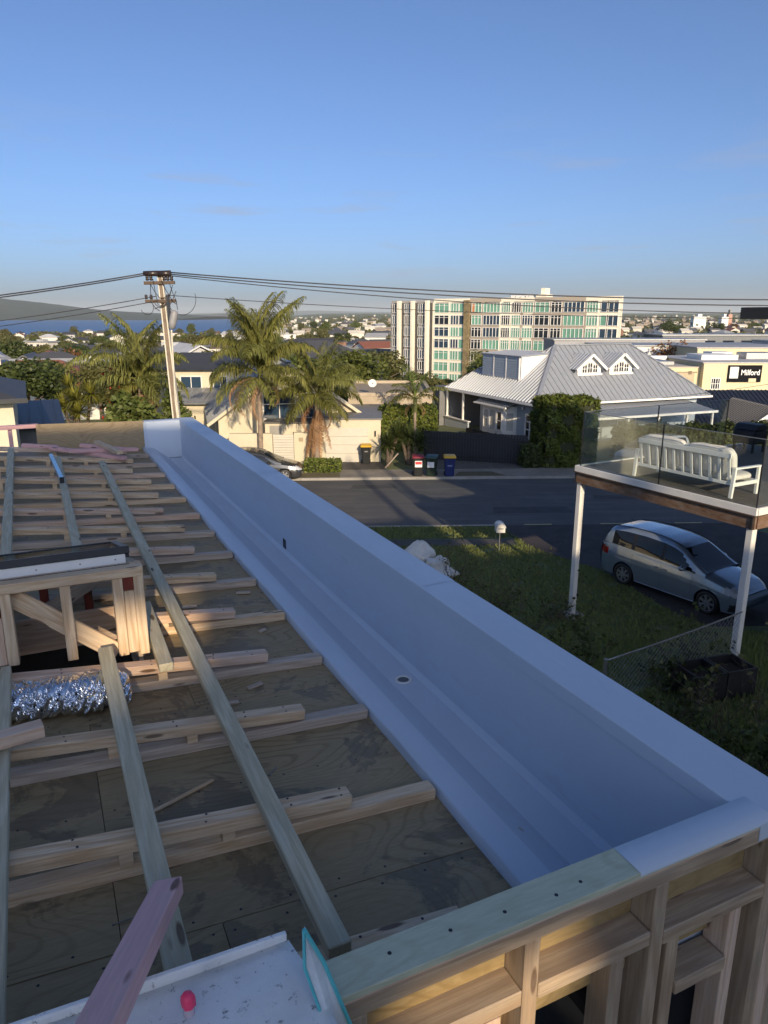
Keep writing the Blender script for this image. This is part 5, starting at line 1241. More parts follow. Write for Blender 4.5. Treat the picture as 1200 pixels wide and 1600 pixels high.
for k in range(9):
    r = random.Random(100 + k); a = Vector((-7.6 + r.uniform(-.5, .4), 25.85 + r.uniform(-.1, .1), r.uniform(8.3, 9.1))); b_ = Vector((-7.6 + r.uniform(-.55, .55), 25.85, r.uniform(7.7, 8.9))); m_ = (a + b_) / 2 + Vector((r.uniform(-.2, .2), r.uniform(-.15, .1), -r.uniform(.1, .45)))
    MB().tube([a, (a + m_) / 2 + Vector((0, 0, -.05)), m_, (b_ + m_) / 2 + Vector((0, 0, -.05)), b_], .012, 5).build('jumper_cable', MT['black_plastic'], pp, smooth=True)
for (cx, cz, rr) in ((-6.95, 8.45, .5), (-8.15, 8.15, .22)):
    MB().tube([(cx + rr * math.cos(t), 25.85, cz + rr * 1.1 * math.sin(t)) for t in np.linspace(-PI * .9, .3, 14)], .01, 5).build('jumper_cable', MT['black_plastic'], pp, smooth=True)
MB().tube([(-7.55 + .18, 25.86, 7.4), (-7.42, 25.86, 5.0), (-7.30 + .1, 25.86, 0)], .03, 6).build('conduit', polef, pp)
wirem = M_plain('cable_sheath', (0.035, 0.035, 0.04), .5)
def wire(label, a, b_, sag, r=.016, n=40):
    a, b_ = Vector(a), Vector(b_); pts = []
    for i in range(n + 1):
        t = i / n; p = a + (b_ - a) * t; p.z -= 4 * sag * t * (1 - t); pts.append(p)
    o = MB().tube(pts, r, 5).build('overhead_wire', wirem, base=a, smooth=True); return tag(o, label, 'wire', 'overhead wires')
wire('uppermost overhead wire running left from the pole', (-7.95, 25.88, 9.30), (-48, 24.2, 9.5), 1.75, .022)
wire('second overhead wire running left from the pole top', (-8.05, 25.84, 9.22), (-48, 24.0, 9.2), 1.7, .022)
wire('thin lower overhead wire running left across the island', (-7.8, 25.84, 8.52), (-48, 24.2, 9.0), 1.9, .014)
wire('lowest overhead wire running left across the island', (-7.8, 25.84, 8.36), (-48, 24.2, 8.7), 1.9, .014)
wire('uppermost overhead wire running right over the apartment block', (-7.3, 25.88, 9.30), (38, 28, 9.45), .95, .022)
wire('second overhead wire running right over the apartment block', (-7.3, 25.84, 9.24), (38, 27.8, 9.3), 1.05, .020)
wire('third overhead wire running right over the apartment block', (-7.2, 25.84, 9.18), (38, 27.6, 9.1), 1.2, .016)
wire('thin lower overhead wire running right across the far suburb', (-7.4, 25.84, 8.55), (38, 28, 8.6), .8, .012)
wire('thin service wire dropping to the villa eave from the upper right', (31, 27.8, 8.9), tuple(FV.w((9.8, -.1, E0))), .5, .014)

# ------------------------------------------------------------------ wheelie bins
def bin_(label, X, Y, rz, body, lid, sticker=None, s=1.0, lean=0.0):
    F = Frame((X, Y, 0), rz); t = thing('wheelie_bin', label, 'bin', (0, 0, 0), F, 'wheelie bins by the street')
    def ringed(prof):
        mb = MB(); rows = []
        for (w, d, z, oy) in prof:
            rows.append([(sx * w / 2 + 0, oy + sy * d / 2, z) for sx, sy in ((-1, -1), (-.75, -1.06), (.75, -1.06), (1, -1), (1, 1), (-1, 1), (-1, -1))])
        mb.grid(rows); mb.add(rows[0][:6], [tuple(range(6))]); mb.add(rows[-1][:6], [tuple(range(6))]); return mb
    ringed([(.42, .46, .04, .02), (.45, .50, .35, .01), (.54, .60, .92, 0), (.60, .68, .93, 0), (.60, .68, .97, 0)]).build('body', body, t, bevel=.008)
    ringed([(.61, .70, .972, -.005), (.62, .72, 1.0, -.01), (.60, .68, 1.05, 0), (.50, .52, 1.085, .02)]).build('lid', lid, t, bevel=.008)
    MB().tube([(-.26, .38, .98), (.26, .38, .98)], .016, 8).build('handle', body, t)
    for s_ in (-1, 1):
        MB().tube([(s_ * .20, .25, .10), (s_ * .26, .25, .10)], .10, 14).build('wheel', MT['black_plastic'], t)
    if sticker:
        w, h, z, c_ = sticker; MB().box(-w / 2, w / 2, -.335, -.30, z, z + h).build('sticker', c_, t)
    return t
binb = M_plain('bin_black', (0.012, 0.014, 0.016), .45, var=.2); bing = M_plain('bin_dark_green', (0.010, 0.022, 0.016), .45, var=.2); binbl = M_plain('bin_blue', (0.012, 0.025, 0.12), .4, var=.15)
lidr = M_plain('lid_red', (0.20, 0.02, 0.03), .45); lidg = M_plain('lid_teal', (0.03, 0.07, 0.075), .45); lidy = M_plain('lid_yellow', (0.62, 0.36, 0.02), .45, var=.08)
stw = M_plain('white_sticker', (0.75, 0.75, 0.75), .5); 
rb_ = bin_('black wheelie bin with dark red lid and white sticker', 1.72, 36.05, .05, binb, lidr, (.36, .32, .52, stw))
MB().box(-.16, .16, -.338, -.335, .66, .80).build('red_print', M_plain('red_print', (0.55, 0.04, 0.05), .5), rb_)
bin_('dark green wheelie bin with teal lid and white notice', 2.42, 36.05, -.22, bing, lidg, (.34, .28, .50, stw))
bb = bin_('blue wheelie bin with yellow lid on the verge', 3.32, 36.05, 0, binbl, lidy)
MB().box(-.12, .12, -.323, -.300, .55, .62).build('faded_print', M_plain('faded_print', (0.15, 0.18, 0.35), .5), bb)
yb = bin_('black wheelie bin with yellow lid at the garage corner', -.99, 39.25, .05, binb, lidy)
MB().box(-.09, .09, -.323, -.300, .70, .76).build('faded_print', M_plain('grey_print', (0.2, 0.2, 0.2), .5), yb)
lb = thing('leaning_plank', 'dark plank leaning in the planting beside the bins', 'plank', (.25, 38.0, 0))
beam('board', (.05, 37.95, .02), (.75, 38.3, .75), .12, .03, MT['pine_grey'], lb)
sheet('verge_grass', [(3.6, 36.0), (6.2, 36.1), (5.6, 37.1), (3.9, 37.0)], .022, M_plain('dry_verge', (0.11, 0.09, 0.045), .95, var=.4, ns=5, bs=.6, bscale=40))
sheet('verge_strip', [(-60, farY(-60) + .05), (-2.2, farY(-2.2) + .05), (-2.3, 36.7), (-60, 34.5)], .016, M_plain('dry_verge_strip', (0.15, 0.125, 0.065), .95, var=.4, ns=4, bs=.6, bscale=40))

# ------------------------------------------------------------------ cars
def sm(x, tab, k=0):
    xs = np.array([a for a, _ in tab]); ys = np.array([b for _, b in tab]); o = np.argsort(xs)
    return np.interp(x, xs[o], ys[o])
def car(label, X, Y, Z, heading, paint, hs=1.0, suv=False, rear_lamp=True):
    F = Frame((X, Y, Z), heading); t = thing('parked_car', label, 'car', (0, 0, 0), F)
    xf, xr = 2.20, -2.38; WX = (1.36, -1.39); WR = .325; AR = .385
    n = 250; xs = np.linspace(xr, xf, n)
    def smooth(a, w=9):
        p = np.pad(a, w // 2, mode='edge'); return np.convolve(p, np.ones(w) / w, 'valid')
    hw = smooth(sm(xs, [(2.2, .60), (2.12, .73), (1.95, .82), (1.6, .865), (.8, .875), (-.6, .875), (-1.7, .865), (-2.1, .82), (-2.3, .74), (-2.38, .64)]), 7)
    belt = smooth(sm(xs, [(2.2, .60), (2.05, .70), (1.7, .82), (1.2, .90), (.6, .93), (-.4, .965), (-1.4, 1.0), (-2.1, 1.03), (-2.38, .98)]), 9)
    top = smooth(sm(xs, [(2.2, .62), (2.1, .74), (1.9, .85), (1.5, .95), (1.1, 1.02), (.6, 1.02), (-2.0, 1.05), (-2.25, 1.03), (-2.38, .99)]), 9)
    zb = sm(xs, [(2.2, .30), (2.1, .22), (1.9, .20), (-2.1, .22), (-2.3, .26), (-2.38, .34)])
    for wx in WX:
        m_ = np.abs(xs - wx) < AR; zb[m_] = np.maximum(zb[m_], WR + np.sqrt(np.maximum(0, AR ** 2 - (xs[m_] - wx) ** 2)) - .0)
    belt *= hs; top *= hs
    K = 24; fr_ = np.linspace(0, 1, K)
    rows = []
    for i in range(n):
        r = []
        for f in fr_:
            z = zb[i] + (belt[i] - zb[i]) * f
            zz = (z - .2) / (belt[i] - .2)
            bulge = .945 + .055 * math.sin(min(1, max(0, zz) ** .8) * PI * .92) - .02 * max(0, zz - .75) * 4
            if abs(zz - .62) < .05: bulge += .004
            r.append((xs[i], hw[i] * bulge, z))
        wtop = r[-1][1]
        for f, q in ((.93, .35), (.78, .72), (.5, .93), (.2, 1.0), (0, 1.0)):
            r.append((xs[i], wtop * f, belt[i] + (top[i] - belt[i]) * q))
        rows.append(r)
    m = len(rows[0]); cats = {}
    def cls(x, y, z, j):
        if x > 1.72 and .60 * hs < z < .80 * hs and y > .42 and j < m - 4 and z > .60 * hs + (2.2 - x) * .20 - .02: return 'headlight'
        if x < -2.02 and .74 * hs < z < .93 * hs and y > .50: return 'tail_light'
        if x > 1.98 and .26 < z < .44 and y < .50: return 'grille'
        if x > 1.95 and .27 < z < .46 and .58 < y < .80 and not suv: return 'fog_recess'
        return 'body'
    for s in (1, -1):
        for i in range(n - 1):
            for j in range(m - 1):
                q = [rows[i][j], rows[i + 1][j], rows[i + 1][j + 1], rows[i][j + 1]]
                c_ = [sum(p[k] for p in q) / 4 for k in range(3)]
                nm = cls(c_[0], c_[1], c_[2], j); key = nm if nm in ('body', 'grille') else nm + str(s)
                cats.setdefault(key, MB()).add([(p[0], p[1] * s, p[2]) for p in q], [(0, 1, 2, 3)])
    for e, i in ((1, n - 1), (-1, 0)):                       # end faces: bumper and tailgate
        r = rows[i]; mm = cats['body']
        mm.grid([[(p[0] + e * .05 * math.sin(PI * k / (K - 1)), p[1] * s * f, p[2]) for s, f in ((1, 1), (1, .6), (1, 0), (-1, .6), (-1, 1))] for k, p in enumerate(r[:K])])
    lamp = M_plain('clear_lamp', (0.55, 0.57, 0.6), .08, var=.3, ns=14) if 'clear_lamp' not in bpy.data.materials else bpy.data.materials['clear_lamp']
    redl = M_plain('red_lamp', (0.28, 0.01, 0.012), .12) if 'red_lamp' not in bpy.data.materials else bpy.data.materials['red_lamp']
    for key, mm in cats.items():
        nm = key.rstrip('-1'); mat = {'body': paint, 'headlight': lamp, 'tail_light': redl, 'grille': MT['black_plastic'], 'fog_recess': MT['black_plastic']}[nm]
        o = mm.build(nm, mat, t, fix=False)
        bm = bmesh.new(); bm.from_mesh(o.data); bmesh.ops.remove_doubles(bm, verts=bm.verts, dist=.0005); bmesh.ops.recalc_face_normals(bm, faces=bm.faces); bm.to_mesh(o.data); bm.free()
        o.data.polygons.foreach_set('use_smooth', [True] * len(o.data.polygons))
    # greenhouse
    gx0, gx1 = -2.30, 1.22; ng = 120; gx = np.linspace(gx0, gx1, ng)
    zt = smooth(sm(gx, [(1.22, .99), (1.1, 1.04), (.42, 1.42), (.15, 1.52), (-.2, 1.575), (-.8, 1.605), (-1.5, 1.585), (-1.95, 1.53), (-2.08, 1.46), (-2.30, 1.0)] if not suv else
                   [(1.22, .99), (1.0, 1.07), (.35, 1.40), (.0, 1.5), (-.5, 1.55), (-1.2, 1.52), (-1.7, 1.42), (-2.1, 1.2), (-2.3, 1.0)]), 7) * hs
    gb = np.interp(gx, xs, belt) - .005; gw = np.interp(gx, xs, hw) * .945
    rows = []
    for i in range(ng):
        f = max(0.02, min(1, (zt[i] - gb[i]) / (.62 * hs))); wt = gw[i] - (gw[i] - .61) * f ** 1.1; h = zt[i] - gb[i]; r = []
        for q in (0, .1, .25, .4, .55, .7, .82, .90): r.append((gx[i], gw[i] + (wt - gw[i]) * q ** 1.25, gb[i] + h * q * .965))
        for a, b_ in ((.93, .985), (.84, 1.0), (.6, 1.012), (.3, 1.02), (0, 1.022)): r.append((gx[i], wt * a, gb[i] + h * b_))
        rows.append(r)
    m = len(rows[0]); parts = {}
    wnd = [('front', -.12, .62), ('rear', -1.08, -.20), ('quarter', -1.92, -1.20)]
    for s in (1, -1):
        for i in range(ng - 1):
            for j in range(m - 1):
                q = [rows[i][j], rows[i + 1][j], rows[i + 1][j + 1], rows[i][j + 1]]; x = (gx[i] + gx[i + 1]) / 2; key = 'cabin'
                if 1 <= j <= 5:
                    for nm, a, b_ in wnd:
                        lim = b_ if nm != 'front' else b_ + (0.42 - .075 * 1.6 * j)
                        if a < x < lim: key = 'side_window_' + nm + str(s)
                    if key == 'cabin' and -1.92 < x < (.80 - .08 * j): key = 'pillar'
                if j >= 9 and x > .40: key = 'windscreen'
                if j >= 8 and x < -2.06: key = 'rear_window'
                parts.setdefault(key, MB()).add([(p[0], p[1] * s, p[2]) for p in q], [(0, 1, 2, 3)])
    carglass = bpy.data.materials.get('car_glass') or M_win('car_glass', (0.010, 0.012, 0.014), .03)
    for key, mm in parts.items():
        nm = 'side_window' if key.startswith('side') else key
        o = mm.build(nm, paint if key == 'cabin' else MT['black_plastic'] if key == 'pillar' else carglass, t, fix=False)
        bm = bmesh.new(); bm.from_mesh(o.data); bmesh.ops.remove_doubles(bm, verts=bm.verts, dist=.0005); bmesh.ops.recalc_face_normals(bm, faces=bm.faces); bm.to_mesh(o.data); bm.free()
        o.data.polygons.foreach_set('use_smooth', [True] * len(o.data.polygons))
    MB().box(-2.2, 2.05, -.70, .70, .22, .60).build('underbody', MT['black_plastic'], t)
    # wheels
    rimm = bpy.data.materials.get('alloy_rim') or M_plain('alloy_rim', (0.45, 0.46, 0.48), .3, metal=.7, var=.1)
    for wx in WX:
        for s in (1, -1):
            Mw = Matrix.Translation((wx, s * .775, WR)) @ Matrix.Rotation(-s * PI / 2, 4, 'X')
            wo = MB().lathe([(.20, -.09), (.315, -.09), (.325, -.06), (.325, .06), (.315, .088), (.24, .095), (.225, .07)], 32, Mw).build('wheel', MT['black_plastic'], t, smooth=True)
            rm = MB().lathe([(.232, .07), (.225, .088), (.21, .088), (.205, .04)], 32, Mw)
            for k in range(7):
                a = 2 * PI * k / 7; Mk_ = Mw @ Matrix.Rotation(a, 4, 'Z')
                rm.boxM(Mk_, .03, .215, -.033, .033, .055, .086)
            rm.lathe([(0, .095), (.045, .093), (.06, .08), (.06, .05)], 16, Mw); rm.build('rim', rimm, wo)
            MB().lathe([(0, .035), (.2, .035)], 24, Mw).build('brake', MT['dark_metal'], wo)
    for s in (1, -1):
        mr = MB(); Mm = Matrix.Translation((.62, s * 1.0, 1.03 * hs)) @ Matrix.Diagonal((.09, .13, .075, 1))
        mr.lathe([(0, -1), (.6, -.85), (.95, -.4), (1, 0), (.95, .4), (.6, .85), (0, 1)], 14, Mm); mr.build('mirror', paint if not suv else MT['black_plastic'], t, smooth=True)
        MB().tube([(.66, s * .84, .97 * hs), (.64, s * .98, 1.0 * hs)], .03, 6).build('mirror_arm', MT['black_plastic'], t)
        for x in (-.02, -.30 if not suv else -.9):
            yb_ = float(np.interp(x, xs, hw)) * .985
            MB().tube([(x - .09, s * yb_, .80 * hs), (x - .06, s * (yb_ + .03), .805 * hs), (x + .06, s * (yb_ + .03), .805 * hs), (x + .09, s * yb_, .80 * hs)], .014, 6).build('door_handle', rimm, t, smooth=True)
        for x in (.86, -.14, -1.12):
            yy = [(x, s * (float(np.interp(x, xs, hw)) * (.945 + .055 * math.sin(min(1, zz ** .8) * PI * .92)) + .0015), .24 + (float(np.interp(x, xs, belt)) - .26) * zz) for zz in np.linspace(.02, .97, 10)]
            MB().tube(yy, .004, 4).build('door_seam', MT['black_plastic'], t)
        sk_ = [(x, s * (float(np.interp(x, xs, hw)) * .955 + .004), .235) for x in np.linspace(-.98, .95, 8)]
        MB().tube(sk_, .012, 5).build('sill_trim', rimm, t)
        for x0, x1 in ((.35, -1.9),):
            pts = [(x, s * .585, float(np.interp(x, gx, zt)) * 1.0 + .012) for x in np.linspace(x0, x1, 12)]
            MB().tube(pts, .012, 5).build('roof_rail', MT['black_plastic'], t)
    MB().box(2.215, 2.235, -.26, .26, .42, .54).build('number_plate', stw, t)
    MB().tube([(-1.75, 0, 1.60 * hs), (-1.9, 0, 1.68 * hs)], .006, 5).build('aerial', MT['black_plastic'], t)
    return t
silver = M_plain('silver_blue_paint', (0.33, 0.40, 0.48), .22, metal=.55, var=.04, ns=.8, coat=.8)
dgrey = M_plain('dark_grey_paint', (0.055, 0.058, 0.062), .25, metal=.4, var=.04, coat=.8)
wsilver = M_plain('white_silver_paint', (0.5, 0.52, 0.55), .25, metal=.3, var=.04, coat=.8)
hd = math.atan2(18.24 - 20.52, 8.65 - 7.10)
fx, fy = math.cos(hd), math.sin(hd)
cx, cy = (7.10 + 8.65) / 2 - fy * .80 - fx * -.0, (20.52 + 18.24) / 2 + fx * .80
car('silver-blue people carrier parked on the driveway under the balcony', cx + .16, cy + .10, .012, hd, silver, 1.10)
car('dark grey car parked across the street behind the parapet', -6.30, 35.62, -.06, 0.04, dgrey, .98, True)
car('pale car parked beside the villa seen through the balcony glass', 14.6, 39.0, .0, -2.6, wsilver)

# ------------------------------------------------------------------ letterbox, wrapped heap, sacks
lx = thing('letterbox', 'small white letterbox with curved roof on a post by the footpath', 'letterbox', (3.98, 23.8, 0))
MB().box(3.968, 3.992, 23.79, 23.815, -.1, .74).build('post', MT['galv'], lx)
arc = [(3.98 - .15 * math.cos(a), 23.6, .90 + .13 * math.sin(a)) for a in np.linspace(0, PI, 13)]
MB().prism([(3.83, 23.6, .73), (4.13, 23.6, .73)] + arc[::-1], (0, .4, 0)).build('box', whitew, lx, bevel=.006)
MB().prism([(p[0] + (p[0] - 3.98) * .12, 23.56, p[2] + .018) for p in arc] + [(p[0], 23.56, p[2] - .006) for p in arc[::-1]], (0, .48, 0)).build('roof', M_plain('letterbox_roof', (0.6, 0.6, 0.6), .5), lx)
MB().box(3.89, 4.07, 23.585, 23.60, .86, .885).build('slot', MT['black_plastic'], lx)
sheetm = M_plain('white_plastic_sheet', (0.66, 0.65, 0.62), .35, var=.12, ns=3, bs=.5, bscale=9)
def lump(name, label, c_, rx, ry, rz_, seed, cat, folds=.12, rot=0.0):
    r = np.random.default_rng(seed); ph = r.uniform(0, 6.28, 12); rows = []
    for i in range(33):
        th = PI * i / 32; row = []
        for j in range(49):
            p = 2 * PI * j / 48; d = np.array([math.sin(th) * math.cos(p), math.sin(th) * math.sin(p), math.cos(th)])
            f = 1 + folds * sum(math.sin((2 + k) * p + 2.2 * (k % 3) * th + ph[k]) / (1.6 + k * .45) for k in range(9)) * math.sin(th) + folds * .6 * math.sin(5 * th + ph[9]) + folds * .5 * abs(math.sin(7 * p + 4 * th + ph[3]))
            row.append((c_[0] + d[0] * rx * f, c_[1] + d[1] * ry * f, c_[2] + max(-1, d[2]) * rz_ * f))
        rows.append(row)
    o = MB().grid(rows).build(name, sheetm, base=(c_[0], c_[1], c_[2] - rz_), smooth=True); return tag(o, label, cat)
lump('wrapped_heap', 'large heap wrapped in white plastic sheet behind the parapet', (1.15, 22.2, .38), .44, .38, .45, 3, 'wrapped heap', .14)
lump('plastic_sack', 'crumpled white sack against the wrapped heap', (1.66, 21.6, .25), .34, .28, .26, 4, 'sack', .2)
lump('plastic_sack', 'small white sack lying furthest right of the wrapped heap', (1.98, 21.2, .15), .27, .22, .17, 6, 'sack', .2)

# ------------------------------------------------------------------ neighbour's balcony and house
e1 = Vector((.495, -.869, 0)); FN = Frame((4.95, 18.3, 0), math.atan2(-.869, .495))
dk = thing('balcony', 'raised timber balcony with brown beam and white posts over the driveway', 'balcony', (2.5, 3, 0), FN)
DZ = 4.13; DLx, DLy = 5.0, 7.0
stainw = M_wood('stained_beam', (0.20, 0.115, 0.07), (0.13, 0.07, 0.04), weather=.6, stain=(0.26, 0.22, 0.19)); deckm = M_wood('decking_timber', (0.17, 0.15, 0.13), (0.12, 0.10, 0.085), weather=.5)
beam('beam', (-.02, .03, 3.84), (DLx + .02, .03, 3.84), .05, .27, stainw, dk); beam('beam', (DLx, .09, 3.84), (DLx, DLy, 3.84), .05, .27, stainw, dk); beam('beam', (0, .09, 3.84), (0, DLy, 3.84), .05, .27, stainw, dk)
beam('beam_trim', (-.04, .0, 3.985), (DLx + .04, .0, 3.985), .10, .025, M_plain('dark_trim', (0.06, 0.04, 0.03), .8), dk)
beam('fascia', (-.03, .02, 4.075), (DLx + .03, .02, 4.075), .06, .15, whitew, dk); beam('fascia', (DLx + .01, .06, 4.075), (DLx + .01, DLy, 4.075), .06, .15, whitew, dk); beam('fascia', (-.01, .06, 4.075), (-.01, DLy, 4.075), .06, .15, whitew, dk)
y = .08
while y < DLy:
    beam('deck_board', (.03, y + .066, DZ - .012), (DLx - .03, y + .066, DZ - .012), .132, .024, deckm, dk); y += .139
for x in np.arange(.5, DLx, .6): beam('joist', (x, .07, 3.95), (x, DLy, 3.95), .045, .14, stainw, dk)
beam('corner_bracket', (.02, -.012, 3.70), (.02, -.012, 4.0), .06, .012, MT['dark_metal'], dk); beam('corner_bracket', (DLx - .05, -.012, 3.70), (DLx - .05, -.012, 4.0), .06, .012, MT['dark_metal'], dk)
for x, y, z0 in ((.10, .12, -.1), (DLx - .10, .12, .5), (DLx - .1, 5.5, -.1)):
    beam('post', (x, y, z0), (x, y, 3.70), .15, .15, whitew, dk, c=.012)
MB().box(-.12, .35, -.12, .36, -.1, .07).build('post_footing', MT['concrete'], dk, bevel=.03)
bal = thing('glass_balustrade', 'frameless tinted glass balustrade round the balcony', 'balustrade', (2.5, 1, DZ), FN)
bglass = M_glass('balustrade_glass', (0.93, 0.955, 0.955), .0)
def gpanel(x0, y0, x1, y1):
    d = Vector((x1 - x0, y1 - y0, 0)); L_ = d.length; M = Matrix.Translation((x0, y0, 0)) @ Matrix.Rotation(math.atan2(d.y, d.x), 4, 'Z')
    g_ = MB().boxM(M, .012, L_ - .012, -.006, .006, DZ + .02, 5.52).build('glass_panel', bglass, bal)
    MB().boxM(M, .01, L_ - .01, -.009, .009, 5.52, 5.536).build('top_edge', MT['galv'], g_)
    for q in (0, L_):
        MB().boxM(M, q - .011, q + .011, -.010, .010, DZ + .0, 5.52).build('joint_strip', MT['dark_metal'], g_)
gpanel(.06, .10, 2.52, .10); gpanel(2.52, .10, 4.95, .10); gpanel(.06, .10, .06, 2.85); gpanel(.06, 2.85, .06, 5.8); gpanel(4.95, .10, 4.95, 1.5)
bwhite = M_plain('bright_white_paint', (0.86, 0.86, 0.84), .45, var=.04)
# slatted outdoor sofa
so_ = thing('outdoor_sofa', 'white slatted outdoor sofa with pale cushions on the balcony', 'sofa', (2.9, .9, DZ), FN)
sx0, sx1, sy0, sy1 = 1.55, 4.15, .42, 1.25
for x in (sx0, sx1):
    beam('leg', (x, sy0 - .03, DZ), (x, sy0 + .02, DZ + .66), .075, .055, bwhite, so_); beam('leg', (x, sy1, DZ), (x, sy1, DZ + .60), .06, .06, bwhite, so_)
    beam('armrest', (x, sy0 - .02, DZ + .63), (x, sy1 + .05, DZ + .62), .08, .035, bwhite, so_); beam('side_rail', (x, sy0 + .03, DZ + .28), (x, sy1 - .03, DZ + .28), .035, .08, bwhite, so_)
beam('back_rail', (sx0 + .12, sy0 - .10, DZ + .90), (sx1 - .05, sy0 - .10, DZ + .90), .045, .10, bwhite, so_); beam('back_rail', (sx0 + .03, sy0 + .02, DZ + .30), (sx1 - .03, sy0 + .02, DZ + .30), .045, .07, bwhite, so_)
for k in range(11):
    x = sx0 + .16 + k * (sx1 - sx0 - .26) / 10; beam('slat', (x, sy0 + .01, DZ + .32), (x, sy0 - .09, DZ + .86), .022, .065, bwhite, so_, roll=PI / 2)
beam('seat_rail', (sx0 + .03, sy1, DZ + .28), (sx1 - .03, sy1, DZ + .28), .035, .08, bwhite, so_)
cush = M_plain('pale_cushion_fabric', (0.70, 0.67, 0.63), .9, var=.06, ns=6, bs=.15, bscale=60)
def cushion(x0, x1, y0, y1, z0, z1, tilt=0.0, nm='cushion', seed=1):
    r = random.Random(seed); rows = []; n = 20; cxx, cyy, czz = (x0 + x1) / 2, (y0 + y1) / 2, (z0 + z1) / 2; M = Matrix.Translation((cxx, cyy, czz)) @ Matrix.Rotation(tilt, 4, 'X')
    for i in range(n + 1):
        th = PI * i / n; row = []
        for j in range(33):
            p = 2 * PI * j / 32; e = .38
            def sp(v, k): return math.copysign(abs(v) ** k, v)
            px = sp(math.cos(p), e) * sp(math.sin(th), e); py = sp(math.sin(p), e) * sp(math.sin(th), e); pz = sp(math.cos(th), .55)
            w_ = 1 + .03 * math.sin(5 * p + seed) + .02 * math.sin(9 * th + seed * 2)
            row.append(tuple(M @ Vector((px * (x1 - x0) / 2, py * (y1 - y0) / 2 * w_, pz * (z1 - z0) / 2 * w_))))
        rows.append(row)
    return MB().grid(rows).build(nm, cush, so_, smooth=True)
cushion(sx0 + .12, (sx0 + sx1) / 2 + .03, sy0 - .02, sy0 + .18, DZ + .40, DZ + 1.06, .16, 'back_cushion', 1); cushion((sx0 + sx1) / 2 + .06, sx1 - .04, sy0 - .02, sy0 + .18, DZ + .40, DZ + 1.05, .16, 'back_cushion', 4)
cushion(sx0 + .06, sx1 - .06, sy0 + .06, sy1 + .03, DZ + .30, DZ + .48, 0, 'seat_cushion', 6)
bq = thing('barbecue', 'black covered barbecue at the back of the balcony', 'barbecue', (.9, 5.3, DZ), FN)
MB().box(.5, 1.2, 5.5, 6.1, DZ + .25, DZ + .62).build('body', MT['black_paint'], bq, bevel=.03); MB().prism([(.5, 5.5, DZ + .63), (.5, 6.1, DZ + .63), (.5, 6.0, DZ + .80), (.5, 5.62, DZ + .80)], (.7, 0, 0)).build('hood', MT['black_paint'], bq, bevel=.03)
for x in (.56, 1.14):
    for y in (5.56, 6.04): MB().box(x - .025, x + .025, y - .025, y + .025, DZ, DZ + .25).build('leg', MT['dark_metal'], bq)
nh = thing('neighbour_house', 'neighbouring house beside the balcony with dark flat eave', 'house', (8, 6, 0), FN)
MB().box(4.7, 15, 2.3, 12, -.2, 7.7).build('wall', M_plain('pale_weatherboard', (0.5, 0.5, 0.48), .7), nh)
MB().box(3.4, 16, 1.05, 13, 7.80, 8.04).build('roof_slab', M_plain('dark_eave', (0.022, 0.022, 0.025), .5), nh)
for k in range(6): MB().box(3.38, 3.40, 1.06, 13, 7.82 + k * .037, 7.84 + k * .037).build('fascia_groove', MT['black_paint'], nh)

# ------------------------------------------------------------------ chain-link fence, planter, twiggy bushes, lawn
cf = thing('chain_link_fence', 'low sagging chain-link fence below the balcony', 'fence', (5.5, 12.7, 1.0))
fa, fb_ = Vector((3.95, 11.75, 0)), Vector((7.36, 13.80, 0)); zf = lambda f: 1.03 - .12 * f
def ft(f): return 1.93 + .07 * f - .03 * math.sin(PI * f)
fd = fb_ - fa; fL = fd.length
beam('post', (fa.x, fa.y, .6), (fa.x, fa.y, 1.97), .06, .06, MT['galv'], cf)
MB().tube([(fa.x, fa.y, 1.93), *[tuple(fa + fd * f + Vector((0, 0, ft(f)))) for f in np.linspace(.08, 1, 12)]], .016, 6).build('top_rail', MT['galv'], cf, smooth=True)
mb = MB(); nn = 30
for k in range(-9, nn):
    for s in (1, -1):
        pts = []
        for q in np.linspace(0, 1, 7):
            f = (k + (q if s > 0 else 1 - q) * 8) / nn
            if 0 <= f <= 1: p = fa + fd * f; pts.append((p.x, p.y + .008 * math.sin(40 * q), zf(f) + (ft(f) - zf(f)) * q))
        if len(pts) > 1: mb.tube(pts, .0028, 3, False)
wm = mb.build('wire_mesh', MT['galv'], cf); wm['kind'] = 'stuff'
FP = Frame((5.62, 11.72, 0), .30); pt = thing('planter_box', 'black double planter box standing by the chain-link fence', 'planter', (.65, .35, .9), FP)
for (a, b_) in ((0, .66), (.68, 1.34)):
    pbx = MB().box(a, b_, 0, .04, .9, 1.6).box(a, b_, .62, .66, .9, 1.6).box(a, a + .04, .04, .62, .9, 1.6).box(b_ - .04, b_, .04, .62, .9, 1.6).build('tub', MT['black_plastic'], pt)
    MB().box(a + .04, b_ - .04, .04, .62, .9, 1.42).build('soil', M_plain('potting_soil', (0.03, 0.022, 0.017), .95) if a == 0 else bpy.data.materials['potting_soil'], pt)
twig_m = M_plain('bare_twigs', (0.11, 0.085, 0.065), .9, var=.3); 
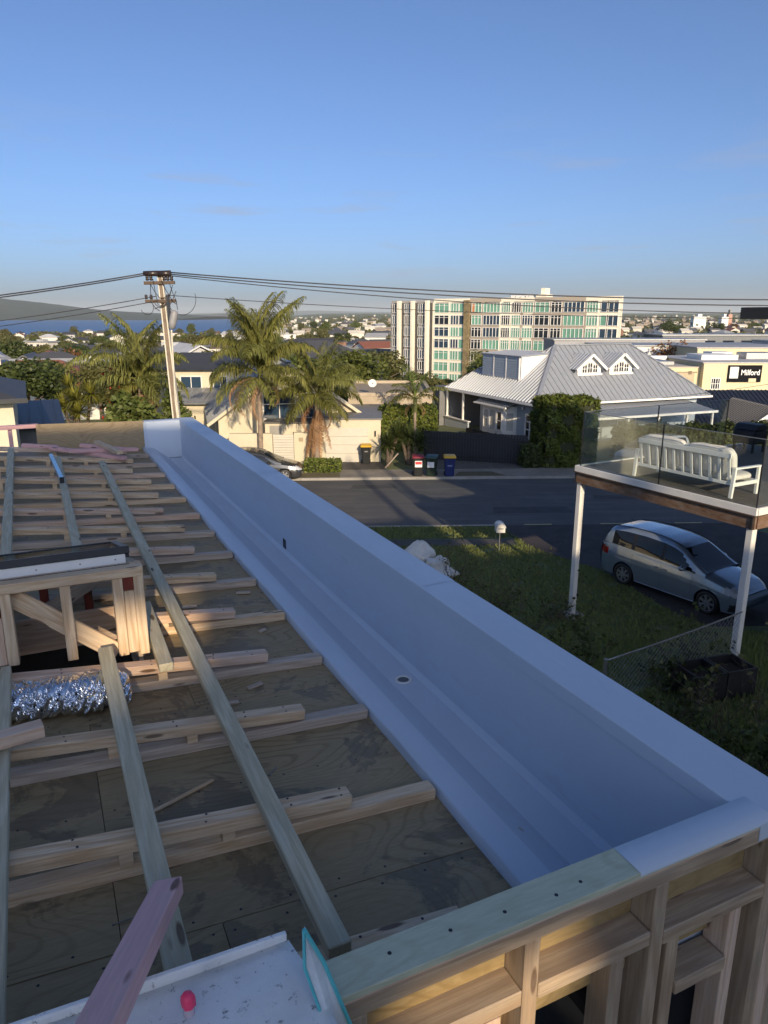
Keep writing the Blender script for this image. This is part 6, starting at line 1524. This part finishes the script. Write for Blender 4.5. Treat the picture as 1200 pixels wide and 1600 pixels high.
def twigs(label, X, Y, h, spread, seed, n=9, leaves=60, mat='olive', leaf=.05, group=None, dead=False):
    r = random.Random(seed); z0 = gz(X, Y); t = thing('twiggy_bush', label, 'bush', (X, Y, z0), group=group); mb = MB(); tips = []
    def grow(p, d, L_, rad, lev):
        pts = [p]; q = p.copy(); dd = d.copy()
        for i in range(4):
            dd = (dd + Vector((r.uniform(-.28, .28), r.uniform(-.28, .28), r.uniform(-.12, .2)))).normalized(); q = q + dd * L_ / 4; pts.append(q.copy())
        mb.tube(pts, [rad * (1 - .16 * i) for i in range(5)], 4, False)
        tips.extend(pts[2:])
        if lev > 0:
            for k in range(3):
                grow(pts[r.randint(1, 4)], (dd + Vector((r.uniform(-.9, .9), r.uniform(-.9, .9), r.uniform(-.1, .7)))).normalized(), L_ * r.uniform(.45, .7), rad * .5, lev - 1)
    for k in range(n):
        a = r.uniform(0, 6.28); grow(Vector((X + r.uniform(-.2, .2), Y + r.uniform(-.2, .2), z0 - .05)), Vector((math.cos(a) * spread, math.sin(a) * spread, 1)).normalized(), h * r.uniform(.55, .85), .011, 2)
    mb.build('stems', twig_m, t)
    if leaves:
        rr = np.random.default_rng(seed); P = np.array([tuple(tips[rr.integers(0, len(tips))]) for _ in range(leaves)]) + rr.normal(0, .03, (leaves, 3)) - np.array(BASES[t]); V, Fc = cards(P, leaf, rr, 1.7); link('foliage', mesh_np('foliage', V, Fc, leafm[mat]), t)
    return t
BG = 'twiggy bushes along the side of the house'
twlab = ['twiggy bush in front of the wrapped heap', 'bare twiggy bush right of the white sacks', 'tangled bush between the parapet and the left balcony post', 'low twigs at the foot of the left balcony post', 'tangled dark bush left of the fence post', 'leafy undergrowth below the chain-link fence', 'dead twigs left of the planter box', 'pale bare branches in front of the planter box', 'tall bare branches right of the planter box', 'dark undergrowth beside the parapet corner', 'leafy dark bush at the lower right edge', 'thorny bush behind the chain-link fence']
for i, (x, y, h, sp, lv, mt_) in enumerate(((2.1, 20.3, 1.5, .5, 150, 'olive'), (3.0, 18.6, 1.7, .7, 90, 'olive'), (3.5, 16.4, 1.6, .8, 260, 'dark'), (4.75, 17.9, .8, 1.0, 120, 'dark'), (3.9, 13.2, 1.1, .9, 400, 'dark'), (5.3, 12.2, .7, 1.1, 500, 'dark'), (4.9, 11.0, .8, 1.0, 260, 'dark'), (5.6, 10.6, 1.2, .7, 130, 'olive'), (6.6, 10.9, 1.5, .5, 110, 'olive'), (4.6, 9.6, .9, .9, 700, 'dark'), (5.6, 9.3, .9, .9, 900, 'dark'), (6.2, 13.8, 1.0, .9, 300, 'dark'))):
    twigs(twlab[i], x, y, h, sp, 300 + i, 10, lv, mt_, .06, BG)
# lawn: blades over the turf, one uncountable mass
r = np.random.default_rng(77); pts = []
while len(pts) < 110000:
    x = r.uniform(-4, 9.5, 4000); y = r.uniform(3, 26.8, 4000)
    for a, b_ in zip(x, y):
        if a * math.cos(A) + b_ * math.sin(A) < 1.9 and -a * math.sin(A) + b_ * math.cos(A) < 10.15: continue
        if 24.45 < b_ - .04 * a + .1 < 25.35 and a < 4.75: continue
        ed = np.interp(b_, [16.9, 18.4, 20.5, 21.85, 23.4, 24.3, 26.9], [8.9, 8.0, 7.35, 7.0, 5.75, 5.2, 4.5])
        if b_ > 16.9 and a > ed: continue
        if b_ > nearY(a) - .1: continue
        if math.sin(a * 2.1 + 1.3 * math.sin(b_ * 1.7)) * math.sin(b_ * 1.9) > .92: continue
        pts.append((a, b_, gz(a, b_)))
P = np.array(pts[:110000]); n = len(P); a = r.uniform(0, 6.28, n); h = r.uniform(.035, .09, n) * np.where(P[:, 1] < 16, 2.0, 1.0); w = .012 * np.where(P[:, 1] < 16, 1.2, 1.6)
dx, dy = np.cos(a) * w, np.sin(a) * w; lx_, ly_ = r.normal(0, .03, n), r.normal(0, .03, n)
V = np.stack([P + np.stack([-dx, -dy, 0 * a], 1), P + np.stack([dx, dy, 0 * a], 1), P + np.stack([lx_ + dx * .2, ly_ + dy * .2, h], 1), P + np.stack([lx_ - dx * .2, ly_ - dy * .2, h], 1)], 1).reshape(-1, 3)
lw = link('lawn_grass', mesh_np('lawn_grass', V, np.arange(4 * n).reshape(-1, 4), M_leaf('lawn_blades', (0.14, 0.19, 0.06), (0.27, 0.31, 0.12), .25))); tag(lw, 'short patchy green lawn grass beside the driveway', 'grass', kind='stuff')
# ------------------------------------------------------------------ far suburb: houses and trees
wallm = M_objcol('suburb_wall', .8, .12, .6); roofm = M_objcol('suburb_roof', .6, .15, .8)
def house_mesh(w, d, h, kind, rise):
    wall = MB().box(-w / 2, w / 2, -d / 2, d / 2, -2, h); e = .5; rf = MB(); x, y = w / 2 + e, d / 2 + e
    if kind == 'gable_x':
        wall.prism([(-w / 2, -d / 2, h), (-w / 2, d / 2, h), (-w / 2, 0, h + rise * .92)], (w, 0, 0))
        rf.prism([(-x, -y, h - .15), (-x, 0, h + rise), (-x, y, h - .15), (-x, y, h + .05), (-x, 0, h + rise + .22), (-x, -y, h + .05)], (2 * x, 0, 0))
    elif kind == 'gable_y':
        wall.prism([(-w / 2, -d / 2, h), (w / 2, -d / 2, h), (0, -d / 2, h + rise * .92)], (0, d, 0))
        rf.prism([(-x, -y, h - .15), (0, -y, h + rise), (x, -y, h - .15), (x, -y, h + .05), (0, -y, h + rise + .22), (-x, -y, h + .05)], (0, 2 * y, 0))
    elif kind == 'hip':
        k = min(x, y) * .95
        rf.add([(-x, -y, h), (x, -y, h), (x, y, h), (-x, y, h), (-x + k, 0, h + rise), (x - k, 0, h + rise)], [(0, 1, 5, 4), (1, 2, 5), (2, 3, 4, 5), (3, 0, 4), (3, 2, 1, 0)])
    else:
        rf.box(-x, x, -y, y, h, h + .35); rf.box(-w * .1, w * .15, -d * .2, d * .1, h + .35, h + 1.2)
    wn = []
    n = max(2, int(w / 3))
    for st in range(max(1, int(h / 2.8))):
        for i in range(n):
            xx = -w / 2 + w * (i + .5) / n; zz = .9 + st * 2.8; wn.append(MB().box(xx - .7, xx + .7, -d / 2 - .06, -d / 2, zz, zz + 1.3).mesh('window', glassd))
    return wall.mesh('wall', wallm), rf.mesh('roof', roofm), wn
HP = [house_mesh(12, 9, 3.0, 'gable_x', 2.2), house_mesh(9, 12, 3.2, 'gable_y', 2.6), house_mesh(13, 10, 3.0, 'hip', 2.2), house_mesh(11, 9, 5.6, 'hip', 1.9), house_mesh(12, 10, 6.0, 'gable_x', 2.0), house_mesh(14, 10, 5.8, 'flat', 0), house_mesh(9, 10, 5.4, 'gable_y', 2.4)]
WC = [('white', (0.72, 0.70, 0.66)), ('cream', (0.60, 0.53, 0.40)), ('pale grey', (0.45, 0.45, 0.45)), ('brick', (0.24, 0.12, 0.08)), ('off-white', (0.66, 0.62, 0.55)), ('charcoal', (0.06, 0.06, 0.07))]
RC = [('dark grey', (0.07, 0.072, 0.078)), ('pale grey', (0.36, 0.37, 0.38)), ('brown', (0.13, 0.085, 0.06)), ('terracotta', (0.26, 0.09, 0.05)), ('charcoal', (0.04, 0.042, 0.048)), ('white', (0.6, 0.6, 0.6))]
FORM = ['long gabled', 'gable-fronted', 'low hip-roofed', 'two storey hip-roofed', 'two storey gabled', 'flat-topped two storey', 'tall gable-fronted']
def zone(X, Y):
    r = X / Y
    return 'below the island' if r < -.36 else 'left of the tall palm' if r < -.2 else 'between palms and apartments' if r < .02 else 'near the apartments' if r < .3 else 'right of the apartments'
def dist_word(Y): return 'nearby' if Y < 160 else 'midway' if Y < 330 else 'far' if Y < 650 else 'farthest'
def put_house(k, X, Y, rz, wc, rc, s=1.0, z=None):
    wall, rf, wn = HP[k]; o = bpy.data.objects.new('suburban_house', None); col.objects.link(o); o.location = (X, Y, gz(X, Y) if z is None else z); o.rotation_euler = (0, 0, rz); o.scale = (s, s, s)
    lab = '%s %s house, %s roof, %s %s' % (FORM[k], WC[wc][0], RC[rc][0], dist_word(Y), zone(X, Y)); lab = lab.replace('two storey ', 'tall ')
    tag(o, lab, 'house', 'suburban houses ' + zone(X, Y)); BASES[o] = Vector(o.location)
    a = link('wall', wall, o); a.color = WC[wc][1] + (1,); b_ = link('roof', rf, o); b_.color = RC[rc][1] + (1,)
    if Y < 420:
        for m_ in wn: link('window', m_, o)
    return o
taken = [(28, 192, 40), (50, 110, 26), (62, 124, 26), (34, 60, 16), (5, 50, 14), (-5, 46, 13), (-14, 53, 9), (15, 49, 12), (-18, 26, 8), (55, 140, 18), (50, 153, 18), (85, 140, 14), (72, 166, 14), (35, 120, 12)]
def free(X, Y, rad):
    return all((X - a) ** 2 + (Y - b_) ** 2 > (rad + c_) ** 2 for a, b_, c_ in taken)
rs_ = random.Random(42); nH = 0
bands = [(62, 110, 22, 6.5), (110, 180, 34, 8.5), (180, 300, 48, 10), (300, 480, 60, 12), (480, 800, 60, 15), (800, 1400, 44, 22)]
for y0, y1, cnt, rad in bands:
    tries = 0; c_ = 0
    while c_ < cnt and tries < 3000:
        tries += 1; Y = rs_.uniform(y0, y1); r_ = rs_.uniform(-.60, .60); X = r_ * Y
        if Y > 960 and r_ < -.16: continue
        if not free(X, Y, rad * .8): continue
        if -.07 < r_ < .135 and Y < 172: continue
        if r_ >= .13 and Y < 185: continue
        taken.append((X, Y, rad * .8)); c_ += 1; nH += 1
        k = rs_.randrange(7); k = 2 if k == 5 and Y < 220 else k; wc = rs_.choices(range(6), (7, 3, 2, 1.2, 5, .8))[0]; rc = rs_.choices(range(6), (5, 3, 2, 2, 3, 1))[0]; rc = rc if k != 5 or rc in (0, 1, 4) else 1
        put_house(k, X, Y, rs_.choice((.4, .4 - PI / 2, .1, -.3, .4 + PI)) + rs_.uniform(-.15, .15), wc, rc, rs_.uniform(.85, 1.15))
put_house(5, -62, 215, .1, 0, 1, 1.4); put_house(0, -24, 96, .3, 0, 0, .9)
# trees
TP = {k: [tree_mesh(s, 9, 4.2, lf, n, k, .25, cl) for s, lf, n, cl in v] for k, v in {
    'dark': [(101, .34, 6000, 18), (102, .34, 6000, 13)], 'mid': [(103, .34, 6000, 16), (104, .32, 6000, 22)], 'olive': [(105, .32, 6000, 20), (106, .34, 5500, 14)], 'rust': [(107, .3, 3000, 24)]}.items()}
def norfolk(seed):
    r = np.random.default_rng(seed); P = []
    for lv in range(16):
        z = 3 + lv * .85; R = 3.0 * (1 - lv / 17.0); m_ = 90
        k = 6; aa = np.floor(r.uniform(0, k, m_)) * 2 * PI / k + lv; rr = r.uniform(.1, 1, m_) * R
        P.append(np.stack([rr * np.cos(aa) + r.normal(0, .12, m_), rr * np.sin(aa) + r.normal(0, .12, m_), z + .12 * rr + r.normal(0, .1, m_)], 1))
    P = np.concatenate(P); V, Fc = cards(P, .5, r, 1.4); t = MB().tube([(0, 0, -.3), (0, 0, 9), (0, 0, 16.6)], [.3, .2, .04], 6).mesh('trunk', bark); return t, mesh_np('crown', V, Fc, leafm['dark'])
NP = norfolk(5)
tiny_frond = frond_mesh(91, 2.6, .7, 1.8, 'palm', 16, .7, .5, .09)
def palm_crown():
    vs = []; fs = []; src = np.empty(len(tiny_frond.vertices) * 3, dtype=np.float32); tiny_frond.vertices.foreach_get('co', src); src = src.reshape(-1, 3); fc = np.array([list(p.vertices) for p in tiny_frond.polygons])
    for k in range(14):
        M = np.array((Matrix.Rotation(k * 2.399, 3, 'Z') @ Matrix.Rotation(-.5 + .09 * k, 3, 'Y'))); fs.append(fc + len(src) * k); vs.append(src @ M.T + np.array([0, 0, 7.5]))
    return mesh_np('crown', np.concatenate(vs), np.concatenate(fs), leafm['palm'])
FPm = (MB().tube([(0, 0, -.3), (0, 0, 3.5), (0, 0, 7.5)], [.24, .18, .15], 7).mesh('trunk', palm_bark), palm_crown())
nT = 0
def top_limit(X, Y):
    u = 600 + 1130 * X / Y / .975
    vm = 588 if 608 < u < 742 and Y < 172 else 562 if u < 300 and Y < 105 else 540 if u < 300 and Y < 190 else 545 if u >= 300 and Y < 190 else 522 if Y < 400 else 503
    return at(u, vm, Y).z
tb_ = [(58, 110, 60, 2.6, .9), (110, 180, 84, 3.6, 1.05), (180, 300, 90, 5, 1.1), (300, 520, 80, 8, 1.25), (520, 1000, 46, 12, 1.6)]
for y0, y1, cnt, rad, sz in tb_:
    tries = 0; c_ = 0
    while c_ < cnt and tries < 4000:
        tries += 1; Y = rs_.uniform(y0, y1); r_ = rs_.uniform(-.6, .6); X = r_ * Y
        if Y > 930 and r_ < -.16: continue
        if not free(X, Y, rad * .45): continue
        if Y < 110 and .05 < r_ < .6 and Y > 62: continue
        kd = rs_.choices(['dark', 'mid', 'olive', 'rust', 'norfolk', 'palm'], (4, 5, 5, .5, .5, 1.2))[0]
        s = sz * rs_.uniform(.55, 1.0)
        hh = {'norfolk': 15.0, 'palm': 9.5}.get(kd, 9.0); s = min(s, (top_limit(X, Y) - gz(X, Y)) / hh)
        if s < .22: continue
        taken.append((X, Y, rad * .45)); c_ += 1; nT += 1
        if kd == 'norfolk': put_tree(NP, X, Y, s * .9, 'dark conical pine tree %s %s' % (dist_word(Y), zone(X, Y)), 'far pines ' + zone(X, Y))
        elif kd == 'palm': put_tree(FPm, X, Y, s * 1.1, 'small slender palm %s %s' % (dist_word(Y), zone(X, Y)), 'far palms ' + zone(X, Y))
        else:
            nm = {'dark': 'dark green', 'mid': 'mid green', 'olive': 'olive green', 'rust': 'rust brown'}[kd]
            put_tree(rs_.choice(TP[kd]), X, Y, s, 'rounded %s tree %s %s' % (nm, dist_word(Y), zone(X, Y)), '%s trees %s' % (nm, zone(X, Y)), sz=rs_.uniform(.75, 1.1))
# chosen trees of the middle distance
for lab, u, Y, kd, s, szz in (('big dark pohutukawa behind the cream left house', 40, 52, 'dark', 1.0, .8), ('dark rounded tree left of the yucca', 62, 60, 'dark', .8, .9), ('broad dark tree top in front of the sea', 118, 150, 'dark', 1.3, .8), ('mid green tree filling the gap left of the power pole', 165, 62, 'mid', .9, .9), ('leafy tree behind the tall palm', 440, 62, 'mid', .95, .8), ('mid green tree right of the shorter queen palm', 552, 58, 'mid', .8, .95), ('olive tree in front of the apartment block base', 585, 75, 'olive', 1.0, .75), ('dark tree at the foot of the apartment block', 640, 120, 'dark', 1.0, .8), ('olive tree behind the bright young palm', 668, 82, 'olive', .85, .75), ('green tree left of the apartment block', 505, 90, 'olive', 1.1, .75), ('dark clump between the palms and the apartments', 560, 130, 'dark', 1.2, .8), ('rust brown autumn tree on the far side of the shops', 1062, 128, 'rust', 1.2, .9), ('brown tinged tree right of the power pole', 312, 60, 'rust', .55, .9), ('yellow-green tree right of the power pole', 285, 56, 'olive', .75, 1.0), ('dark tree behind the rear wing roof', 345, 75, 'olive', .95, .85), ('olive tree right of the shops below the far suburb', 1118, 165, 'olive', 1.0, .95)):
    p = at(u, 600, Y); s = s if u > 1000 else min(s, (top_limit(p.x, Y) - gz(p.x, Y)) / (9 * szz)); put_tree(rs_.choice(TP[kd]), p.x, Y, max(s, .2), lab, 'trees of the middle distance', sz=szz)
# continuous far tree cover and roofs beyond what can be told apart
r = np.random.default_rng(500); Pn = []
for k in range(2600):
    Y = 10 ** r.uniform(math.log10(240), math.log10(4200)); q = r.uniform(-.62, .62)
    if Y > 960 and q < -.17: continue
    X = q * Y; s = r.uniform(2.0, 4.5) * (1 + Y / 2200); m_ = 34; d = r.normal(size=(m_, 3)); d /= np.linalg.norm(d, axis=1, keepdims=True); d[:, 2] = np.abs(d[:, 2])
    Pn.append(np.array([X, Y, gz(X, Y)]) + d * np.array([s * 1.4, s * 1.4, s * .95]))
P = np.concatenate(Pn); V, Fc = cards(P, 2.4, r, 1.4); lw = link('far_woodland', mesh_np('far_woodland', V, Fc, leafm['olive'])); tag(lw, 'continuous far tree cover of the suburb towards the horizon', 'woodland', kind='stuff')
r2 = random.Random(9)
for nm_, cl, cnt in (('pale', (0.62, 0.58, 0.50), 230), ('tan', (0.34, 0.28, 0.22), 160), ('dark', (0.10, 0.10, 0.11), 200)):
    mb = MB()
    for k in range(cnt):
        Y = 10 ** r2.uniform(math.log10(600), math.log10(4200)); q = r2.uniform(-.19, .62); X = q * Y; z = gz(X, Y) + 1.2; w = r2.uniform(6, 11); h = r2.uniform(2.5, 4.5)
        mb.box(X, X + w, Y, Y + 8, z - 3, z + h); mb.prism([(X - .5, Y - .5, z + h + .02), (X - .5, Y + 8.5, z + h + .02), (X - .5, Y + 4, z + h + 2.2)], (w + 1, 0, 0))
    lw = mb.build('far_buildings', M_plain('far_%s_houses' % nm_, cl, .8, var=.3, ns=.01, rand=False), fix=False); tag(lw, 'mass of tiny %s houses towards the horizon' % nm_, 'houses', kind='stuff')
for lab, u, v, w, h, Y in (('cream church-like block with tower on the right skyline', 1094, 499, 15, 6, 900), ('white tower block on the right skyline', 1133, 500, 8, 7, 900), ('pink brick tower on the right skyline', 1141, 498, 5, 11, 950)):
    p = at(u, v, Y); t = thing('skyline_building', lab, 'building', (p.x, p.y, p.z - 6)); mm = MT['concrete'] if 'pink' in lab else whitew
    MB().box(p.x - w / 2, p.x + w / 2, Y, Y + 10, p.z - 12, p.z + h * .5).build('wall', mm if 'pink' not in lab else M_plain('pink_brick', (0.45, 0.26, 0.2), .8), t); MB().box(p.x - w / 6, p.x + w / 6, Y + 1, Y + 6, p.z + h * .5, p.z + h).build('tower', mm, t)

# ------------------------------------------------------------------ unseen blocks and screen added behind the camera for shade, and a tree
FL = Frame((0, 0, 0), math.radians(16.3))     # y runs with the sunlight
TE = math.tan(SUN_EL)
rh = thing('rear_shade_block', 'unseen stepped wall block added behind the camera to shade the roof and lawn', 'house', (-4, -19, 2), FL)  # added shade caster; its steps follow the wanted shadow edges
rwm = M_plain('rear_shade_wall', (0.30, 0.29, 0.27), .8)
q0 = -18.0
def ztop(w): return w - q0 * TE
MB().box(-6.5, -2.6, q0 - 6, q0, 0, ztop(9.57)).build('wall', rwm, rh)
MB().box(2.3, 9.5, q0 - 6, q0, 0, ztop(8.65)).build('wall', rwm, rh)
MB().box(-2.6, 2.3, q0 - 6, q0 - 1.2, 0, ztop(6.2)).build('wall', rwm, rh)
MB().box(9.5, 16.5, q0 - 6, q0, 0, ztop(7.0)).build('wall', rwm, rh)
sc_ = thing('shade_screen', 'unseen boarded screen added behind the camera, its gaps shaped for two sun patches', 'screen', (0, -18, 7), FL)  # added to shade the deck; gaps let sun patches onto wall and kerb
zA, zB = ztop(5.9), ztop(9.75); x = -2.6
while x < 2.3:
    segs = [(zA, zB)]
    if .36 < x + .06 < .92: segs = [(zA, ztop(6.52)), (ztop(6.82), zB)]
    if -.42 < x + .06 < .02: segs = [(zA, ztop(7.33)), (ztop(7.62), zB)]
    if x < -.6: segs[-1] = (segs[-1][0], ztop(9.72))
    for a, b_ in segs: MB().box(x, x + .121, q0 - .03, q0, a, b_).build('shade_board', MT['pine_grey'], sc_)
    x += .12
for zz in (ztop(6.2), ztop(9.0)): MB().box(-2.6, 2.3, q0 - .08, q0 - .031, zz, zz + .09).build('rail', MT['pine_grey'], sc_)
bt = thing('shade_tree', 'big leafy tree with two trunks standing behind the camera', 'tree', (12, -16, 0), FL)
for xx in (8.75, 10.25): MB().tube([(xx + .4, -16, 0), (xx, -16, 13), (xx + .5, -16, 18)], [.22, .17, .1], 8).build('trunk', bark, bt, smooth=True)
r = np.random.default_rng(900); P, d = crown_pts(r, 12000, 4.6, 3.0, 2.3, 26, .42, 0); P += np.array([16.6 - 12, 0, 12.6 + 16 * TE]); V, Fc = cards(P, .42, r, 1.5, nrm=d); link('crown', mesh_np('crown', V, Fc, leafm['mid']), bt)

# ------------------------------------------------------------------ labels that would still be shared: say the place in the row
from collections import defaultdict
dup = defaultdict(list)
for o in col.objects:
    if o.parent is None and 'label' in o.keys(): dup[o['label']].append(o)
NUM = ['first', 'second', 'third', 'fourth', 'fifth', 'sixth', 'seventh', 'eighth', 'ninth', 'tenth', 'eleventh', 'twelfth', 'thirteenth', 'fourteenth', 'fifteenth', 'sixteenth', 'seventeenth', 'eighteenth', 'nineteenth', 'twentieth']
for lab, os_ in dup.items():
    if len(os_) > 1:
        os_.sort(key=lambda o: o.location.x / max(1, o.location.y))
        for i, o in enumerate(os_): o['label'] = lab + (', %s from left' % NUM[i] if i < len(NUM) else ', among the rightmost')

# ------------------------------------------------------------------ sea air
hz, nt, b = nodes('sea_air'); nt.nodes.remove(b)
pv = nt.nodes.new('ShaderNodeVolumePrincipled'); pv.inputs['Color'].default_value = (0.90, 0.98, 1.0, 1); pv.inputs['Density'].default_value = 4.5e-5; pv.inputs['Anisotropy'].default_value = 0.0
nt.links.new(pv.outputs[0], nt.nodes['Material Output'].inputs['Volume'])
o = MB().box(-46000, 46000, -400, 47000, -24, 460).build('haze', hz); o['kind'] = 'stuff'
